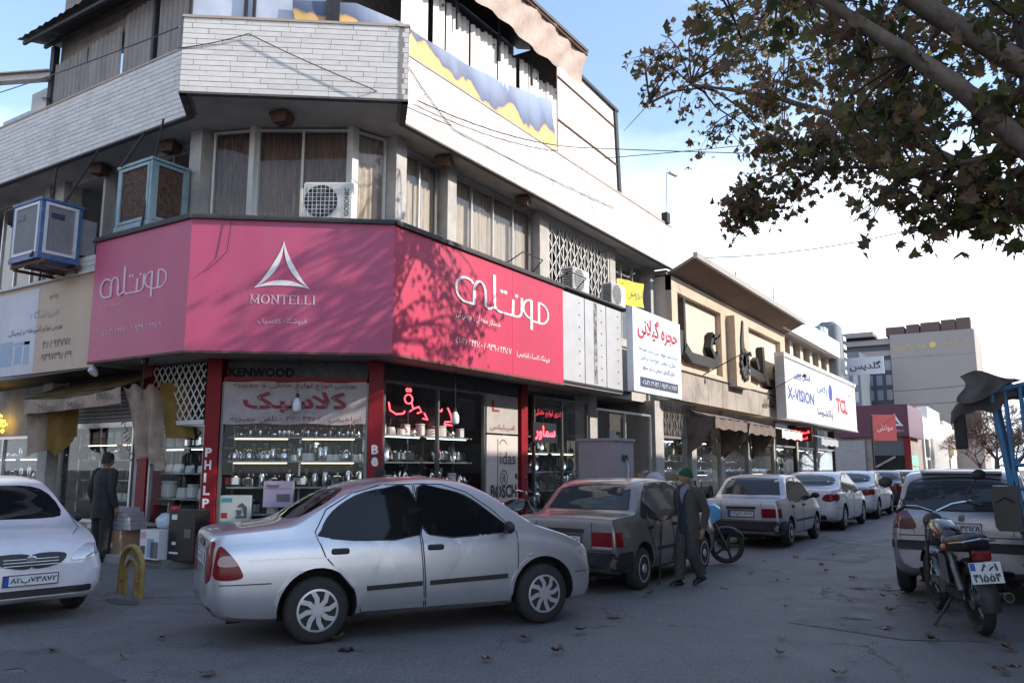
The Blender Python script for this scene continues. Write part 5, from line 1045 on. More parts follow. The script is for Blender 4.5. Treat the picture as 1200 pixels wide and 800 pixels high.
awning(25.9, 29.4, 3.5, 1.0, 'dark brown awning with hanging sides nearest the lattice shop', M_cloth2); awning(29.7, 33.2, 3.45, 1.0, 'brown awning with torn hanging sides in the middle of the row', M_cloth2); awning(33.6, 37.0, 3.4, 1.15, 'white scalloped awning beyond the brown awnings', M_wawn, False); awning(41.5, 45.5, 3.3, 1.0, 'grey awning under the long white sign', M_gpan, False)
RSg = thing('red_shop_sign', 'small dark red shop sign under the long white sign', 'sign', (-8.7, 39, 2.9)); k = MB(FL(38.6)); k.box(-9.6, -8.5, 2.75, 3.4, -0.1, 0); k.build('panel', mat('dark_red_face', (0.16, 0.012, 0.015), 0.4), RSg); text(fa('فروشگاه'), P3(FL(38.6), -9.45, 3.08), 0.85, 0.2, M_neonr, RSg); text(fa('ایران'), P3(FL(38.6), -9.2, 2.83), 0.5, 0.14, M_neonr, RSg)
# ---------------------------------------------------------------- far corner shop with maroon sign
MS = thing('maroon_corner_shop', 'far corner shop with big maroon sign and white emblem', 'shop', (-11.5, 78, 0)); M_maroon = mat('maroon_sign_vinyl', (0.105, 0.022, 0.045), 0.45, var=0.06)
F7 = FL(77.0); k = MB(F7); k.box(-15.0, -8.95, 4.2, 6.95, -0.3, 0.0); k.build('sign_panel', M_maroon, MS); k = MB(FR(-8.95)); k.box(77.32, 87.0, 4.2, 6.95, -0.3, 0.0); k.build('sign_panel', mat('maroon_side', (0.16, 0.09, 0.12), 0.5), MS)
k = MB(P3(F7, -10.0, 5.45))
for rot in (0, 120, 240):
    a0 = R(90 + rot); a1 = R(90 + rot - 120); tip = Vector((math.cos(a0), math.sin(a0))) * 0.75; tip2 = Vector((math.cos(a1), math.sin(a1))) * 0.75; mid = (tip + tip2) * 0.15
    k.ribbon([((tip * (1 - i / 8) ** 2 + mid * 2 * i / 8 * (1 - i / 8) + tip2 * (i / 8) ** 2)[:]) for i in range(9)], lambda i: 0.02 + 0.16 * math.sin(math.pi * i / 8), 0, 0.02)
k.build('emblem', M_slet, MS); text('MONTELLI', P3(F7, -10.6, 4.6), 1.2, 0.2, M_slet2, MS)
k = MB(); k.box(-16, -9.4, 77.6, 90, 0.0, 6.9); k.build('wall', M_band, MS)
for i in range(24): k = MB(FL(77.4)); k.box(-15.5, -12.6, 0.1 + i * 0.16, 0.1 + i * 0.16 + 0.15, 0.0, 0.04); k.build('shutter_slat', MATS['shutter_grey'], MS)
k = MB(FL(77.5)); k.box(-11.9, -9.5, 0.1, 2.6, 0, 0.05); k.build('dark_doorway', M_black, MS); k = MB(FL(77.5)); k.box(-11.9, -9.5, 2.6, 4.1, 0, 0.04); k.build('upper_pane', mat('grey_pane', (0.12, 0.13, 0.14), 0.15), MS)
k = MB(FL(77.4)); k.ribbon([(-11.8, 1.6), (-10.2, 2.5)], 0.18, 0, 0.05); k.build('diagonal_brace', M_band, MS)
k = MB(FL(77.3)); k.box(-9.45, -8.95, 0.1, 4.2, -0.2, 0.0); k.build('red_column', M_red, MS)
for z in (1.2, 1.8, 2.2): k = MB(FL(77.0)); k.box(-8.8, -8.45, z, z + 0.3, 0, 0.1); k.build('green_lamp', M_neong, MS)
RBS = thing('red_blade_sign', 'red projecting shop sign before the maroon corner shop', 'sign', (-9.4, 66, 3.6)); Fq = frame((-10.1, 66, 0), (0.75, 0.66)); k = MB(Fq); k.box(0, 1.9, 3.55, 5.5, -0.2, 0.0); k.build('panel', mat('brick_red_face', (0.33, 0.045, 0.05), 0.5), RBS); text(fa('مونتلی'), P3(Fq, 0.3, 4.2), 1.3, 0.6, M_slet2, RBS); k = MB(); k.tube([(-10.2, 66, 0), (-10.2, 66, 5.4)], 0.08, 8); k.build('post', M_dark, RBS)
# bright sunlit walls farther on
WW = thing('white_ribbed_building', 'row of low sunlit white walls with vertical ribs far down the street', 'building', (-9.5, 105, 0)); k = MB(); k.box(-16, -9.2, 90.2, 128, 0, 6.6); k.build('wall', M_white3, WW)
for i in range(16): k = MB(FR(-9.2)); k.box(96 + i * 1.1, 96.4 + i * 1.1, 0.3, 4.6, 0, 0.25); k.build('rib', M_white3, WW)
for a, b_, z0_, z1_ in ((91, 94, 2.6, 4.4), (92, 94.5, 0.1, 2.3), (115, 118, 0.1, 2.6)): k = MB(FR(-9.2)); k.box(a, b_, z0_, z1_, 0, 0.05); k.build('opening', M_dark, WW)
k = MB(FR(-9.2)); k.box(95, 108, 6.6, 7.9, -1, 0); k.box(112, 124, 6.6, 7.2, -1, 0); k.build('roof_block', M_white, WW); k = MB(FR(-8.6)); k.box(116, 121, 3.0, 4.2, -0.5, 0); k.build('tan_sign', M_beige, WW)
# hotel block
HT = thing('hotel_block', 'large grey hotel block with blank wall and gold lettering far behind', 'building', (-14, 132, 0)); M_hw = mat('hotel_wall', (0.33, 0.295, 0.28), 0.8, var=0.06, scale=0.15); FHt = FL(130)
k = MB(); k.box(-16.8, -5.9, 130, 150, 0, 20.9); k.build('side_wall', M_hw, HT); k = MB(); k.box(-30, -16.8, 131, 150, 0, 20.6); k.build('front_wing', mat('hotel_dark', (0.06, 0.07, 0.09), 0.4, var=0.1), HT)
k = MB(FHt); k.box(-16.8, -5.9, 17.4, 17.55, 0, 0.06); k.build('string_course', M_band, HT)
for i in range(6):
    for j in range(5): k = MB(FL(131)); k.box(-24.3 + i * 1.3, -23.5 + i * 1.3, 7.0 + j * 2.2, 8.5 + j * 2.2, 0, 0.1); k.build('window', mat('hotel_glass', (0.22, 0.27, 0.33), 0.1), HT)
k = MB(FL(131)); k.box(-30, -16.8, 17.9, 18.7, 0, 0.6); k.box(-30, -16.8, 19.6, 20.3, 0, 0.8); k.box(-30, -19, 20.9, 21.6, -4, 1.2); k.build('balcony_band', M_hw, HT)
for a, b_ in ((-17.4, -14.9), (-14.6, -12.9), (-12.7, -10.2), (-10.0, -8.2), (-8.1, -6.3)): k = MB(); k.box(a, b_, 131, 134, 20.9, 22.2 + (a + 17.4) * 0.06); k.build('roof_box', mat('brown_roof_box', (0.13, 0.08, 0.07), 0.7, var=0.15), HT)
M_goldp = mat('gold_letters', (0.62, 0.47, 0.12), 0.4); text('Padena Chit 1 Hotel', P3(FHt, -16.2, 18.5, 0.06), 4.2, 0.75, M_goldp, HT, slant=0.25); k = MB(FHt); k.lathe([(0.45, 0), (0.45, 0.1)], 16, M=T((-11.2, 19.0, 0))); k.build('emblem_disc', M_goldp, HT); text(fa('هتل پادنا مشهد'), P3(FHt, -9.9, 18.6, 0.06), 3.2, 1.0, M_goldp, HT, slant=0.3)
t = thing('far_office_block', 'dark far office block with glazed grid left of the blank hotel wall', 'building', (-26, 118, 0)); k = MB(); k.box(-40, -19.2, 118, 126, 0, 17.2); k.build('wall', mat('far_glass_wall', (0.12, 0.14, 0.17), 0.35, var=0.1), t)
for i in range(4):
    for j in range(4): k = MB(FL(118)); k.box(-23.6 + i * 1.15, -23.0 + i * 1.15, 8 + j * 2.3, 9.4 + j * 2.3, 0, 0.08); k.build('window', mat('far_window', (0.33, 0.37, 0.43), 0.2), t)
# ---------------------------------------------------------------- buildings on the near side, outside the picture, whose shade lies on the street
M_opp = mat('brown_brick_wall', (0.24, 0.19, 0.16), 0.85, var=0.2, scale=2)
def block(label, x0, x1, y0, y1, h, face):
    t = thing('street_building', label, 'building', ((x0 + x1) / 2, (y0 + y1) / 2, 0)); k = MB(); k.box(x0, x1, y0, y1, 0, h); k.box(x0 - 0.15, x1 + 0.15, y0 - 0.15, y1 + 0.15, h, h + 0.4); k.build('wall', M_opp, t)
    if face == 'x':
        F = frame((x0, 0, 0), (0, -1)); a, b_ = -y1, -y0
    else: F = frame((0, y1, 0), (-1, 0)); a, b_ = -x1, -x0
    z = 3.6
    while z + 2 < h:
        s = a + 1.0
        while s + 1.8 < b_:
            k = MB(F); k.box(s, s + 1.6, z, z + 1.6, 0, 0.03); w = k.build('window', M_wframe, t); k = MB(F); k.box(s + 0.08, s + 0.76, z + 0.08, z + 1.52, 0.03, 0.04); k.build('pane', MATS['grey_pane'], w); k = MB(F); k.box(s + 0.84, s + 1.52, z + 0.08, z + 1.52, 0.03, 0.04); k.build('pane', MATS['grey_pane'], w); s += 3.0
        z += 3.2
    k = MB(F); k.box(a + 0.5, b_ - 0.5, 0.4, 2.8, 0, 0.05); k.build('shopfront', MATS['grey_pane'], t)
block('brown street building opposite the corner shop, right of the picture', 6.0, 16, 4.0, 52, 11.2, 'x'); block('farther brown street building on the right side', 6.0, 16, 60, 110, 8.0, 'x'); block('low brown building behind the photographer across the side street', -34, -3, -22, -11, 9.0, 'y')
# ================================================================ CARS
def pchip(P):
    xs = [p[0] for p in P]; ys = [p[1] for p in P]; n = len(P); h = [xs[i + 1] - xs[i] for i in range(n - 1)]; d = [(ys[i + 1] - ys[i]) / h[i] for i in range(n - 1)]
    m = [d[0]] + [0 if d[i - 1] * d[i] <= 0 else (3 * (h[i - 1] + h[i])) / ((2 * h[i] + h[i - 1]) / d[i - 1] + (h[i] + 2 * h[i - 1]) / d[i]) for i in range(1, n - 1)] + [d[-1]]
    def f(x):
        x = min(max(x, xs[0]), xs[-1]); i = max(0, min(n - 2, next((j for j in range(n - 1) if x <= xs[j + 1]), n - 2)))
        t = (x - xs[i]) / h[i]; t2 = t * t; t3 = t2 * t
        return (2 * t3 - 3 * t2 + 1) * ys[i] + (t3 - 2 * t2 + t) * h[i] * m[i] + (-2 * t3 + 3 * t2) * ys[i + 1] + (t3 - t2) * h[i] * m[i + 1]
    return f
def smooth_poly(P, k=3):
    """rounded closed outline through the given corners"""
    out = []; n = len(P)
    for i in range(n):
        p0, p1, p2, p3 = P[i - 1], P[i], P[(i + 1) % n], P[(i + 2) % n]
        for j in range(k):
            t = j / k; out.append(tuple(0.5 * (2 * p1[c] + (p2[c] - p0[c]) * t + (2 * p0[c] - 5 * p1[c] + 4 * p2[c] - p3[c]) * t * t + (3 * p1[c] - p0[c] - 3 * p2[c] + p3[c]) * t ** 3) for c in (0, 1)))
    return out
def dens(P, closed=True, step=0.06):
    out = []; n = len(P)
    for i in range(n if closed else n - 1):
        a, b = P[i], P[(i + 1) % n]; k = max(1, int(math.hypot(b[0] - a[0], b[1] - a[1]) / step))
        out += [(a[0] + (b[0] - a[0]) * j / k, a[1] + (b[1] - a[1]) * j / k) for j in range(k)]
    return out if closed else out + [P[-1]]
M_tyre = mat('tyre_rubber', (0.022, 0.021, 0.021), 0.8, var=0.25, scale=20, bump=0.2, bscale=60)
M_rim = mat('silver_wheel_cover', (0.50, 0.50, 0.52), 0.35, 0.5, var=0.08)
M_arch = mat('wheel_arch_black', (0.012, 0.012, 0.012), 0.9)
M_cglass = mat('dark_car_glass', (0.008, 0.009, 0.011), 0.03, 0.0, spec=0.28)
M_cglass2 = mat('grey_car_glass', (0.035, 0.040, 0.045), 0.04, 0.0, spec=0.5)
M_rub = mat('black_rubber_trim', (0.018, 0.018, 0.019), 0.55, var=0.2)
M_tail = mat('red_tail_lens', (0.17, 0.006, 0.010), 0.2, spec=0.35)
M_clear = mat('clear_lamp_lens', (0.45, 0.46, 0.48), 0.12, 0.4, coat=0.8)
M_amber = mat('amber_lens', (0.35, 0.10, 0.02), 0.15, coat=0.6)
M_plate = mat('plate_white', (0.62, 0.63, 0.66), 0.45, var=0.08, scale=15); M_pblue = mat('plate_blue', (0.02, 0.06, 0.35), 0.45); M_pblack = mat('plate_black', (0.012, 0.012, 0.014), 0.5)
def paint(name, col, metal=0.55, dirt=0.25): return mat(name, col, 0.34, metal, var=0.05, scale=3, coat=0.7, dirt=tuple(c * 0.55 + 0.02 for c in col), dscale=2.2, damt=dirt)
class Car:
    def __init__(s, name, label, group, pm, spec):
        s.S = spec; s.pm = pm; s.root = thing(name, label, 'car', group=group); s.build_body()
    def build_body(s):
        S = s.S; top = pchip(S['top']); wf = pchip(S['w']); zb = pchip(S['bot']); belt = pchip(S['belt']); K = S.get('tumble', 0.36)
        x0, x1 = S['top'][0][0], S['top'][-1][0]
        xs = sorted(set([round(x0 + (x1 - x0) * i / 64, 4) for i in range(65)] + [round(x0 + e, 4) for e in (0.008, 0.02, 0.035)] + [round(x1 - e, 4) for e in (0.008, 0.02, 0.035)]))
        rings = []
        for x in xs:
            w = wf(x); zt = top(x); b = zb(x); zs = min(belt(x), zt - 0.03); h = zt - zs; rc = min(0.10, h * 0.6); q = min(1, h / 0.3); e = S.get('edge', 0.93)
            ys = w * e; ya = ys - K * (h - rc); zm = S.get('zm', 0.48); zm = min(max(zm, b + 0.2), zs - 0.14)
            half = [(0, b), (0.80 * w, b), (0.935 * w, b + 0.05), (0.985 * w, b + 0.14), (w, zm), (0.997 * w, zm * 0.5 + (zs - 0.1) * 0.5), (0.98 * w, zs - 0.10), (0.96 * w, zs - 0.035), (ys, zs),
                    (ys - K * (h - rc) * 0.33, zs + (h - rc) * 0.33), (ys - K * (h - rc) * 0.66, zs + (h - rc) * 0.66), (ya, zs + h - rc), (ya - 0.025 * q, zt - rc * 0.45), (ya - 0.075 * q, zt - rc * 0.12 - 0.012), (ya * 0.62, zt - 0.006), (0, zt)]
            rings.append([(x, y, z) for y, z in half] + [(x, -y, z) for y, z in half[-2:0:-1]])
        m = MB(); m.loft(rings, 0)
        m.f[-2] = m.f[-2]; s.bvh = BVHTree.FromPolygons([v.copy() for v in m.v], m.f); s.W = max(wf(x) for x in xs)
        # wheel arches cut out
        me = m.mesh('body', [s.pm, M_arch]); o = bpy.data.objects.new('body', me); COL.objects.link(o)
        c = MB(); r = S['r'] * S.get('archk', 1.24)
        for ax in S['axles']:
            for sd in (1, -1): c.lathe([(r, 0), (r, 0.6)], 30, 1, M=T((ax, sd * (s.W - 0.27), S['r'] + 0.015)) @ RX(-90 * sd))
        cm = c.mesh('cut', [s.pm, M_arch]); co = bpy.data.objects.new('cut', cm); COL.objects.link(co)
        bo = o.modifiers.new('b', 'BOOLEAN'); bo.operation = 'DIFFERENCE'; bo.object = co; bo.solver = 'EXACT'
        dg = bpy.context.evaluated_depsgraph_get(); nm = bpy.data.meshes.new_from_object(o.evaluated_get(dg)); bpy.data.objects.remove(co); bpy.data.objects.remove(o)
        nm.name = 'body'; nm.polygons.foreach_set('use_smooth', [True] * len(nm.polygons)); nm.set_sharp_from_angle(angle=R(38))
        s.body = link('body', nm, s.root)
    def hit(s, kind, a, b):
        o, d = {'L': ((a, 3, b), (0, -1, 0)), 'R': ((a, -3, b), (0, 1, 0)), 'rear': ((-5, a, b), (1, 0, 0)), 'front': ((5, a, b), (-1, 0, 0)), 'top': ((a, b, 4), (0, 0, -1))}[kind]
        h = s.bvh.ray_cast(Vector(o), Vector(d)); return (h[0], -Vector(d)) if h[0] else (None, None)
    def patch(s, kind, outline, off, name, mm, parent=None, thick=0.006, rings=(1, 0.82, 0.6, 0.35, 0.12), **k):
        cx = sum(p[0] for p in outline) / len(outline); cy = sum(p[1] for p in outline) / len(outline); n = len(outline); R_ = []; last = None
        for r in rings:
            ring = []
            for p in outline:
                h, d = s.hit(kind, cx + (p[0] - cx) * r, cy + (p[1] - cy) * r)
                if h is None: h, d = s.hit(kind, cx + (p[0] - cx) * r * 0.94, cy + (p[1] - cy) * r * 0.94)
                if h is None: h, d = last if last else (Vector((0, 0, 0.5)), Vector((0, 0, 1)))
                last = (h, d); ring.append(h + d * off)
            R_.append(ring)
        rim = [p - s.hitdir(kind) * (off + thick) for p in R_[0]]
        m = MB(); m.loft([rim] + R_, cap=False); m.f.append([len(m.v) - n + j for j in range(n)]); m.mi.append(0)
        if kind in ('L', 'front') : pass
        me = m.mesh(name, mm); bm = bmesh.new(); bm.from_mesh(me); bmesh.ops.recalc_face_normals(bm, faces=bm.faces)
        nrm = sum((f.normal for f in bm.faces), Vector()); 
        if nrm.dot(s.hitdir(kind)) < 0: bmesh.ops.reverse_faces(bm, faces=bm.faces)
        bm.to_mesh(me); bm.free(); me.polygons.foreach_set('use_smooth', [True] * len(me.polygons)); me.set_sharp_from_angle(angle=R(40))
        return link(name, me, parent or s.root, **k)
    def hitdir(s, kind): return Vector({'L': (0, 1, 0), 'R': (0, -1, 0), 'rear': (-1, 0, 0), 'front': (1, 0, 0), 'top': (0, 0, 1)}[kind])
    def line(s, kind, pts, w, off, name, mm, parent=None, closed=False, h=0.0):
        pts = dens(pts, closed, 0.05); n = len(pts); L_, R_ = [], []
        for i in range(n):
            a = pts[i - 1] if (i or closed) else pts[i]; b = pts[(i + 1) % n] if (i < n - 1 or closed) else pts[i]
            dx, dy = b[0] - a[0], b[1] - a[1]; l = math.hypot(dx, dy) or 1
            q = []
            for sg in (1, -1):
                hh, d = s.hit(kind, pts[i][0] - sg * dy / l * w / 2, pts[i][1] + sg * dx / l * w / 2)
                q.append(hh + d * off if hh is not None else None)
            if None in q: continue
            L_.append(q[0]); R_.append(q[1])
        if len(L_) < 2: return None
        if closed: L_.append(L_[0]); R_.append(R_[0])
        m = MB(); d = s.hitdir(kind) * 0.012
        m.loft([[L_[i] - d, L_[i], R_[i], R_[i] - d] for i in range(len(L_))], cap=True, closed=True)
        return m.build(name, mm, parent or s.root)
    def blob(s, kind, a, b, da, db, h, name, mm, parent=None, r=0.012):
        """small raised fitting (handle, badge) on the skin"""
        hh, d = s.hit(kind, a, b)
        if hh is None: return
        ax = Vector((1, 0, 0)) if kind in 'LR' else Vector((0, 1, 0)); up = Vector((0, 0, 1)); 
        M = Matrix(((ax.x, up.x, d.x, hh.x), (ax.y, up.y, d.y, hh.y), (ax.z, up.z, d.z, hh.z), (0, 0, 0, 1)))
        m = MB(M); m.rbox(-da, da, -db, db, -0.01, h, min(r, da * 0.9, db * 0.9)); return m.build(name, mm, parent or s.root)
    def plate(s, kind, a, b, w, h, body, blue=True, parent=None):
        hh, d = s.hit(kind, a, b); ax = Vector((0, -1, 0)) if kind == 'rear' else Vector((0, 1, 0)); up = Vector((0, 0, 1))
        M = Matrix(((ax.x, up.x, d.x, hh.x), (ax.y, up.y, d.y, hh.y), (ax.z, up.z, d.z, hh.z), (0, 0, 0, 1))) @ T((0, 0, 0.02))
        m = MB(M); m.box(-w / 2, w / 2, -h / 2, h / 2, -0.015, 0.0); p = m.build('number_plate', M_plate, parent or s.root)
        m = MB(M)
        for q in ((-w / 2, w / 2, h / 2 - 0.008, h / 2), (-w / 2, w / 2, -h / 2, -h / 2 + 0.008), (-w / 2, -w / 2 + 0.008, -h / 2, h / 2), (w / 2 - 0.008, w / 2, -h / 2, h / 2)): m.box(*q, 0.0005, 0.004)
        m.build('plate_rim', M_pblack, p)
        if blue: m = MB(M); m.box(-w / 2 + 0.008, -w / 2 + 0.055, -h / 2 + 0.008, h / 2 - 0.008, 0.0005, 0.002); m.build('blue_strip', M_pblue, p)
        text(body, M @ T((-w / 2 + (0.07 if blue else 0.02), -h / 2 + 0.02, 0.002)), w - (0.09 if blue else 0.04), h - 0.04, M_pblack, p, bold=0.02)
        return p
    def wheels(s, style, rim=M_rim, steer=0):
        S = s.S; r = S['r']; wd = 0.18
        t = MB(); t.lathe([(r * 0.60, -wd / 2), (r * 0.86, -wd / 2), (r * 0.97, -wd / 2 + 0.025), (r, -wd / 4), (r, wd / 4), (r * 0.97, wd / 2 - 0.025), (r * 0.86, wd / 2), (r * 0.60, wd / 2)], 36); tm = t.mesh('tyre', M_tyre, 50)
        m = MB(); rr = r * 0.64; m.lathe([(rr, wd / 2 - 0.03), (rr * 1.02, wd / 2 + 0.001), (rr * 0.93, wd / 2 - 0.008), (rr * 0.9, wd / 2 - 0.05), (0.05, wd / 2 - 0.06), (0.001, wd / 2 - 0.06)], 30)
        dm = m.mesh('rim', M_rub if style in ('spoke', 'alloy') else rim, 40)
        p = MB(); n = {'spoke': 8, 'alloy': 5, 'disc': 12}[style]
        ring = [[(rr * f * math.cos(2 * math.pi * i / 30), rr * f * math.sin(2 * math.pi * i / 30), z) for i in range(30)] for f, z in ((1.0, wd / 2 + 0.001), (0.90, wd / 2 + 0.004), (0.89, wd / 2 - 0.02))]; p.loft(ring, cap=False)
        for i in range(n):
            M = RZ(360 / n * i)
            if style == 'spoke': p.add([(0.03, -0.022, wd / 2 + 0.002), (rr * 0.55, -0.034, wd / 2 + 0.012), (rr * 0.93, -0.008, wd / 2), (rr * 0.93, 0.036, wd / 2), (rr * 0.55, 0.012, wd / 2 + 0.012), (0.03, 0.022, wd / 2 + 0.002)] + [(0.03, 0, wd / 2 - 0.03), (rr * 0.9, 0, wd / 2 - 0.03)], [(0, 1, 2, 3, 4, 5), (0, 6, 7, 2, 1), (5, 4, 3, 7, 6)], M=M)
            elif style == 'alloy': p.add([(0.03, -0.03, wd / 2), (rr * 0.92, -0.045, wd / 2), (rr * 0.92, 0.045, wd / 2), (0.03, 0.03, wd / 2), (0.03, 0, wd / 2 - 0.03), (rr * 0.9, 0, wd / 2 - 0.03)], [(0, 1, 2, 3), (0, 4, 5, 1), (3, 2, 5, 4)], M=M)
            else: p.box(rr * 0.62, rr * 0.82, -0.014, 0.014, wd / 2 - 0.062, wd / 2 - 0.05, M=M)
        if style == 'disc': p.lathe([(rr * 0.9, wd / 2 - 0.025), (rr * 0.5, wd / 2 - 0.005), (rr * 0.3, wd / 2 - 0.01), (0.001, wd / 2 - 0.01)], 24)
        p.lathe([(0.06, wd / 2 + 0.002), (0.055, wd / 2 + 0.012), (0.001, wd / 2 + 0.013)], 14); pm_ = p.mesh('wheel_cover', rim, 35)
        for ax in S['axles']:
            for sd in (1, -1):
                M = T((ax, sd * (s.W - wd / 2 - 0.015), r)) @ RZ(steer if ax > 0 else 0) @ RX(-90 * sd) @ RZ(random.uniform(0, 60))
                w = link('wheel', tm, s.root, M); link('rim', dm, w, M); link('wheel_cover', pm_, w, M)
        m = MB(); m.box(S['axles'][0] - 0.5, S['axles'][1] + 0.4, -s.W + 0.3, s.W - 0.3, S['r'] * 0.62, S['r'] + 0.05); m.tube([(S['axles'][0] - 0.75, -0.4, 0.2), (S['axles'][0] - 0.2, -0.4, 0.22)], 0.03, 8); m.build('underbody', M_arch, s.root)
    def mirror(s, x, z, mm):
        for kd, sd in (('L', 1), ('R', -1)):
            h, d = s.hit(kd, x, z)
            if h is None: continue
            m = MB(T(h)); m.ell((0, sd * 0.13, 0.03), 0.05, 0.095, 0.065, nu=12, nv=8); m.tube([(0.02, -sd * 0.02, -0.02), (0, sd * 0.08, 0.0)], [0.03, 0.025], 8); m.build('wing_mirror', mm, s.root, smooth=60)
    def doors(s, panels, windows, handle_m, strip=None, sides='LR', frame_pad=0.0):
        for kd in sides:
            for i, pn in enumerate(panels):
                d = s.patch(kd, dens(pn, True, 0.08), 0.0035, 'door', s.pm)
                s.line(kd, pn, 0.011, 0.004, 'door_seam', M_rub, d, True)
                wn = windows[i]; s.patch(kd, grow(wn, 0.018), 0.006, 'window_seal', M_rub, d); s.patch(kd, wn, 0.010, 'window', s.glass, d)
                hx, hz = s.S['handles'][i]; s.blob(kd, hx, hz, 0.085, 0.028, 0.022, 'door_handle', handle_m, d, 0.02)
                if strip: a, b = strip[i]; s.line(kd, [(a[0], a[1]), (b[0], b[1])], 0.045, 0.016, 'rub_strip', M_rub, d)
            for wn in windows[len(panels):]: s.patch(kd, grow(wn, 0.015), 0.005, 'window_seal', M_rub); s.patch(kd, wn, 0.008, 'quarter_window', s.glass)
    glass = M_cglass
def grow(P, e):
    cx = sum(p[0] for p in P) / len(P); cy = sum(p[1] for p in P) / len(P); out = []
    for p in P: l = math.hypot(p[0] - cx, p[1] - cy); out.append((cx + (p[0] - cx) * (1 + e / l), cy + (p[1] - cy) * (1 + e / l)))
    return out
def rect(a0, a1, b0, b1, r=0.03):
    o = []
    for cx, cy, t0 in ((a1 - r, b1 - r, 0), (a0 + r, b1 - r, 90), (a0 + r, b0 + r, 180), (a1 - r, b0 + r, 270)):
        for k in range(4): o.append((cx + r * math.cos(R(t0 + 30 * k)), cy + r * math.sin(R(t0 + 30 * k))))
    return dens(o, True, 0.07)
def wpts(x0, x1, W, a=(0.80, 0.91, 0.965, 0.99), b=(0.66, 0.86, 0.945, 0.985)):
    return [(x0, W * a[0]), (x0 + 0.06, W * a[1]), (x0 + 0.2, W * a[2]), (x0 + 0.5, W * a[3]), (x0 + 1.0, W), (x1 - 1.1, W), (x1 - 0.55, W * b[3]), (x1 - 0.25, W * b[2]), (x1 - 0.09, W * b[1]), (x1, W * b[0])]
TIBA = dict(top=[(-2.13, 0.84), (-2.115, 0.96), (-2.06, 1.01), (-1.7, 1.055), (-1.44, 1.085), (-1.15, 1.24), (-0.85, 1.395), (-0.5, 1.475), (-0.05, 1.50), (0.32, 1.465), (0.60, 1.36), (1.12, 1.03), (1.3, 0.965), (1.55, 0.88), (1.72, 0.79), (1.82, 0.70), (1.87, 0.60)],
            w=wpts(-2.13, 1.87, 0.825), bot=[(-2.13, 0.36), (-2.0, 0.25), (-1.5, 0.20), (1.4, 0.19), (1.75, 0.20), (1.87, 0.27)], belt=[(-2.13, 0.90), (-1.2, 0.93), (0.8, 0.90), (1.3, 0.84), (1.87, 0.62)], axles=(-1.175, 1.175), r=0.30, archk=1.22, handles=[(-0.98, 0.82), (-0.03, 0.82)], tumble=0.34, edge=0.935, zm=0.50)
W_TIBA = [smooth_poly([(-0.19, 0.945), (-0.27, 1.385), (-0.52, 1.385), (-0.80, 1.315), (-1.03, 1.18), (-1.14, 1.02), (-1.10, 0.945)]) , smooth_poly([(-0.09, 0.945), (-0.16, 1.39), (0.10, 1.375), (0.34, 1.30), (0.60, 1.13), (0.80, 0.975), (0.76, 0.945)])]
D_TIBA = [[(-0.14, 0.25), (-0.22, 1.43), (-0.55, 1.425), (-0.85, 1.345), (-1.10, 1.20), (-1.21, 1.0), (-1.12, 0.78), (-0.98, 0.62), (-0.83, 0.45), (-0.76, 0.25)], [(0.80, 0.25), (0.87, 0.6), (0.88, 0.93), (0.62, 1.17), (0.36, 1.345), (0.10, 1.425), (-0.20, 1.435), (-0.12, 0.25)]]
TIBA2 = dict(TIBA, top=[p for p in TIBA['top'] if p[0] < 1.2] + [(1.3, 0.975), (1.65, 0.91), (1.95, 0.82), (2.08, 0.72), (2.15, 0.60)], w=wpts(-2.13, 2.15, 0.825), bot=[(-2.13, 0.36), (-2.0, 0.25), (-1.5, 0.20), (1.4, 0.19), (1.95, 0.20), (2.15, 0.27)], belt=[(-2.13, 0.90), (-1.2, 0.93), (0.8, 0.90), (1.3, 0.86), (2.15, 0.62)], axles=(-1.175, 1.30))
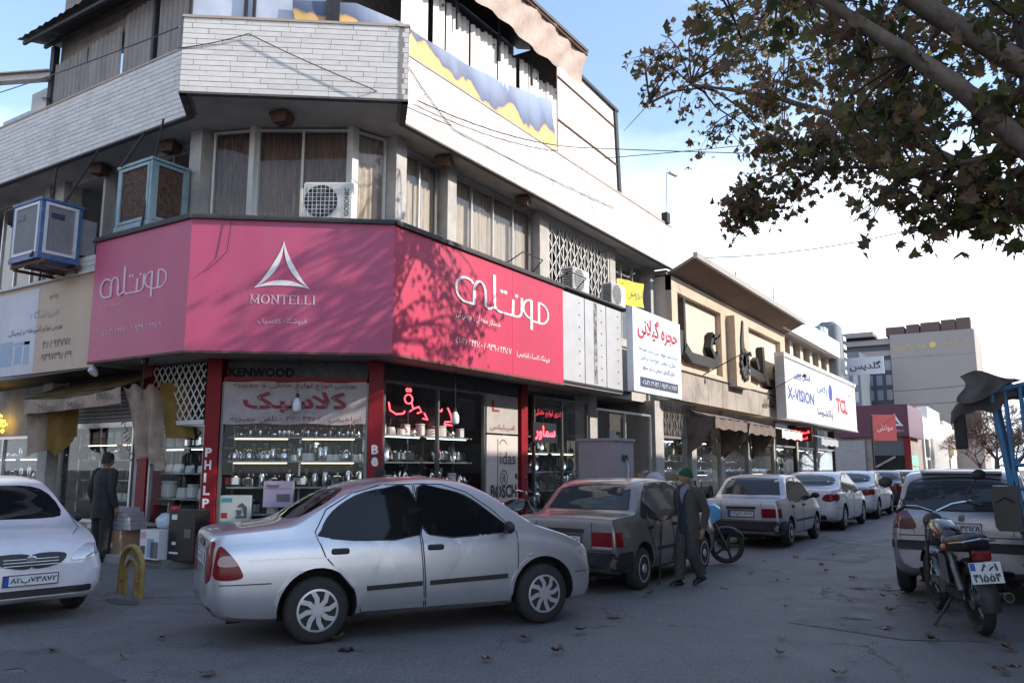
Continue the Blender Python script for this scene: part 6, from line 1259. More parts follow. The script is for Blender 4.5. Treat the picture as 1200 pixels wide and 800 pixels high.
def tiba(label, pm, plate_r, plate_f, front=True, steer=0, spec=None):
    c = Car('parked_car', label, 'cars', pm, spec or TIBA); c.doors(D_TIBA, W_TIBA, M_rub, [((-0.72, 0.47), (-0.17, 0.485)), ((-0.09, 0.485), (0.75, 0.505))])
    c.patch('rear', smooth_poly([(-0.50, 1.13), (0.50, 1.13), (0.42, 1.37), (-0.42, 1.37)], 4), 0.006, 'rear_window', M_cglass)
    c.patch('top', smooth_poly([(1.08, -0.60), (1.16, 0), (1.08, 0.60), (0.62, 0.50), (0.56, 0), (0.62, -0.50)], 4), 0.006, 'windscreen', M_cglass)
    for kd, sd in (('L', 1), ('R', -1)):
        t = c.patch(kd, smooth_poly([(-2.08, 0.62), (-1.86, 0.62), (-1.88, 0.72), (-1.97, 0.84), (-2.05, 0.90), (-2.085, 0.78)], 4), 0.008, 'tail_lamp', M_tail); c.patch(kd, smooth_poly([(-2.05, 0.73), (-1.90, 0.73), (-1.92, 0.78), (-1.97, 0.82), (-2.05, 0.80)]), 0.012, 'reversing_lens', mat('pink_grey_lens', (0.30, 0.22, 0.22), 0.25, 0.2), t)
        c.patch('rear', smooth_poly([(sd * 0.46, 0.60), (sd * 0.68, 0.60), (sd * 0.69, 0.90), (sd * 0.62, 0.93), (sd * 0.49, 0.80)], 4), 0.008, 'tail_lamp', M_tail)
        c.line(kd, [(-2.08, 0.565), (-1.60, 0.565)], 0.010, 0.003, 'bumper_seam', M_rub); c.line(kd, [(1.56, 0.50), (1.82, 0.50)], 0.008, 0.003, 'bumper_seam', M_rub)
        for ax in c.S['axles']: c.line(kd, [(ax + 0.385 * math.cos(R(a)), 0.315 + 0.385 * math.sin(R(a))) for a in range(-8, 190, 9)], 0.035, 0.010, 'arch_lip', pm)
        c.line(kd, [(-1.80, 0.77), (-1.25, 0.775), (-1.0, 0.76)], 0.012, 0.006, 'crease', pm); c.line(kd, [(-0.7, 0.225), (0.78, 0.225)], 0.05, 0.010, 'sill', pm)
        c.blob(kd, 1.02, 0.70, 0.03, 0.012, 0.008, 'side_repeater', M_clear)
        c.patch('front', smooth_poly([(sd * 0.40, 0.62), (sd * 0.70, 0.66), (sd * 0.72, 0.74), (sd * 0.60, 0.78), (sd * 0.44, 0.70)], 4), 0.01, 'headlamp', M_clear)
    c.line('rear', [(-0.45, 0.56), (-0.45, 0.93), (0.45, 0.93), (0.45, 0.56)], 0.01, 0.003, 'boot_seam', M_rub); c.patch('rear', rect(-0.22, 0.22, 0.87, 0.92, 0.02), 0.012, 'boot_grip', M_rub); c.plate('rear', 0, 0.76, 0.52, 0.115, plate_r)
    c.patch('rear', rect(-0.62, 0.62, 0.27, 0.36, 0.03), 0.008, 'lower_bumper', M_rub)
    for sg in (1, -1): c.patch('front', smooth_poly([(sg * 0.02, 0.565), (sg * 0.27, 0.60), (sg * 0.33, 0.70), (sg * 0.02, 0.70)], 4), 0.008, 'grille', M_rub)
    for z in (0.60, 0.63, 0.66): c.line('front', [(-0.26, z), (0.26, z)], 0.006, 0.013, 'grille_bar', M_alu)
    c.blob('front', 0, 0.645, 0.05, 0.045, 0.02, 'emblem', M_chrome, r=0.03); c.patch('front', rect(-0.62, 0.62, 0.285, 0.355, 0.03), 0.010, 'air_intake', M_rub); c.plate('front', 0, 0.455, 0.52, 0.115, plate_f)
    c.line('top', [(1.05, 0.72), (1.5, 0.66), (1.8, 0.5)], 0.008, 0.003, 'bonnet_seam', M_rub); c.line('top', [(1.05, -0.72), (1.5, -0.66), (1.8, -0.5)], 0.008, 0.003, 'bonnet_seam', M_rub)
    c.line('top', [(-0.7, 0.49), (0.3, 0.50)], 0.014, 0.003, 'roof_seam', M_rub); c.line('top', [(-0.7, -0.49), (0.3, -0.50)], 0.014, 0.003, 'roof_seam', M_rub)
    c.mirror(0.74, 0.96, M_rub); c.wheels('spoke', M_rim, steer); return c
PRIDE = dict(top=[(-1.95, 0.82), (-1.94, 0.93), (-1.90, 0.965), (-1.55, 0.985), (-1.34, 1.0), (-1.12, 1.20), (-0.94, 1.36), (-0.78, 1.415), (-0.3, 1.45), (0.1, 1.44), (0.38, 1.385), (0.62, 1.25), (0.98, 0.985), (1.15, 0.945), (1.6, 0.87), (1.85, 0.79), (1.93, 0.72), (1.96, 0.60)],
             w=wpts(-1.95, 1.96, 0.80, (0.92, 0.955, 0.98, 0.995), (0.80, 0.9, 0.955, 0.99)), bot=[(-1.95, 0.36), (-1.88, 0.28), (-1.5, 0.22), (1.5, 0.20), (1.96, 0.26)], belt=[(-1.95, 0.88), (-1.2, 0.905), (0.9, 0.885), (1.3, 0.84), (1.96, 0.66)], axles=(-1.17, 1.175), r=0.275, archk=1.22, handles=[(-0.92, 0.80), (0.0, 0.80)], tumble=0.33, edge=0.95, zm=0.55)
W_PRIDE = [smooth_poly([(-0.17, 0.925), (-0.22, 1.345), (-0.60, 1.335), (-0.72, 1.30), (-0.90, 0.925)], 3), smooth_poly([(-0.07, 0.925), (-0.12, 1.35), (0.28, 1.325), (0.48, 1.22), (0.80, 0.96), (0.76, 0.925)], 3), smooth_poly([(-0.97, 0.94), (-0.80, 1.27), (-0.93, 1.20), (-1.12, 1.0), (-1.12, 0.94)], 3)]
D_PRIDE = [[(-0.12, 0.24), (-0.17, 1.385), (-0.65, 1.375), (-0.78, 1.31), (-0.97, 0.92), (-0.94, 0.70), (-0.80, 0.50), (-0.74, 0.24)], [(0.80, 0.24), (0.85, 0.6), (0.86, 0.92), (0.50, 1.27), (0.29, 1.37), (-0.15, 1.39), (-0.10, 0.24)]]
def pride(label, pm, plate_r, handle=M_rub):
    c = Car('parked_car', label, 'cars', pm, PRIDE); c.glass = M_cglass2; c.doors(D_PRIDE, W_PRIDE, handle, [((-0.72, 0.50), (-0.15, 0.50)), ((-0.07, 0.50), (0.78, 0.50))])
    c.patch('rear', grow(dens([(-0.60, 1.04), (0.60, 1.04), (0.50, 1.355), (-0.50, 1.355)]), 0.02), 0.004, 'window_seal', M_rub); c.patch('rear', dens([(-0.60, 1.04), (0.60, 1.04), (0.50, 1.355), (-0.50, 1.355)], True, 0.1), 0.009, 'rear_window', M_cglass2)
    c.patch('top', dens([(0.92, -0.58), (0.96, 0), (0.92, 0.58), (0.48, 0.50), (0.45, 0), (0.48, -0.50)], True, 0.1), 0.006, 'windscreen', M_cglass2)
    c.line('rear', [(-0.70, 0.545), (0.70, 0.545)], 0.014, 0.003, 'bumper_seam', M_rub); b = c.patch('rear', rect(-0.745, 0.745, 0.33, 0.53, 0.04), 0.022, 'rear_bumper', M_rub, thick=0.02); c.patch('front', rect(-0.66, 0.66, 0.30, 0.50, 0.04), 0.02, 'front_bumper', M_rub, thick=0.02)
    for kd, sd in (('L', 1), ('R', -1)):
        c.patch(kd, rect(-1.91, -1.52, 0.29, 0.53, 0.05), 0.012, 'rear_bumper', M_rub); c.patch('rear', rect(*sorted((sd * 0.42, sd * 0.70)), 0.60, 0.78, 0.02), 0.010, 'tail_lamp', M_tail); c.patch('rear', rect(*sorted((sd * 0.42, sd * 0.70)), 0.575, 0.60, 0.01), 0.010, 'tail_lens', M_clear)
        c.patch(kd, rect(-1.93, -1.80, 0.60, 0.78, 0.02), 0.008, 'tail_lamp', M_tail); c.line(kd, [(-1.75, 0.24), (-1.5, 0.24)], 0.02, 0.01, 'sill', pm); c.line(kd, [(-0.72, 0.22), (0.8, 0.22)], 0.05, 0.008, 'sill', M_rub)
        c.patch('front', rect(*sorted((sd * 0.38, sd * 0.66)), 0.56, 0.68, 0.02), 0.010, 'headlamp', M_clear); c.line(kd, [(-1.93, 0.87), (-0.95, 0.87)], 0.010, 0.004, 'crease', pm)
    c.patch('rear', rect(-0.27, 0.27, 0.60, 0.745, 0.01), 0.006, 'plate_recess', M_rub); c.patch('rear', rect(-0.30, 0.30, 0.76, 0.815, 0.02), 0.018, 'plate_garnish', M_rub); c.plate('rear', 0.0, 0.67, 0.52, 0.115, plate_r)
    c.line('rear', [(-0.41, 0.56), (-0.41, 0.90)], 0.008, 0.003, 'boot_seam', M_rub); c.line('rear', [(0.41, 0.56), (0.41, 0.90)], 0.008, 0.003, 'boot_seam', M_rub); c.line('front', [(-0.35, 0.60), (0.35, 0.60)], 0.10, 0.006, 'grille', M_rub)
    c.mirror(0.76, 0.95, M_rub); c.wheels('disc', M_rim); return c
SEDAN = dict(top=[(-2.15, 0.88), (-2.135, 0.99), (-2.08, 1.04), (-1.75, 1.07), (-1.5, 1.09), (-1.2, 1.26), (-0.85, 1.41), (-0.4, 1.475), (0.05, 1.48), (0.42, 1.42), (0.75, 1.27), (1.28, 1.0), (1.5, 0.955), (1.95, 0.86), (2.15, 0.77), (2.25, 0.66), (2.28, 0.56)],
             w=wpts(-2.15, 2.28, 0.87, (0.82, 0.92, 0.97, 0.99)), bot=[(-2.15, 0.36), (-2.0, 0.25), (-1.6, 0.2), (1.7, 0.19), (2.28, 0.25)], belt=[(-2.15, 0.95), (-1.2, 0.96), (0.9, 0.91), (1.5, 0.86), (2.28, 0.6)], axles=(-1.33, 1.33), r=0.31, archk=1.2, handles=[(-1.05, 0.84), (-0.05, 0.83)], tumble=0.36, edge=0.935, zm=0.52)
W_SED = [smooth_poly([(-0.19, 0.97), (-0.27, 1.385), (-0.55, 1.375), (-0.85, 1.30), (-1.08, 1.15), (-1.20, 1.01), (-1.12, 0.97)]), smooth_poly([(-0.09, 0.965), (-0.16, 1.385), (0.15, 1.37), (0.42, 1.29), (0.75, 1.10), (0.96, 0.96), (0.9, 0.945)])]
D_SED = [[(-0.14, 0.25), (-0.22, 1.425), (-0.60, 1.41), (-0.92, 1.32), (-1.15, 1.18), (-1.26, 1.0), (-1.15, 0.78), (-0.98, 0.6), (-0.9, 0.25)], [(0.92, 0.25), (0.98, 0.6), (1.02, 0.93), (0.76, 1.15), (0.44, 1.335), (0.15, 1.42), (-0.20, 1.43), (-0.12, 0.25)]]
def sedan(label, pm, plate_r, tail='wide'):
    c = Car('parked_car', label, 'cars', pm, SEDAN); c.glass = M_cglass2; c.doors(D_SED, W_SED, pm, None, sides='R')
    c.patch('rear', smooth_poly([(-0.54, 1.13), (0.54, 1.13), (0.46, 1.38), (-0.46, 1.38)], 4), 0.006, 'rear_window', M_cglass2); c.patch('top', smooth_poly([(1.22, -0.62), (1.28, 0), (1.22, 0.62), (0.74, 0.52), (0.68, 0), (0.74, -0.52)], 4), 0.006, 'windscreen', M_cglass2)
    for kd, sd in (('L', 1), ('R', -1)):
        a = 0.30 if tail == 'wide' else 0.48
        c.patch('rear', smooth_poly([(sd * a, 0.77), (sd * 0.72, 0.74), (sd * 0.74, 0.92), (sd * (a + 0.06), 0.90)], 4), 0.008, 'tail_lamp', M_tail); c.patch(kd, smooth_poly([(-2.11, 0.75), (-1.90, 0.80), (-1.86, 0.90), (-2.08, 0.93)], 4), 0.008, 'tail_lamp', M_tail)
        c.line(kd, [(-2.1, 0.58), (-1.75, 0.58)], 0.01, 0.003, 'bumper_seam', M_rub); c.line(kd, [(-0.85, 0.23), (0.9, 0.23)], 0.05, 0.008, 'sill', M_rub); c.line(kd, [(-2.05, 0.90), (-0.9, 0.885), (1.1, 0.85)], 0.012, 0.006, 'crease', pm)
    c.patch('rear', rect(-0.55, 0.55, 0.28, 0.40, 0.04), 0.012, 'lower_bumper', M_rub); c.plate('rear', 0, 0.70, 0.5, 0.11, plate_r); c.line('rear', [(-0.55, 0.6), (-0.6, 1.0)], 0.008, 0.003, 'boot_seam', M_rub); c.line('rear', [(0.55, 0.6), (0.6, 1.0)], 0.008, 0.003, 'boot_seam', M_rub)
    c.mirror(0.90, 0.98, pm); c.wheels('alloy', M_rim); return c
HATCH = dict(top=[(-1.85, 0.74), (-1.84, 0.90), (-1.80, 0.98), (-1.68, 1.14), (-1.50, 1.32), (-1.36, 1.395), (-1.0, 1.43), (-0.4, 1.44), (0.1, 1.42), (0.4, 1.35), (1.05, 0.99), (1.3, 0.93), (1.7, 0.82), (1.9, 0.70), (1.97, 0.56)],
             w=wpts(-1.85, 1.97, 0.83, (0.86, 0.93, 0.97, 0.995)), bot=[(-1.85, 0.34), (-1.75, 0.27), (-1.4, 0.2), (1.5, 0.19), (1.97, 0.25)], belt=[(-1.85, 0.86), (-1.0, 0.92), (0.9, 0.89), (1.3, 0.84), (1.97, 0.6)], axles=(-1.2, 1.24), r=0.29, archk=1.2, handles=[(-0.85, 0.83), (0.05, 0.83)], tumble=0.33, edge=0.945, zm=0.52)
def hatch(label, pm, plate_r):
    c = Car('parked_car', label, 'cars', pm, HATCH); c.glass = M_cglass2
    c.doors([[(-0.12, 0.25), (-0.17, 1.38), (-0.65, 1.365), (-1.0, 1.22), (-1.08, 0.92), (-0.9, 0.62), (-0.8, 0.25)], [(0.82, 0.25), (0.88, 0.9), (0.5, 1.25), (0.28, 1.36), (-0.15, 1.385), (-0.10, 0.25)]], [smooth_poly([(-0.18, 0.94), (-0.23, 1.34), (-0.6, 1.33), (-0.9, 1.2), (-1.0, 0.97)]), smooth_poly([(-0.07, 0.94), (-0.12, 1.345), (0.25, 1.32), (0.48, 1.2), (0.8, 0.94)])], pm)
    c.patch('rear', grow(smooth_poly([(-0.62, 1.0), (0, 0.985), (0.62, 1.0), (0.60, 1.12), (0.50, 1.30), (0, 1.33), (-0.50, 1.30), (-0.60, 1.12)], 4), 0.02), 0.004, 'window_seal', M_rub)
    c.patch('rear', smooth_poly([(-0.62, 1.0), (0, 0.985), (0.62, 1.0), (0.60, 1.12), (0.50, 1.30), (0, 1.33), (-0.50, 1.30), (-0.60, 1.12)], 4), 0.009, 'rear_window', M_cglass2)
    for kd, sd in (('L', 1), ('R', -1)):
        c.patch('rear', smooth_poly([(sd * 0.50, 0.78), (sd * 0.74, 0.78), (sd * 0.755, 0.92), (sd * 0.70, 0.98), (sd * 0.58, 0.95)], 4), 0.010, 'tail_lamp', mat('smoked_red_lens', (0.10, 0.03, 0.035), 0.15, coat=0.8)); c.patch(kd, smooth_poly([(-1.82, 0.78), (-1.62, 0.79), (-1.60, 0.90), (-1.68, 0.98), (-1.79, 0.96)], 4), 0.008, 'tail_lamp', MATS['smoked_red_lens'])
        c.line(kd, [(-1.8, 0.70), (-1.45, 0.70)], 0.01, 0.003, 'bumper_seam', M_rub); c.patch(kd, rect(-1.80, -1.45, 0.55, 0.64, 0.02), 0.012, 'bumper_strip', M_rub)
    c.line('rear', [(-0.75, 0.70), (0.75, 0.70)], 0.012, 0.003, 'bumper_seam', M_rub); c.patch('rear', rect(-0.73, 0.73, 0.54, 0.645, 0.03), 0.014, 'bumper_strip', M_rub); c.patch('rear', rect(-0.5, 0.5, 0.29, 0.36, 0.03), 0.01, 'lower_bumper', M_rub)
    c.line('rear', [(-0.52, 0.72), (-0.60, 0.99)], 0.008, 0.003, 'hatch_seam', M_rub); c.line('rear', [(0.52, 0.72), (0.60, 0.99)], 0.008, 0.003, 'hatch_seam', M_rub); c.blob('rear', 0.0, 0.90, 0.035, 0.04, 0.01, 'emblem', M_chrome, r=0.015); c.blob('rear', 0.35, 0.80, 0.09, 0.010, 0.006, 'badge', M_chrome, r=0.004)
    c.plate('rear', 0, 0.795, 0.42, 0.11, plate_r); m = MB(); m.tube([(-0.9, 0.5, 0.24), (-1.88, 0.5, 0.24)], 0.028, 10); m.build('exhaust_pipe', M_chrome, c.root, smooth=60)
    m = MB(); m.box(-1.46, -1.34, -0.45, 0.45, 1.385, 1.41); m.build('roof_spoiler', pm, c.root); c.mirror(0.75, 0.96, pm); c.wheels('alloy', M_rim); return c
def place(c, x, y, ang, label=None):
    """wheel-base centre at x, y; ang = heading counted from +X"""
    c.root.matrix_basis = T((x, y, 0.0)) @ RZ(ang)
P_silver = paint('silver_paint', (0.56, 0.56, 0.59), 0.75, 0.18); P_white = paint('white_car_paint', (0.62, 0.62, 0.66), 0.05, 0.3); P_brown = paint('grey_brown_paint', (0.22, 0.195, 0.185), 0.55, 0.3); P_pale = paint('pale_silver_paint', (0.44, 0.43, 0.45), 0.5, 0.25); P_dark = paint('charcoal_paint', (0.045, 0.043, 0.045), 0.4, 0.3); P_206 = paint('dusty_silver_paint', (0.36, 0.345, 0.37), 0.6, 0.4); P_wht2 = paint('plain_white_paint', (0.68, 0.68, 0.71), 0.05, 0.2)
# silver saloon turning across the corner, seen from its right side
c = tiba('silver saloon with dark windows standing across the corner in front', P_silver, '۳۱ج۵۶۲۱', '۳۱ج۵۶۲۱', steer=4)
# right side wheels stand at (-5.76,5.58) rear and (-4.50,7.62) front
hd = math.degrees(math.atan2(7.62 - 5.58, -4.50 + 5.76)); ux, uy = math.cos(R(hd)), math.sin(R(hd)); cx, cy = (-5.76 - 4.50) / 2, (5.58 + 7.62) / 2
place(c, cx - uy * 0.72, cy + ux * 0.72, hd)
c = tiba('white saloon facing right at the left edge of the street', P_white, '۸۲ب۷۳۸', '۸۲ب۷۳۸۷۲', spec=TIBA2); place(c, -8.84 - 2.15 * math.cos(R(-10)), 4.60 - 2.15 * math.sin(R(-10)), -10)
c = pride('grey-brown boxy saloon parked behind the old man', P_brown, '۸۹و۱۵۵۲۶'); place(c, -5.28, 11.45, 90)
c = pride('pale silver boxy saloon with black bumper parked beyond the blue motorcycle', P_pale, '۹۲و۲۶۸۲۸'); place(c, -5.12, 18.55, 90)
c = sedan('white saloon third in the row of parked cars', P_white, '۱۲ب۳۴۵۲۸', 'narrow'); place(c, -5.12, 24.0, 90)
c = sedan('white saloon with wide tail lamps fourth in the row of parked cars', P_wht2, '۴۲د۷۷۳۲۸'); place(c, -5.15, 29.6, 90)
c0 = sedan('dark charcoal saloon fifth in the row of parked cars', P_dark, '۲۲س۱۸۱۲۸'); place(c0, -5.1, 35.2, 90)
c1_ = sedan('white saloon sixth in the row of parked cars', P_wht2, '۶۲ل۴۱۴۲۸', 'narrow'); place(c1_, -5.0, 41.0, 90)
dup(c0.root, T((-4.9, 46.6, 0)) @ RZ(90), 'dark saloon seventh in the row, far down the street', 'cars'); dup(c1_.root, T((-4.2, 54, 0)) @ RZ(-88), 'pale car facing the camera at the far end of the row', 'cars')
c = hatch('dusty silver hatchback parked on the right behind the motorcycle', P_206, '۵۶ه۳۲۱۲۸'); c.root.matrix_basis = T((-0.82, 13.2, 0)) @ RZ(90) @ Matrix.Diagonal((1, 1, 1.10, 1))
# ================================================================ MOTORCYCLES, CARGO TRICYCLE, STREET FURNITURE
M_spoke = mat('spoke_steel', (0.30, 0.30, 0.31), 0.35, 0.9); M_engine = mat('engine_alloy', (0.16, 0.155, 0.15), 0.5, 0.7, var=0.3, scale=12); M_seat = mat('black_seat_vinyl', (0.018, 0.017, 0.017), 0.5, var=0.3, scale=8, bump=0.2); M_tank_b = mat('black_tank', (0.015, 0.015, 0.016), 0.2, coat=0.8); M_tank_u = mat('blue_fairing', (0.10, 0.30, 0.55), 0.3, coat=0.6); M_tank_r = mat('red_tank', (0.20, 0.02, 0.02), 0.25, coat=0.8)
def motorcycle(label, M, tank, plate=None, cast=False, blue_front=False, bag=False):
    t = thing('motorcycle', label, 'motorcycle', M=M, group='motorcycles'); rt = 0.29
    def pt(m, name, mm, smooth=40, parent=None): return m.build(name, mm, parent or t, smooth, local=True)
    for ax in (0.0, 1.24):
        m = MB(T((ax, 0, rt)) @ RX(90)); m.lathe([(rt - 0.075, -0.035), (rt - 0.03, -0.05), (rt - 0.006, -0.03), (rt, 0), (rt - 0.006, 0.03), (rt - 0.03, 0.05), (rt - 0.075, 0.035), (rt - 0.075, -0.035)], 32, cap=False); w = pt(m, 'wheel', M_tyre)
        m = MB(T((ax, 0, rt)) @ RX(90)); m.lathe([(rt - 0.08, -0.03), (rt - 0.065, -0.032), (rt - 0.065, 0.032), (rt - 0.08, 0.03)], 32, cap=False); m.lathe([(0.055, -0.06), (0.06, 0), (0.055, 0.06)], 14)
        if ax == 0 or cast: m.lathe([(0.085, -0.055), (0.085, -0.03)], 16)
        n = 5 if cast else 18
        for i in range(n):
            a = 2 * math.pi * i / n
            if cast: m.box(0.04, rt - 0.07, -0.022, 0.022, -0.012, 0.012, M=RZ(72 * i))
            else: m.tube([(0.055 * math.cos(a), 0.055 * math.sin(a), 0.03 * (-1) ** i), ((rt - 0.075) * math.cos(a + 0.25), (rt - 0.075) * math.sin(a + 0.25), 0)], 0.003, 4)
        w2 = MB(); w2.v, w2.f, w2.mi = m.v, m.f, m.mi; o = w2.build('rim', M_rub if cast else M_spoke, w, 40, local=True)
    def arcf(cx, r0, a0, a1, hw, name, mm):
        m = MB(T((cx, 0, rt)) @ RX(90)); rings = []
        for i in range(13):
            a = R(a0 + (a1 - a0) * i / 12); rings.append([(r0 * f * math.cos(a), r0 * f * math.sin(a), z) for f, z in ((0.96, -hw), (1.02, -hw * 0.7), (1.04, 0), (1.02, hw * 0.7), (0.96, hw), (1.0, 0))])
        m.loft(rings); pt(m, name, mm, 60)
    arcf(1.24, rt + 0.03, 30, 165, 0.06, 'front_mudguard', tank if not blue_front else M_rub); arcf(0.0, rt + 0.045, 20, 190, 0.075, 'rear_mudguard', M_rub)
    for sd in (1, -1):
        m = MB(); m.tube([(1.24, sd * 0.075, rt), (0.93, sd * 0.075, 0.90)], 0.019, 8); pt(m, 'fork_leg', M_engine); m = MB(); m.tube([(0.02, sd * 0.10, rt), (0.18, sd * 0.11, 0.66)], [0.012, 0.03, ][0:2], 8); m.tube([(0.05, sd * 0.10, rt + 0.07), (0.15, sd * 0.108, 0.58)], 0.032, 10); pt(m, 'shock_absorber', M_engine); m = MB(); m.tube([(0.0, sd * 0.085, rt), (0.45, sd * 0.075, 0.34)], 0.018, 6); pt(m, 'swing_arm', M_rub)
        m = MB(); m.tube([(0.90, sd * 0.02, 0.98), (0.86, sd * 0.16, 1.04), (0.80, sd * 0.30, 1.06), (0.72, sd * 0.37, 1.02)], 0.012, 8); hb = pt(m, 'handlebar', M_chrome); m = MB(); m.tube([(0.80, sd * 0.28, 1.055), (0.71, sd * 0.385, 1.015)], 0.018, 8); pt(m, 'grip', M_rub, parent=hb)
        m = MB(); m.tube([(0.82, sd * 0.26, 1.06), (0.84, sd * 0.33, 1.18), (0.80, sd * 0.40, 1.27)], 0.006, 6); m.ell((0.79, sd * 0.42, 1.30), 0.02, 0.065, 0.05, nu=12, nv=8); pt(m, 'mirror', M_rub)
        m = MB(); m.ell((0.16, sd * 0.16, 0.72), 0.04, 0.03, 0.03, nu=10, nv=6); pt(m, 'indicator', M_amber); m = MB(); m.prism([(0.20, 0.40), (0.45, 0.42), (0.42, 0.66), (0.22, 0.64)], -0.02, 0.02, M=T((0, sd * 0.13, 0)) @ RX(90)); pt(m, 'side_cover', tank)
        m = MB(); m.tube([(0.38, sd * 0.1, 0.30), (0.38, sd * 0.24, 0.30)], 0.013, 6); pt(m, 'foot_peg', M_rub)
    m = MB(); m.tube([(0.93, 0, 0.90), (0.80, 0, 0.55), (0.62, 0, 0.24), (0.40, 0, 0.26)], 0.02, 8); m.tube([(0.93, 0, 0.88), (0.55, 0, 0.72), (0.10, 0, 0.70)], 0.022, 8); pt(m, 'frame', M_rub)
    m = MB(); m.loft([[(x, y * w, z0 + (z1 - z0) * q) for y, q in ((-1, 0.1), (-0.95, 0.6), (-0.55, 0.95), (0, 1), (0.55, 0.95), (0.95, 0.6), (1, 0.1), (0.5, 0.0), (-0.5, 0))] for x, w, z0, z1 in ((0.40, 0.07, 0.70, 0.80), (0.48, 0.11, 0.68, 0.86), (0.65, 0.14, 0.68, 0.92), (0.80, 0.13, 0.70, 0.93), (0.88, 0.09, 0.74, 0.90))]); pt(m, 'fuel_tank', tank, 60)
    m = MB(); m.loft([[(x, y * w, z0 + (z1 - z0) * q) for y, q in ((-1, 0.2), (-0.9, 0.8), (-0.5, 1), (0.5, 1), (0.9, 0.8), (1, 0.2), (0.8, 0), (-0.8, 0))] for x, w, z0, z1 in ((-0.22, 0.09, 0.74, 0.83), (-0.16, 0.12, 0.71, 0.85), (0.1, 0.135, 0.69, 0.82), (0.30, 0.13, 0.68, 0.79), (0.44, 0.10, 0.69, 0.79))]); pt(m, 'seat', M_seat, 60)
    m = MB(); m.rbox(0.42, 0.76, -0.10, 0.10, 0.24, 0.44, 0.05); m.lathe([(0.07, 0), (0.085, 0.02), (0.085, 0.04), (0.07, 0.06), (0.085, 0.08), (0.085, 0.1), (0.07, 0.12), (0.08, 0.14), (0.05, 0.18)], 14, M=T((0.66, 0, 0.43)) @ RY(15)); m.lathe([(0.09, -0.13), (0.1, 0), (0.09, 0.13)], 16, M=T((0.55, 0, 0.34)) @ RX(90)); pt(m, 'engine', M_engine)
    m = MB(); m.tube([(0.74, -0.05, 0.50), (0.86, -0.08, 0.36), (0.70, -0.13, 0.20), (0.3, -0.14, 0.24), (-0.30, -0.15, 0.34)], [0.018, 0.018, 0.02, 0.035, 0.04], 10); ex = pt(m, 'exhaust', M_engine); m = MB(); m.tube([(-0.301, -0.15, 0.3402), (-0.306, -0.1501, 0.341)], 0.034, 10); pt(m, 'exhaust_mouth', M_black, parent=ex)
    m = MB(T((0.99, 0, 0.88)) @ RY(90)); m.lathe([(0.03, -0.1), (0.08, -0.05), (0.09, 0.03), (0.085, 0.05)], 18); hl = pt(m, 'headlamp', M_rub); m = MB(T((0.99, 0, 0.88)) @ RY(90)); m.lathe([(0.083, 0.05), (0.06, 0.065), (0.001, 0.07)], 18); pt(m, 'lens', M_clear, parent=hl)
    m = MB(); m.rbox(-0.33, -0.26, -0.07, 0.07, 0.64, 0.72, 0.02); pt(m, 'tail_lamp', M_tail)
    m = MB(); m.tube([(-0.30, 0.12, 0.80), (-0.34, 0, 0.82), (-0.30, -0.12, 0.80), (0.05, -0.14, 0.76)], 0.009, 6); m.tube([(-0.30, 0.12, 0.80), (0.05, 0.14, 0.76)], 0.009, 6); pt(m, 'grab_rail', M_chrome)
    m = MB(); m.tube([(0.42, 0.09, 0.26), (0.36, 0.30, 0.02)], 0.012, 6); m.tube([(0.36, 0.30, 0.015), (0.28, 0.36, 0.01)], 0.012, 6); pt(m, 'side_stand', M_rub)
    m = MB(); m.box(0.02, 0.5, 0.105, 0.125, 0.28, 0.36); pt(m, 'chain_guard', M_rub)
    if blue_front:
        m = MB(); m.loft([[(x, y * w, z) for y, z in ((-1, z0), (-0.7, z1), (0, z1 + 0.04), (0.7, z1), (1, z0), (0, z0 - 0.03))] for x, w, z0, z1 in ((0.70, 0.15, 0.55, 0.85), (0.90, 0.18, 0.60, 0.98), (1.05, 0.13, 0.72, 0.96), (1.15, 0.05, 0.76, 0.88))]); pt(m, 'front_fairing', M_tank_u, 50)
    if plate:
        Mp = T((-0.345, 0, 0.55)) @ RZ(-90) @ RX(90 - 12); m = MB(Mp); m.box(-0.12, 0.12, -0.085, 0.085, -0.004, 0.0); p = m.build('number_plate', M_plate, t, local=True); m = MB(Mp); m.box(-0.115, -0.075, 0.02, 0.08, 0, 0.002); m.build('blue_strip', M_pblue, p, local=True)
        R0 = t.matrix_basis.copy()
        for s_, x0, z0, w_, h_ in ((plate[0], -0.04, 0.012, 0.13, 0.06), (plate[1], -0.105, -0.072, 0.21, 0.065)): text(s_, R0 @ Mp @ T((x0, z0, 0.002)), w_, h_, M_pblack, p, bold=0.03)
    if bag: m = MB(); m.rbox(-0.15, 0.25, 0.17, 0.36, 0.35, 0.75, 0.05); pt(m, 'side_bag', M_seat)
    return t
motorcycle('black motorcycle with mirrors and white plate in front of the dusty hatchback', T((-0.56, 9.35, 0)) @ RZ(110) @ RX(-5) @ Matrix.Diagonal((1.14, 1.14, 1.14, 1)), M_tank_b, ('۸۶۱', '۴۱۵۵۴'), bag=False)
motorcycle('motorcycle with blue fairing parked between the two boxy saloons', T((-5.62, 13.2, 0)) @ RZ(27) @ RX(5), M_tank_u, cast=True, blue_front=True)
motorcycle('dark motorcycle on the pavement behind the silver saloon bonnet', T((-8.55, 12.2, 0.12)) @ RZ(20) @ RX(-4), M_tank_b)
motorcycle('dark red motorcycle leaning by the dark shop window on the pavement', T((-8.9, 17.0, 0.12)) @ RZ(-35) @ RX(-4), M_tank_r)
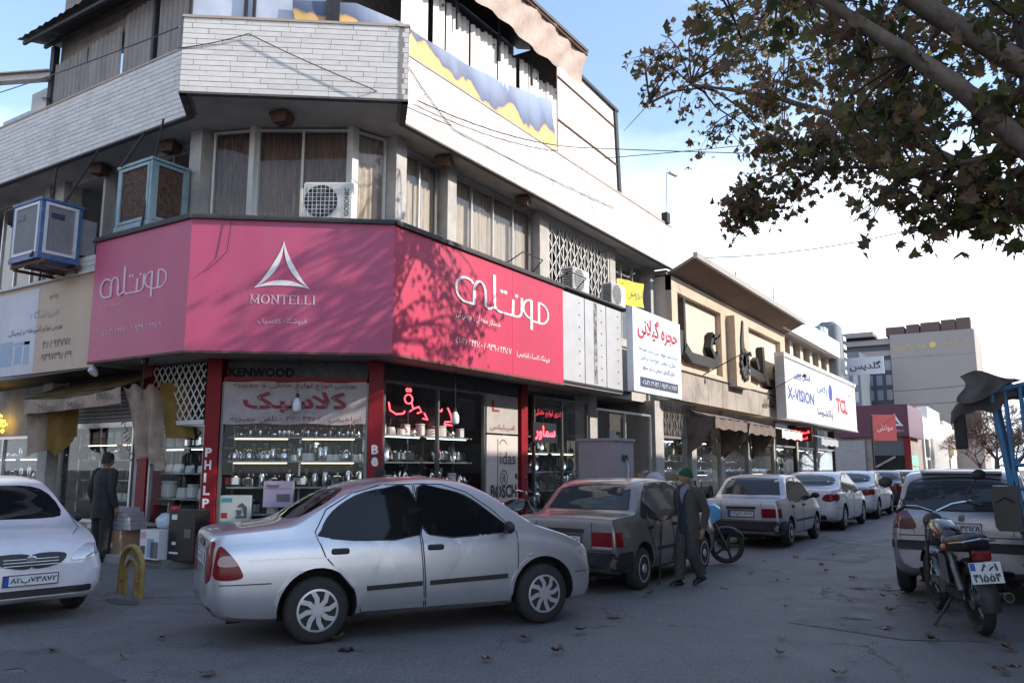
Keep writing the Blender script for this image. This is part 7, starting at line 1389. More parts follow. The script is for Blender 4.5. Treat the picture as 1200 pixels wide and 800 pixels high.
# cargo tricycle with blue rack at the right edge
M_rack = mat('blue_rack_paint', (0.035, 0.15, 0.30), 0.5, var=0.2, scale=6, dirt=(0.10, 0.09, 0.08), dscale=5, damt=0.5); M_dtarp = mat('dark_tarpaulin', (0.060, 0.053, 0.048), 0.85, var=0.3, scale=4, bump=0.5, bscale=10)
CT = thing('cargo_tricycle', 'cargo tricycle with blue slatted rack and bundled tarpaulin at the right edge', 'tricycle', (0.3, 10.6, 0))
def rk(p, r=0.022, name='rack_bar'): m = MB(); m.tube(p, r, 8); return m.build(name, M_rack, CT, smooth=60)
for y in (9.95, 10.35, 10.75, 11.2): rk([(-0.10, y, 0.55), (-0.22, y, 1.3), (-0.34, y, 2.38)], 0.032)
for z, x in ((0.62, -0.11), (0.78, -0.14), (0.95, -0.165), (1.25, -0.215), (1.62, -0.25), (2.36, -0.335)): rk([(x, 9.93, z), (x, 11.25, z)], 0.02)
for x in (0.15, 0.45, 0.75): rk([(x, 9.93, 0.55), (x, 9.93, 2.42)], 0.022)
for z in (0.62, 0.95, 1.25, 1.62): rk([(-0.2, 9.93, z), (0.95, 9.93, z)], 0.02)
rk([(-0.34, 9.93, 2.38), (0.2, 9.93, 2.50), (0.95, 9.93, 2.50)], 0.028); rk([(-0.22, 9.93, 1.45), (-0.2, 9.93, 1.62), (-0.05, 9.93, 1.78), (0.12, 9.93, 1.62), (0.14, 9.93, 1.45)], 0.018)
for y in (11.25,): rk([(-0.34, y, 2.38), (0.2, y, 2.5), (0.95, y, 2.5)], 0.026)
m = MB(); m.box(-0.1, 0.98, 9.95, 11.3, 0.48, 0.56); m.build('load_floor', M_rack, CT); m = MB(); m.box(0.0, 0.9, 10.0, 12.2, 0.38, 0.46); m.build('chassis', M_dark, CT)
for x, y in ((0.02, 10.6), (0.9, 10.6), (0.45, 12.6)):
    m = MB(T((x, y, 0.27)) @ RY(90)); m.lathe([(0.15, -0.06), (0.25, -0.06), (0.27, 0), (0.25, 0.06), (0.15, 0.06)], 24); w = m.build('wheel', M_tyre, CT, smooth=50); m = MB(T((x, y, 0.27)) @ RY(90)); m.lathe([(0.155, -0.04), (0.05, -0.05), (0.05, 0.05), (0.155, 0.04)], 18); m.build('rim', M_spoke, w, smooth=40)
m = MB(); m.tube([(0.45, 12.55, 0.27), (0.45, 12.3, 0.95)], 0.03, 8); m.tube([(0.1, 12.2, 1.0), (0.45, 12.3, 0.95), (0.8, 12.2, 1.0)], 0.015, 8); m.rbox(0.25, 0.65, 11.4, 11.9, 0.65, 0.78, 0.05); m.build('steering_and_seat', M_dark, CT)
def tarp(u, v):
    x = -0.74 + 1.1 * u; P = ((11.0, 2.38), (10.5, 2.46), (10.02, 2.46), (9.94, 2.40), (9.93, 2.27)); i = min(3, int(v * 4)); f = v * 4 - i; y = P[i][0] + (P[i + 1][0] - P[i][0]) * f; z = P[i][1] + (P[i + 1][1] - P[i][1]) * f
    dr = max(0, 0.22 - u) / 0.22; return (x, y + 0.03 * math.sin(u * 17 + v * 4), z - 0.26 * dr ** 1.4 + 0.035 * math.sin(u * 11 + v * 7) + 0.02 * math.sin(u * 29) - (0.08 * math.sin(u * 6.5) if v > 0.9 else 0))
sheet(tarp, 34, 20, 'tarpaulin_roof', M_dtarp, CT)
sheet(lambda u, v: (-0.62 + 0.50 * u + 0.05 * math.sin(v * 5), 9.90 - 0.05 * math.sin(u * math.pi) + 0.02 * math.sin(u * 13), 2.56 + 0.05 * math.sin(u * 5) - (0.20 + 0.14 * math.sin(u * 4.0 + 0.5)) * v), 18, 8, 'tarpaulin_flap', mat('grey_tarpaulin', (0.10, 0.088, 0.082), 0.85, var=0.3, scale=5, bump=0.6, bscale=12), CT)
for x in (-0.20, -0.06): rk([(x + 0.10, 9.93, 0.55), (x, 9.93, 1.6), (x - 0.02, 9.93, 2.42)], 0.022)
for z in (0.75, 1.1, 1.38): rk([(-0.18, 9.93, z), (0.95, 9.93, z)], 0.018)
m = MB(T((-0.66, 10.0, 1.98)) @ RX(8)); m.rbox(-0.06, 0.06, -0.03, 0.03, -0.19, 0.19, 0.025); m.tube([(0, 0, 0.19), (0.02, 0.05, 0.32)], 0.012, 6); m.build('hanging_mirror', M_rub, CT)
m = MB(); m.loft([[(-0.42 + 0.24 * q + dx, 9.72 + 0.18 * w_, z - 0.06) for q, w_ in ((0, 0), (0, 1), (1, 1), (1, 0))] for z, dx in ((1.02, 0.05), (1.06, 0.02), (1.42, 0.0), (1.47, 0.02))]); m.build('saddle_box', M_blk, CT); m = MB(); m.tube([(-0.2, 9.9, 1.3), (-0.2, 9.93, 1.3)], 0.02, 6); m.tube([(-0.38, 9.71, 1.25), (-0.3, 9.69, 1.3), (-0.22, 9.71, 1.25)], 0.012, 6); m.build('box_handle', M_rub, CT)
# yellow arch stand
YS = thing('arch_barrier', 'yellow double-arch steel stand on the asphalt by the corner', 'barrier', (-9.78, 6.33, 0)); M_yel = mat('worn_yellow_paint', (0.30, 0.19, 0.045), 0.6, var=0.25, scale=6, dirt=(0.12, 0.08, 0.04), dscale=6, damt=0.6)
for w, h, r, nm in ((0.29, 0.60, 0.036, 'outer_arch'), (0.14, 0.44, 0.026, 'inner_arch')):
    m = MB(T((-9.78, 6.33, 0)) @ RZ(-8)); m.tube([(-w, 0, -0.02), (-w, 0, h - w)] + [(-w * math.cos(R(a)), 0, h - w + w * math.sin(R(a))) for a in range(15, 180, 15)] + [(w, 0, h - w), (w, 0, -0.02)], r, 10); m.build(nm, M_yel, YS, smooth=60)
m = MB(T((-9.78, 6.33, 0)) @ RZ(-8)); 
m.tube([(-0.29, 0, 0.17), (-0.14, 0, 0.17)], 0.015, 6); m.build('cross_bar', M_yel, YS); m = MB(T((-9.78, 6.33, 0)) @ RZ(-8)); m.tube([(0.29, 0, 0.17), (0.14, 0, 0.17)], 0.015, 6); m.build('cross_bar', M_yel, YS); m = MB(T((-9.78, 6.33, 0)) @ RZ(-8)); m.tube([(0, 0, 0.44), (0, 0, 0.6)], 0.012, 6); m.build('cross_bar', M_yel, YS)
# tall metal cabinet on the pavement
MC = thing('metal_cabinet', 'dented grey metal cabinet standing behind the grey-brown saloon', 'cabinet', (-7.4, 15.1, 0.11)); M_cab = mat('galvanised_sheet', (0.34, 0.33, 0.36), 0.5, 0.35, var=0.15, scale=3, bump=0.2, bscale=4, dirt=(0.2, 0.17, 0.17), dscale=3, damt=0.5)
m = MB(); m.box(-7.80, -7.0, 14.7, 15.6, 1.0, 2.12); m.build('casing', M_cab, MC); m = MB(); m.box(-7.84, -6.97, 14.66, 15.64, 2.12, 2.17); m.build('lid', M_cab, MC)
for x in (-7.78, -7.06):
    for y in (14.72, 15.54): m = MB(); m.box(x, x + 0.05, y, y + 0.05, 0.11, 1.0); m.build('leg', M_rust, MC)
m = MB(); m.box(-7.5, -7.38, 14.685, 14.699, 1.22, 1.42); m.build('torn_label', M_card, MC); m = MB(); m.box(-7.28, -7.2, 14.685, 14.699, 1.22, 1.40); m.build('torn_label', M_card, MC); m = MB(); m.box(-7.2, -7.1, 14.9, 15.0, 2.17, 2.32); m.build('pipe_stub', M_cab, MC)
m = MB(); m.tube([(-6.99, 15.2, 1.75), (-6.96, 15.25, 1.6), (-6.95, 15.2, 1.3), (-6.96, 14.9, 1.12)], 0.012, 6); m.build('cable', M_wpl, MC); m = MB(); m.box(-6.998, -6.985, 15.05, 15.3, 1.72, 1.84); m.build('switch_plate', M_dark, MC)
tb = thing('stall_goods', 'white cloth sack and carton on a stand behind the old man', 'sack', (-7.2, 17.0, 0.11)); m = MB(T((-7.2, 17.2, 1.0))); m.ell((0, 0, 0.22), 0.24, 0.22, 0.26, nu=14, nv=9)
for v in m.v: v += Vector((random.uniform(-.03, .03), random.uniform(-.03, .03), random.uniform(-.03, .03)))
m.build('sack', mat('white_sack', (0.40, 0.42, 0.50), 0.7, var=0.2, bump=0.4, bscale=8), tb, smooth=60); m = MB(); m.box(-7.9, -7.35, 16.6, 17.0, 1.0, 1.45); m.build('carton', M_card, tb); m = MB(); m.box(-8.0, -6.8, 16.5, 17.6, 0.9, 0.99); m.box(-7.9, -7.8, 16.6, 16.7, 0.11, 0.9); m.box(-6.95, -6.85, 17.4, 17.5, 0.11, 0.9); m.build('stand', M_rust, tb)
# roof lamp mast
LM = thing('roof_lamp_mast', 'thin lamp mast at the far end of the white parapet', 'lamp', (-9.15, 23.4, 9.15)); m = MB(); m.tube([(-9.2, 23.35, 9.1), (-9.15, 23.45, 10.85), (-9.1, 23.65, 10.9)], 0.022, 6); m.build('mast', M_alu, LM); m = MB(T((-9.08, 23.8, 10.9)) @ RZ(80)); m.rbox(-0.22, 0.22, -0.07, 0.07, -0.04, 0.04, 0.03); m.build('lamp_head', M_cwhite, LM); m = MB(); m.box(-9.3, -9.1, 23.25, 23.5, 9.17, 9.5); m.build('base', M_dark, LM)
# cables
def cable(label, pts, r=0.012, sag=0.3):
    m = MB(); P = []
    for a, b in zip(pts[:-1], pts[1:]):
        a, b = Vector(a), Vector(b); n = 14
        for i in range(n): t_ = i / n; p = a.lerp(b, t_); p.z -= sag * 4 * t_ * (1 - t_); P.append(p)
    P.append(Vector(pts[-1])); m.tube(P, r, 5); return tag(m.build('cable', M_blk, smooth=60), label, 'cable')
cable('thin cable crossing in front of the corrugated shed to the corner parapet', [(-30, 9.0, 11.9), (-11.6, 7.7, 8.95)], 0.012, 0.25); cable('loose black cable hanging across the corner brick parapet', [(-11.6, 7.68, 8.55), (-10.65, 8.36, 8.85), (-9.0, 9.6, 7.95), (-8.5, 11.2, 7.75)], 0.009, 0.03)
cable('long cable from the street parapet across the open sky', [(-9.1, 11.0, 8.3), (-9.0, 17.5, 9.6), (6.2, 30, 10.5)], 0.012, 0.2); cable('cable from the white shed wall up to the right', [(-9.7, 20.0, 10.3), (6.2, 34, 14.5)], 0.012, 0.3); cable('cable sagging from the beige eave over the street', [(-8.5, 24.5, 8.2), (6.2, 33, 13.5)], 0.014, 1.3); cable('pair of far cables above the end of the street', [(-9, 70, 7.5), (8, 50, 7.2)], 0.02, 0.3); cable('lower far cable above the end of the street', [(-9, 70, 6.4), (8, 48, 6.0)], 0.02, 0.3)
cable('thin cable lying on the street parapet toward the far end', [(-9.17, 10.8, 8.9), (-9.17, 12.2, 8.2), (-9.16, 19.5, 8.6)], 0.008, 0.05)
cable('thin wire hanging down over the left half of the corner sign', [(-10.9, 8.42, 5.7), (-10.93, 8.38, 5.1), (-11.2, 8.17, 4.75)], 0.006, 0.02)
k = MB()
for a, b in (((-15.0, 7.3, 5.35), (-15.0, 8.42, 7.8)), ((-13.55, 8.02, 6.98), (-13.55, 8.45, 7.82)), ((-12.85, 8.05, 5.75), (-12.8, 8.3, 7.82)), ((-16.6, 8.3, 5.3), (-16.6, 8.45, 7.8))): MB().tube([a, b], 0.022, 6).build('hanger_rod', M_dark, B)
for s_ in (13.6, 15.6):
    m = MB(); m.tube([(-8.82, s_, 5.74), (-8.5, s_ + 0.1, 5.95), (-8.5, s_ + 0.9, 5.95), (-8.82, s_ + 1.0, 5.74)], 0.014, 5); m.build('lamp_bracket', M_dark, SG)
# ================================================================ PEOPLE
M_skin = mat('weathered_skin', (0.30, 0.17, 0.11), 0.6, var=0.12, scale=14); M_hair = mat('dark_hair', (0.015, 0.012, 0.010), 0.7, var=0.3, scale=30, bump=0.4, bscale=80); M_greyh = mat('grey_hair', (0.30, 0.28, 0.26), 0.8)
M_jack = mat('grey_tweed_jacket', (0.062, 0.052, 0.046), 0.9, var=0.3, scale=30, bump=0.3, bscale=60, sheen=0.1); M_trou = mat('dark_grey_trousers', (0.05, 0.046, 0.048), 0.9, var=0.3, scale=25, bump=0.2, bscale=50); M_vest = mat('navy_sweater', (0.022, 0.026, 0.05), 0.9, var=0.25, scale=40); M_shirt = mat('grey_blue_shirt', (0.16, 0.16, 0.22), 0.8, var=0.1); M_shoe = mat('black_shoe', (0.012, 0.011, 0.011), 0.4); M_cap = mat('green_knit_cap', (0.010, 0.075, 0.030), 0.95, var=0.3, scale=40, bump=0.5, bscale=90); M_djack = mat('black_jacket', (0.02, 0.02, 0.022), 0.85, var=0.3, scale=10, bump=0.3, bscale=20)
def ring(c, rx, ry, n=16, tilt=(0, 0), open_=None):
    o = []
    for i in range(n):
        a = 2 * math.pi * i / n; o.append((c[0] + rx * math.cos(a), c[1] + ry * math.sin(a), c[2] + tilt[0] * math.cos(a) + tilt[1] * math.sin(a)))
    return o
def person(label, M, sc, jacket, trousers, cap=None, hair=M_hair, arms=None, legs=None, open_front=True, cane=False, beard=True, turn=0):
    t = thing('person', label, 'person', M=M @ Matrix.Diagonal((sc, sc, sc, 1)))
    def pt(m, name, mm, parent=None, smooth=70): return m.build(name, mm, parent or t, smooth, local=True)
    legs = legs or (((0, -0.10, 0.88), (0.01, -0.10, 0.48), (0.0, -0.10, 0.09)), ((0, 0.10, 0.88), (0.01, 0.10, 0.48), (0.0, 0.10, 0.09)))
    arms = arms or (((0, -0.20, 1.42), (-0.05, -0.26, 1.13), (0.05, -0.25, 0.86)), ((0, 0.20, 1.42), (-0.05, 0.26, 1.13), (0.05, 0.25, 0.86)))
    # body: one skin surface from the ankles to the crown
    V = [(0, 0, 0.95), (0, 0, 1.15), (0, 0, 1.36), (0.01, 0, 1.47), (0.02, 0, 1.53)]; E = [(0, 1), (1, 2), (2, 3), (3, 4)]; rad = [0.13, 0.13, 0.14, 0.06, 0.055]
    for lg in legs:
        i = len(V); V += [lg[0], lg[1], lg[2]]; E += [(0, i), (i, i + 1), (i + 1, i + 2)]; rad += [0.085, 0.055, 0.04]
    hands = []
    for ar in arms:
        i = len(V); d = (Vector(ar[2]) - Vector(ar[1])).normalized(); palm = Vector(ar[2]) + d * 0.07; V += [ar[0], ar[1], ar[2], tuple(palm)]; E += [(2, i), (i, i + 1), (i + 1, i + 2), (i + 2, i + 3)]; rad += [0.055, 0.042, 0.028, 0.036]
        s_ = 1 if ar[0][1] > 0 else -1; side = Vector((1, 0, 0)); side = (side - d * side.dot(d)).normalized(); inn = Vector((0, -s_, 0))
        for q, ln in ((-0.030, 0.062), (-0.010, 0.075), (0.010, 0.072), (0.030, 0.055)):
            j = len(V); a = palm + d * 0.02 + side * q; b = a + d * ln * 0.6 + inn * 0.012; c = b + d * ln * 0.3 + inn * 0.035; V += [tuple(a), tuple(b), tuple(c)]; E += [(i + 3, j), (j, j + 1), (j + 1, j + 2)]; rad += [0.0105, 0.0095, 0.008]
        j = len(V); a = Vector(ar[2]) + d * 0.03 + side * 0.035; b = a + d * 0.04 + side * 0.022 + inn * 0.012; V += [tuple(a), tuple(b)]; E += [(i + 2, j), (j, j + 1)]; rad += [0.013, 0.010]; hands.append(palm)
    me = bpy.data.meshes.new('body'); me.from_pydata(V, E, []); o = bpy.data.objects.new('body', me); COL.objects.link(o); sk = o.modifiers.new('s', 'SKIN'); o.modifiers.new('d', 'SUBSURF').levels = 1
    for i, r in enumerate(rad): me.skin_vertices[0].data[i].radius = (r, r)
    me.skin_vertices[0].data[0].use_root = True
    dg = bpy.context.evaluated_depsgraph_get(); nm = bpy.data.meshes.new_from_object(o.evaluated_get(dg)); bpy.data.objects.remove(o)
    # the head grows out of the same mesh
    bm = bmesh.new(); bm.from_mesh(nm); Mh = T((0.03, 0, 1.62)) @ RZ(turn)
    hv = MB(Mh); prof = []
    for i in range(15):
        a = -math.pi / 2 + math.pi * i / 14; z = 0.128 * math.sin(a); rr = math.cos(a); rr = max(rr, 0.05)
        jaw = 1.0 if z > -0.02 else 1.0 - 0.30 * ((-z - 0.02) / 0.11); rg = []
        for k in range(20):
            th = 2 * math.pi * k / 20; cx, sy = math.cos(th), math.sin(th); x = 0.098 * rr * cx * (1.0 if cx < 0 else jaw * 1.02); y = 0.076 * rr * sy * jaw
            if cx > 0.3 and abs(sy) < 0.5 and -0.03 < z < 0.02: x -= 0.006 * (1 if abs(sy) > 0.15 else 0)
            if cx > 0.94 and -0.045 < z < 0.025: x += 0.022 * (1 - max(0, z + 0.03) / 0.06)
            rg.append((x + (0.01 if z < -0.05 and cx > 0.5 else 0), y, z))
        prof.append(rg)
    hv.loft(prof)
    for sd in (1, -1): hv.ell((-0.005, sd * 0.076, -0.01), 0.022, 0.010, 0.033, nu=8, nv=6)
    vs = [bm.verts.new(v) for v in hv.v]
    for f in hv.f:
        try: bm.faces.new([vs[i] for i in f])
        except ValueError: pass
    bm.to_mesh(nm); bm.free(); nm.polygons.foreach_set('use_smooth', [True] * len(nm.polygons)); nm.materials.clear(); nm.materials.append(M_skin); nm.name = 'body'; link('body', nm, t, local=True)
    fc = MB(Mh)
    for sd in (1, -1): fc.ell((0.088, sd * 0.030, 0.008), 0.007, 0.012, 0.006, nu=8, nv=5)
    pt(fc, 'eyes', M_hair); fc = MB(Mh)
    for sd in (1, -1): fc.ell((0.090, sd * 0.032, 0.026), 0.008, 0.020, 0.005, nu=8, nv=5)
    pt(fc, 'eyebrows', hair)
    if beard: fc = MB(Mh); fc.ell((0.098, 0, -0.048), 0.012, 0.030, 0.010, nu=10, nv=6); fc.ell((0.075, 0, -0.095), 0.030, 0.045, 0.028, nu=10, nv=6); pt(fc, 'moustache_and_beard', M_greyh)
    else: fc = MB(Mh); fc.ell((0.094, 0, -0.062), 0.008, 0.024, 0.006, nu=10, nv=6); pt(fc, 'mouth', mat('lips', (0.2, 0.08, 0.06), 0.6))
    hm = MB(Mh); rows = []
    for i in range(8):
        a = math.pi / 2 * i / 7; z = 0.012 + 0.128 * math.sin(a) * 1.0; rr = max(math.cos(a), 0.04) ** 0.8
        rows.append([(0.106 * rr * math.cos(2 * math.pi * k / 20) - 0.004, 0.086 * rr * math.sin(2 * math.pi * k / 20), z + (0.022 * math.cos(2 * math.pi * k / 20) if i < 3 else 0) - (0.05 if (not cap and math.cos(2 * math.pi * k / 20) < 0.2 and i == 0) else 0)) for k in range(20)])
    hm.loft(rows); 
    if cap:
        pt(hm, 'knit_cap', cap); b = MB(Mh); b.loft([[((0.106 + e) * math.cos(2 * math.pi * k / 20) - 0.004, (0.086 + e) * math.sin(2 * math.pi * k / 20), z + 0.022 * math.cos(2 * math.pi * k / 20)) for k in range(20)] for e, z in ((0.0, 0.0), (0.006, 0.004), (0.006, 0.034), (0.0, 0.04))], cap=False); pt(b, 'cap_brim', cap)
        hs = MB(Mh); hs.loft([[(0.10 * math.cos(2 * math.pi * k / 20) - 0.006, 0.080 * math.sin(2 * math.pi * k / 20), z + 0.015 * math.cos(2 * math.pi * k / 20)) for k in range(6, 15)] for z in (-0.055, 0.01)], cap=False, closed=False); pt(hs, 'hair', hair)
    else: pt(hm, 'hair', hair)
    # clothes
    for lg in legs:
        m = MB(); h, k_, a = [Vector(p) for p in lg]; P = []
        for t_, r in ((0, 0.112), (0.35, 0.108), (0.75, 0.098), (1.0, 0.094)): P.append((h.lerp(k_, t_), r))
        for t_, r in ((0.15, 0.092), (0.5, 0.088), (0.8, 0.084), (0.98, 0.086)): P.append((k_.lerp(a, t_), r))
        m.tube([p for p, r in P], [r * (1 + 0.03 * math.sin(i * 2.7)) for i, (p, r) in enumerate(P)], 14); pt(m, 'trouser_leg', trousers)
        d = Vector((1, 0, 0)); lift = max(0, a.z - 0.10); s_ = MB(T((a.x, a.y, a.z - 0.09)) @ RY(min(50, lift * 260))); s_.loft([[(x, y * w, z) for y, z in ((-1, 0.0), (-1, h_ * 0.5), (-0.6, h_), (0.6, h_), (1, h_ * 0.5), (1, 0))] for x, w, h_ in ((-0.08, 0.032, 0.07), (-0.05, 0.042, 0.085), (0.02, 0.043, 0.085), (0.10, 0.048, 0.06), (0.16, 0.042, 0.045), (0.19, 0.02, 0.03))]); pt(s_, 'shoe', M_shoe)
    m = MB(); m.loft([ring((0, 0, 0.80), 0.115, 0.17), ring((0, 0, 0.90), 0.13, 0.185), ring((0, 0, 1.02), 0.125, 0.165)]); pt(m, 'trouser_seat', trousers)
    tor = ((0.70, 0.150, 0.205), (0.78, 0.152, 0.205), (0.95, 0.145, 0.190), (1.10, 0.140, 0.180), (1.25, 0.142, 0.195), (1.36, 0.130, 0.205), (1.43, 0.100, 0.175), (1.47, 0.075, 0.10), (1.49, 0.062, 0.070))
    if open_front:
        m = MB(); m.loft([ring((0, 0, z), rx * 0.93, ry * 0.93) for z, rx, ry in tor[1:-2]]); pt(m, 'sweater', M_vest)
        v = MB(); v.loft([[(0.02 + rx * math.cos(R(a)), ry * math.sin(R(a)) , z) for a in (-ang, -ang / 2, 0, ang / 2, ang)] for z, rx, ry, ang in ((1.22, 0.118, 0.19, 2), (1.30, 0.118, 0.19, 10), (1.38, 0.105, 0.18, 18), (1.44, 0.075, 0.14, 30), (1.475, 0.055, 0.085, 45))], closed=False, cap=False); pt(v, 'shirt_front', M_shirt)
        c = MB(); c.loft([ring((0.012, 0, 1.455), 0.072, 0.076, 16, (-0.012, 0)), ring((0.015, 0, 1.50), 0.062, 0.064, 16, (-0.016, 0))], cap=False); pt(c, 'shirt_collar', M_shirt)
        m = MB(); rows = []
        for i, (z, rx, ry) in enumerate(tor):
            ang = (40, 33, 26, 22, 22, 26, 34, 50, 60)[i]; rows.append([(rx * math.cos(R(a)), ry * math.sin(R(a)), z + (0.03 * math.cos(R(a)) * (i == 0))) for a in [ang + (360 - 2 * ang) * k / 26 for k in range(27)]])
        m.loft(rows, closed=False, cap=False); rows2 = [[(x * 0.955, y * 0.955, z) for x, y, z in r] for r in rows]; m.loft(rows2, closed=False, cap=False); pt(m, 'jacket', jacket)
        for sd in (1, -1):
            l = MB(); l.loft([[(rx * math.cos(R(a)) * 1.04, sd * ry * math.sin(R(a)) * 1.04, z) for a in (a0, a0 + w)] for z, rx, ry, a0, w in ((1.08, 0.140, 0.180, 21, 4), (1.25, 0.142, 0.195, 21, 16), (1.36, 0.130, 0.205, 25, 18), (1.44, 0.098, 0.16, 36, 20), (1.485, 0.072, 0.085, 55, 20))], closed=False, cap=False); pt(l, 'lapel', jacket)
    else: m = MB(); m.loft([ring((0, 0, z), rx, ry, 18) for z, rx, ry in tor]); pt(m, 'jacket', jacket)
    for ar in arms:
        s_, e_, w_ = [Vector(p) for p in ar]; m = MB(); m.tube([s_ + Vector((0, -0.05 if s_.y > 0 else 0.05, 0.01)), s_, s_.lerp(e_, 0.5), e_, e_.lerp(w_, 0.5), w_.lerp(e_, 0.05)], [0.075, 0.082, 0.070, 0.062, 0.056, 0.052], 14); pt(m, 'sleeve', jacket)
    return t, hands
man, hnd = person('old man in green knit cap and grey jacket walking with a cane', T((-4.13, 11.0, 0)) @ RZ(-112), 0.905, M_jack, M_trou, M_cap, M_greyh,
    arms=(((0, -0.20, 1.40), (-0.04, -0.27, 1.13), (0.20, -0.27, 1.00)), ((0, 0.20, 1.40), (-0.10, 0.27, 1.12), (-0.04, 0.25, 0.84))), legs=(((0, -0.09, 0.88), (0.10, -0.09, 0.50), (0.15, -0.09, 0.09)), ((0, 0.09, 0.88), (0.04, 0.09, 0.47), (-0.15, 0.09, 0.16))), cane=True, turn=-32)
Mm = man.matrix_basis; hp = Mm @ (hnd[0] + Vector((0.04, 0.0, 0.0))); CN = thing('walking_cane', 'dark walking cane held by the old man', 'cane', (hp.x, hp.y, 0)); ft = Mm @ Vector((0.36, -0.30, 0)); 
k = MB(); k.tube([(ft.x, ft.y, 0.0), (hp.x, hp.y, hp.z - 0.03)], [0.010, 0.013], 8); k.build('shaft', M_dark, CN, smooth=60); fw = Mm.to_3x3() @ Vector((1, 0, 0)); k = MB(); k.tube([hp - fw * 0.07 + Vector((0, 0, -0.01)), hp - fw * 0.03, hp + fw * 0.03 + Vector((0, 0, 0.0)), hp + fw * 0.05 - Vector((0, 0, 0.02))], 0.014, 8); k.build('handle', M_dark, CN, smooth=60); k = MB(); k.lathe([(0.016, 0), (0.016, 0.03)], 8, M=T((ft.x, ft.y, 0))); k.build('rubber_tip', M_rub, CN)
person('person in black jacket seen from behind at the shutter shop window', T((-13.62, 8.2, 0.0)) @ RZ(95), 1.06, M_djack, M_djack, None, M_hair, open_front=False, beard=False)
person('dark-haired person mostly hidden behind the silver saloon roof', T((-8.95, 10.0, 0.0)) @ RZ(70), 0.90, M_djack, M_trou, None, M_hair, open_front=False, beard=False)
# ================================================================ PLANE TREES AND FALLEN LEAVES
def leaf_mat(name, c0, c1, trans=0.5):
    m = bpy.data.materials.new(name); m.use_nodes = True; t = m.node_tree; L = t.links; b = t.nodes['Principled BSDF']; o = t.nodes['Material Output']
    c = t.nodes.new('ShaderNodeTexCoord'); n = t.nodes.new('ShaderNodeTexNoise'); n.inputs['Scale'].default_value = 7; L.new(c.outputs['Object'], n.inputs['Vector'])
    r = t.nodes.new('ShaderNodeValToRGB'); r.color_ramp.elements[0].position = 0.35; r.color_ramp.elements[1].position = 0.65; r.color_ramp.elements[0].color = (*c0, 1); r.color_ramp.elements[1].color = (*c1, 1); L.new(n.outputs['Fac'], r.inputs[0]); L.new(r.outputs[0], b.inputs['Base Color']); b.inputs['Roughness'].default_value = 0.55
    tl = t.nodes.new('ShaderNodeBsdfTranslucent'); L.new(r.outputs[0], tl.inputs['Color']); mx = t.nodes.new('ShaderNodeMixShader'); mx.inputs[0].default_value = trans; L.new(b.outputs[0], mx.inputs[1]); L.new(tl.outputs[0], mx.inputs[2]); L.new(mx.outputs[0], o.inputs[0]); MATS[name] = m; return m
LM_ = [leaf_mat('olive_leaf', (0.075, 0.085, 0.026), (0.14, 0.13, 0.04)), leaf_mat('brown_leaf', (0.14, 0.090, 0.042), (0.22, 0.145, 0.065)), leaf_mat('rust_leaf', (0.13, 0.075, 0.048), (0.20, 0.125, 0.075)), leaf_mat('dark_green_leaf', (0.045, 0.058, 0.022), (0.085, 0.09, 0.034)), leaf_mat('yellow_green_leaf', (0.11, 0.115, 0.02), (0.16, 0.14, 0.03))]
M_bark = mat('plane_bark', (0.12, 0.092, 0.074), 0.9, var=0.4, scale=5, bump=0.6, bscale=12, dirt=(0.24, 0.21, 0.16), dscale=4, damt=0.6); M_twig = mat('dark_twig', (0.05, 0.036, 0.030), 0.9, var=0.3)
LEAF = [(0, -0.42), (0.06, -0.30), (0.28, -0.36), (0.24, -0.20), (0.50, -0.10), (0.36, 0.0), (0.42, 0.22), (0.22, 0.16), (0.14, 0.28), (0.0, 0.55), (-0.14, 0.28), (-0.22, 0.16), (-0.42, 0.22), (-0.36, 0.0), (-0.50, -0.10), (-0.24, -0.20), (-0.28, -0.36), (-0.06, -0.30)]
def leaf_geo(curl=0.25, fold=0.15):
    j = [random.uniform(0.78, 1.15) for _ in LEAF]; n = len(LEAF); vs = []
    for (x, y), q in zip(LEAF, j): vs.append((x * q, y * q, curl * (x * x * 0.9 + y * y * 0.6) * 2 + fold * abs(x) + random.uniform(-0.06, 0.06)))
    vs += [(0, 0, -0.02), (0.0, -0.80, 0.08), (0.014, -0.42, 0)]
    return vs, [(i, (i + 1) % n, n) for i in range(n)] + [(0, n + 1, n + 2)]
LG = [leaf_geo(c, f) for c, f in ((0.1, 0.3), (0.45, 0.1), (0.8, 0.2), (-0.5, 0.3), (0.3, 0.6), (1.1, -0.2), (-0.9, 0.4), (0.6, 0.5))]
LMESH = {}
def leaf_mesh(g, mi):
    if (g, mi) not in LMESH: vs, fs = LG[g]; m = MB(); m.add(vs, fs); LMESH[(g, mi)] = m.mesh('leaf', LM_[mi], 180)
    return LMESH[(g, mi)]
CAMP = Vector((0, 0, 1.6))
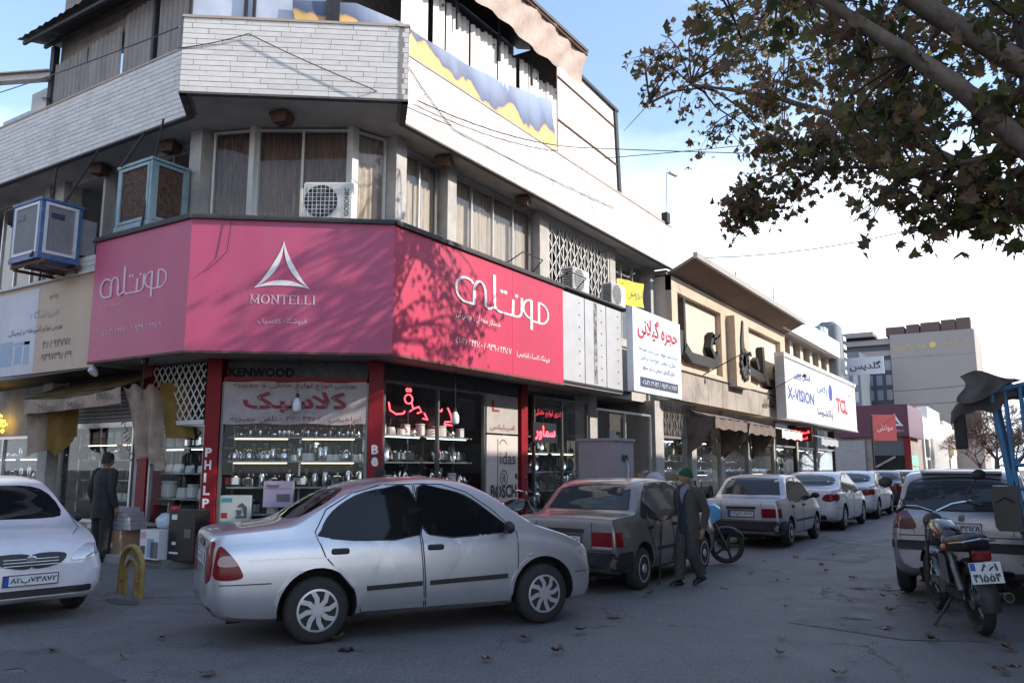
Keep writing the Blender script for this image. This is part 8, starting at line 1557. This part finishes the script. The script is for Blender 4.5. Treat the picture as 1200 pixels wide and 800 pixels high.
def tree(label, base, trunk, limbs, lobes, nleaf, size, mix, keep, seed, twig_n=26):
    random.seed(seed); t = thing('plane_tree', label, 'tree', base, group='plane trees')
    m = MB(); m.tube([Vector(p) for p, r in trunk], [r for p, r in trunk], 14); tr = m.build('trunk', M_bark, t, smooth=60)
    for lb in limbs:
        m = MB(); m.tube([Vector(p) for p, r in lb], [r for p, r in lb], 10); m.build('branch', M_bark, t, smooth=60)
    nodes = [Vector(p) for lb in limbs for p, r in lb[1:]]; tw = MB(); leaves = []
    for c, rad, n, w in lobes:
        c = Vector(c)
        for i in range(n):
            d = Vector((random.gauss(0, 1), random.gauss(0, 1), random.gauss(0, 1))).normalized() * (random.random() ** 0.5); e = c + Vector((d.x * rad[0], d.y * rad[1], d.z * rad[2]))
            s = min(nodes, key=lambda q: (q - e).length + random.uniform(0, 0.8)); ln = (e - s).length; mid = s.lerp(e, 0.5) + Vector((random.uniform(-.15, .15), random.uniform(-.15, .15), 0.12)) * ln
            P = [s, s.lerp(mid, 0.5) + Vector((0, 0, 0.04 * ln)), mid, mid.lerp(e, 0.5) + Vector((0, 0, 0.05 * ln)), e]; P = [P[0]] + P[1:]
            tw.tube(P, [0.006 + 0.010 * ln * f for f in (0.9, 0.7, 0.5, 0.3, 0.15)], 5)
            nl = int(nleaf * w)
            for k in range(3):
                q = P[2].lerp(e, random.uniform(0.2, 1)); e2 = q + Vector((random.uniform(-.5, .5), random.uniform(-.5, .5), random.uniform(-.55, .2))) * (0.5 + 0.25 * ln); tw.tube([q, q.lerp(e2, 0.5) + Vector((0, 0, 0.05)), e2], [0.006, 0.005, 0.003], 4)
                for _ in range(nl // 3):
                    f = random.random() ** 0.7; p = q.lerp(e2, f) + Vector((random.gauss(0, 0.12), random.gauss(0, 0.12), random.gauss(0, 0.10))); leaves.append(p)
    tw.build('twigs', M_twig, t, smooth=60, kind='stuff')
    leaves.sort(key=lambda p: (p - CAMP).length); fol = {}
    def inview(p):
        q = cam_inv @ p; return q.z < -0.5 and abs(q.x / q.z) < 0.64 and abs(q.y / q.z) < 0.43
    kept = 0
    for p in leaves:
        s = size * random.uniform(0.5, 1.35); rot = Matrix.Rotation(random.uniform(0, 6.28), 4, 'Z') @ Matrix.Rotation(random.gauss(R(115), 0.5), 4, 'X') @ Matrix.Rotation(random.uniform(-0.6, 0.6), 4, 'Y'); M = T(p) @ rot @ Matrix.Diagonal((s, s, s, 1)); g = random.randrange(8); mi = random.choices(range(5), mix)[0]
        if kept < keep and inview(p): link('leaf', leaf_mesh(g, mi), t, M); kept += 1
        else: vs, fs = LG[g]; fol.setdefault(mi, MB()).add(vs, fs, M=M)
    for mi, f in fol.items(): f.build('crown', LM_[mi], t, smooth=180, kind='stuff')
    return t
cam_inv = (Matrix.Translation(cam.location) @ cam.rotation_euler.to_matrix().to_4x4()).inverted()
tree('nearest plane tree whose thick limbs and dark leaves hang into the upper right', (1.9, 6.6, 0.1), [((1.9, 6.6, 0.0), 0.34), ((1.85, 6.6, 1.2), 0.27), ((1.7, 6.55, 2.4), 0.25), ((1.45, 6.5, 3.0), 0.22)],
     [[((1.45, 6.5, 3.0), 0.118), ((0.7, 6.4, 3.35), 0.093), ((0.12, 6.25, 3.72), 0.077), ((-0.26, 5.98, 4.18), 0.062), ((-0.45, 5.84, 4.34), 0.053), ((-0.95, 5.50, 4.75), 0.037), ((-1.7, 5.2, 5.3), 0.019)], [((1.45, 6.5, 3.0), 0.124), ((0.9, 6.4, 3.75), 0.099), ((0.15, 6.2, 4.28), 0.081), ((-0.40, 5.8, 4.70), 0.068), ((-1.2, 5.4, 5.6), 0.043)], [((1.7, 6.55, 2.6), 0.093), ((2.2, 7.2, 4.5), 0.062), ((2.4, 7.8, 6.5), 0.031)], [((0.12, 6.25, 3.72), 0.031), ((-0.35, 6.5, 3.78), 0.019), ((-0.75, 6.6, 3.75), 0.011)], [((0.7, 6.4, 3.35), 0.031), ((0.2, 6.5, 3.35), 0.019), ((-0.3, 6.5, 3.40), 0.009)]],
     [((-0.15, 6.55, 3.53), (0.38, 0.4, 0.15), 12, 1.0), ((0.05, 6.35, 3.95), (0.3, 0.4, 0.25), 7, 0.7), ((-0.75, 6.3, 4.25), (0.4, 0.5, 0.30), 10, 0.8), ((-1.1, 5.9, 4.9), (0.6, 0.6, 0.4), 10, 0.8), ((0.6, 6.4, 5.2), (0.9, 0.9, 0.8), 14, 1.0), ((-0.72, 6.6, 3.62), (0.22, 0.25, 0.13), 4, 0.8), ((1.9, 7.2, 6.0), (1.3, 1.3, 1.2), 16, 1.0)], 19, 0.140, (3, 3, 2, 3, 1.0), 150, 11)
tree('farther plane tree with sparse brown foliage reaching over the middle of the street', (1.9, 13.4, 0.1), [((1.9, 13.4, 0.0), 0.32), ((1.85, 13.3, 2.0), 0.26), ((1.6, 13.1, 3.8), 0.22)],
     [[((1.6, 13.1, 3.8), 0.114), ((0.4, 12.5, 5.0), 0.090), ((-1.2, 11.8, 6.1), 0.060), ((-3.0, 12.2, 7.3), 0.036), ((-4.4, 12.5, 8.0), 0.018), ((-5.2, 12.6, 7.9), 0.008), ((-5.7, 12.6, 7.5), 0.004)], [((1.6, 13.1, 3.8), 0.102), ((0.2, 12.6, 6.0), 0.072), ((-1.5, 12.6, 8.0), 0.048), ((-3.0, 13.0, 9.4), 0.030), ((-4.8, 13.2, 10.2), 0.012)], [((0.4, 12.5, 5.0), 0.054), ((-1.0, 11.0, 5.35), 0.030), ((-2.4, 10.6, 5.5), 0.018), ((-3.1, 10.6, 5.3), 0.007)], [((1.6, 13.1, 3.8), 0.090), ((2.4, 14.5, 6.5), 0.060), ((2.4, 15.5, 9.0), 0.030)], [((0.2, 12.6, 6.0), 0.048), ((-1.0, 10.6, 6.8), 0.030), ((-2.0, 9.6, 7.3), 0.012)]],
     [((-2.6, 12.0, 7.4), (1.7, 1.6, 1.2), 26, 0.9), ((-1.0, 11.2, 6.5), (1.3, 1.5, 1.1), 22, 1.0), ((-4.3, 12.6, 8.7), (1.3, 1.2, 0.9), 18, 0.55), ((-2.6, 10.7, 5.75), (0.9, 0.8, 0.65), 12, 0.9), ((-1.6, 10.5, 5.7), (0.7, 0.8, 0.55), 9, 0.9), ((-3.0, 12.8, 9.4), (2.0, 1.5, 1.0), 22, 0.8), ((0.2, 12.4, 8.2), (1.8, 1.6, 1.8), 26, 1.0), ((-2.9, 10.55, 5.05), (0.45, 0.4, 0.25), 6, 1.3), ((2.2, 14.8, 8.0), (2, 2, 2), 20, 0.8), ((-3.6, 14.2, 8.1), (1.6, 1.2, 1.1), 13, 0.7), ((-2.0, 15.2, 8.6), (1.4, 1.2, 1.2), 9, 0.7)], 36, 0.135, (3, 6, 5, 2, 0.7), 150, 23)
tree('plane tree behind the photographer, outside the picture', (-7.0, -5.0, 0.1), [((-7, -5, 0), 0.3), ((-7, -5, 3), 0.24)], [[((-7, -5, 3), 0.18), ((-8.5, -4.0, 5.5), 0.1), ((-9.5, -3.5, 7.5), 0.04)], [((-7, -5, 3), 0.18), ((-5.0, -4.5, 5.5), 0.1), ((-3.8, -4, 7.5), 0.04)]], [((-8.8, -4.2, 6.0), (2.2, 1.6, 1.8), 30, 1.0), ((-5.0, -4.4, 6.0), (2.2, 1.6, 1.8), 30, 1.0), ((-7, -4.5, 4.6), (2.6, 1.4, 1.0), 20, 1.0)], 22, 0.17, (3, 4, 3, 3, 1), 0, 31)
# bare tree far down the street
random.seed(5); ft_ = thing('bare_tree', 'bare reddish tree far down the street beside the hotel wall', 'tree', (-2.6, 72, 0)); m = MB(); m.tube([(-2.6, 72, 0), (-2.5, 72, 2.2)], [0.22, 0.16], 8); m.build('trunk', M_bark, ft_); m = MB()
def grow_(p, d, l, r, n):
    e = p + d * l; m.tube([p, e], [r, r * 0.65], 4)
    if n:
        for _ in range(4 if n > 1 else 5): grow_(e, (d + Vector((random.gauss(0, .55), random.gauss(0, .55), random.gauss(0.1, .4)))).normalized(), l * 0.72, r * 0.6, n - 1)
for _ in range(5): grow_(Vector((-2.5, 72, 2.1)), Vector((random.gauss(0, .6), random.gauss(0, .6), 1)).normalized(), 1.6, 0.09, 4)
m.build('crown', mat('reddish_twigs', (0.16, 0.10, 0.08), 0.9, var=0.3), ft_, kind='stuff')
for x, y, h in ((-1.5, 84, 5.5), (-4.8, 95, 6), (0.5, 78, 6)):
    b_ = thing('bare_tree', {-1.5: 'low dusty far tree at the end of the street', -4.8: 'dusty far tree beside the white walls', 0.5: 'dusty far tree behind the tricycle'}[x], 'tree', (x, y, 0)); m = MB(); m.tube([(x, y, 0), (x, y, 2)], [0.2, 0.14], 8); m.build('trunk', M_bark, b_); m = MB()
    for _ in range(5): grow_(Vector((x, y, 1.6)), Vector((random.gauss(0, .6), random.gauss(0, .6), 1)).normalized(), h * 0.26, 0.08, 4)
    m.build('crown', MATS['reddish_twigs'], b_, kind='stuff')
# fallen leaves
DRY = [leaf_mat('dry_tan_leaf', (0.16, 0.10, 0.05), (0.24, 0.16, 0.09), 0.1), leaf_mat('dry_brown_leaf', (0.09, 0.05, 0.03), (0.14, 0.085, 0.05), 0.1)]
DM = []
for mm in DRY:
    for c in (0.35, 0.7, -0.5):
        vs, fs = leaf_geo(c); m = MB(); m.add(vs, fs); DM.append(m.mesh('fallen_leaf', mm, 180))
spots = [((-3.99, 8.3), 0.20, 'upright tan fallen leaf on the asphalt in front of the old man'), ((-5.27, 5.52), 0.2, 'large fallen leaf beside the rear wheel of the silver saloon'), ((-5.59, 5.73), 0.15, 'curled fallen leaf touching the rear wheel of the silver saloon'), ((-5.58, 4.33), 0.15, 'orange fallen leaf at the bottom left of the road'), ((-3.89, 7.33), 0.16, 'fallen leaf right of the silver saloon front wheel'), ((-4.16, 6.73), 0.15, 'fallen leaf below the silver saloon front wheel'), ((-1.41, 9.12), 0.15, 'fallen leaf in the broken asphalt left of the motorcycle'), ((-0.97, 8.69), 0.14, 'fallen leaf just below the motorcycle rear wheel'), ((-1.41, 6.9), 0.14, 'fallen leaf at the bottom edge right of the middle'), ((-0.36, 8.66), 0.16, 'fallen leaf at the right edge of the road')]
for (x, y), s, lb in spots:
    o = link('fallen_leaf', random.choice(DM), None, T((x, y, 0.03)) @ RZ(random.uniform(0, 360)) @ RX(random.uniform(-25, 25)) @ Matrix.Diagonal((s, s, s, 1))); tag(o, lb, 'leaf', 'fallen leaves on the road')
o.matrix_basis = o.matrix_basis
more = [(-1.78, 9.09), (-3.16, 14.34), (-3.6, 10.91), (-3.81, 12.64), (-2.6, 9.83), (-2.0, 7.37), (-0.3, 7.7), (-1.24, 13.09), (-1.56, 11.37), (-7.36, 4.06), (-8.65, 4.33), (-7.09, 4.95), (-6.65, 4.33), (-1.99, 10.72), (-2.47, 11.63), (-4.19, 9.69), (-3.67, 6.42), (-4.05, 5.81), (-1.78, 11.23), (-1.75, 12.09), (-1.34, 11.13), (-1.6, 11.9), (-1.9, 12.3), (-1.5, 10.2), (-1.1, 10.5), (-0.9, 11.2), (-0.25, 8.1), (-0.4, 7.9), (-2.9, 13.5), (-3.3, 16)]
for x, y in more + [(random.uniform(-8, -0.3), random.uniform(4, 20)) for _ in range(14)]:
    s = random.uniform(0.06, 0.14); o = link('fallen_leaf', random.choice(DM), None, T((x + random.uniform(-.05, .05), y + random.uniform(-.05, .05), 0.015)) @ RZ(random.uniform(0, 360)) @ RX(random.uniform(-15, 15)) @ Matrix.Diagonal((s, s, s, 1))); tag(o, 'small dry leaf lying scattered on the asphalt', 'leaf', 'scattered small leaves')
# broken asphalt patch left of the motorcycle
random.seed(9); M_crk = mat('broken_asphalt', (0.060, 0.057, 0.056), 0.95, var=0.5, scale=20, bump=0.8, bscale=30)
def gz(x, y): return 0.012 * (math.sin(x * 1.3 + y * 0.4) * math.sin(y * 0.9 - x * 0.3)) - 0.006
def blotch(label, x, y, rx, ry, n=18):
    m = MB(); P = [(x + rx * random.uniform(0.6, 1.1) * math.cos(2 * math.pi * i / n), y + ry * random.uniform(0.6, 1.1) * math.sin(2 * math.pi * i / n)) for i in range(n)]; P = [(*p, gz(*p) + 0.004) for p in P]; m.add(P + [(x, y, gz(x, y) + 0.004)], [(i, (i + 1) % n, n) for i in range(n)]); return m.build('pothole', M_crk, kind='structure')
blotch('', -1.95, 12.0, 0.38, 0.16, 26); blotch('', -1.75, 9.55, 0.22, 0.09, 22); blotch('', -9.4, 6.0, 0.40, 0.16, 26); blotch('', -9.1, 7.1, 0.5, 0.12, 26)

m2 = M_asph.copy(); m2.name = 'patched_asphalt'
for nd in m2.node_tree.nodes:
    if nd.type == 'VALTORGB' and nd.color_ramp.elements[0].position > 0.25 and nd.color_ramp.elements[1].color[0] < 0.2:
        for e in nd.color_ramp.elements: e.color = (*[c * 0.80 for c in e.color[:3]], 1)
def road_patch(P):
    m = MB(); cx = sum(p[0] for p in P) / len(P); cy = sum(p[1] for p in P) / len(P); Q = [(p[0] + random.uniform(-.03, .03), p[1] + random.uniform(-.03, .03)) for p in dens(P, True, 0.18)]; rg = []
    for f in (1, 0.85, 0.7, 0.5, 0.3, 0.1): rg.append([(cx + (x - cx) * f, cy + (y - cy) * f, gz(cx + (x - cx) * f, cy + (y - cy) * f) + 0.004) for x, y in Q])
    m.loft(rg, cap=False); m.build('road_patch', m2, kind='structure')
road_patch([(-2.35, 9.0), (-1.2, 8.6), (-0.5, 9.0), (-0.6, 12.3), (-1.3, 12.9), (-2.1, 12.2), (-1.9, 10.6)]); road_patch([(-8.0, 3.2), (-6.2, 3.0), (-6.0, 3.9), (-7.6, 4.2)]); road_patch([(-3.6, 15.2), (-2.6, 15.0), (-2.5, 18.5), (-3.5, 18.8)])
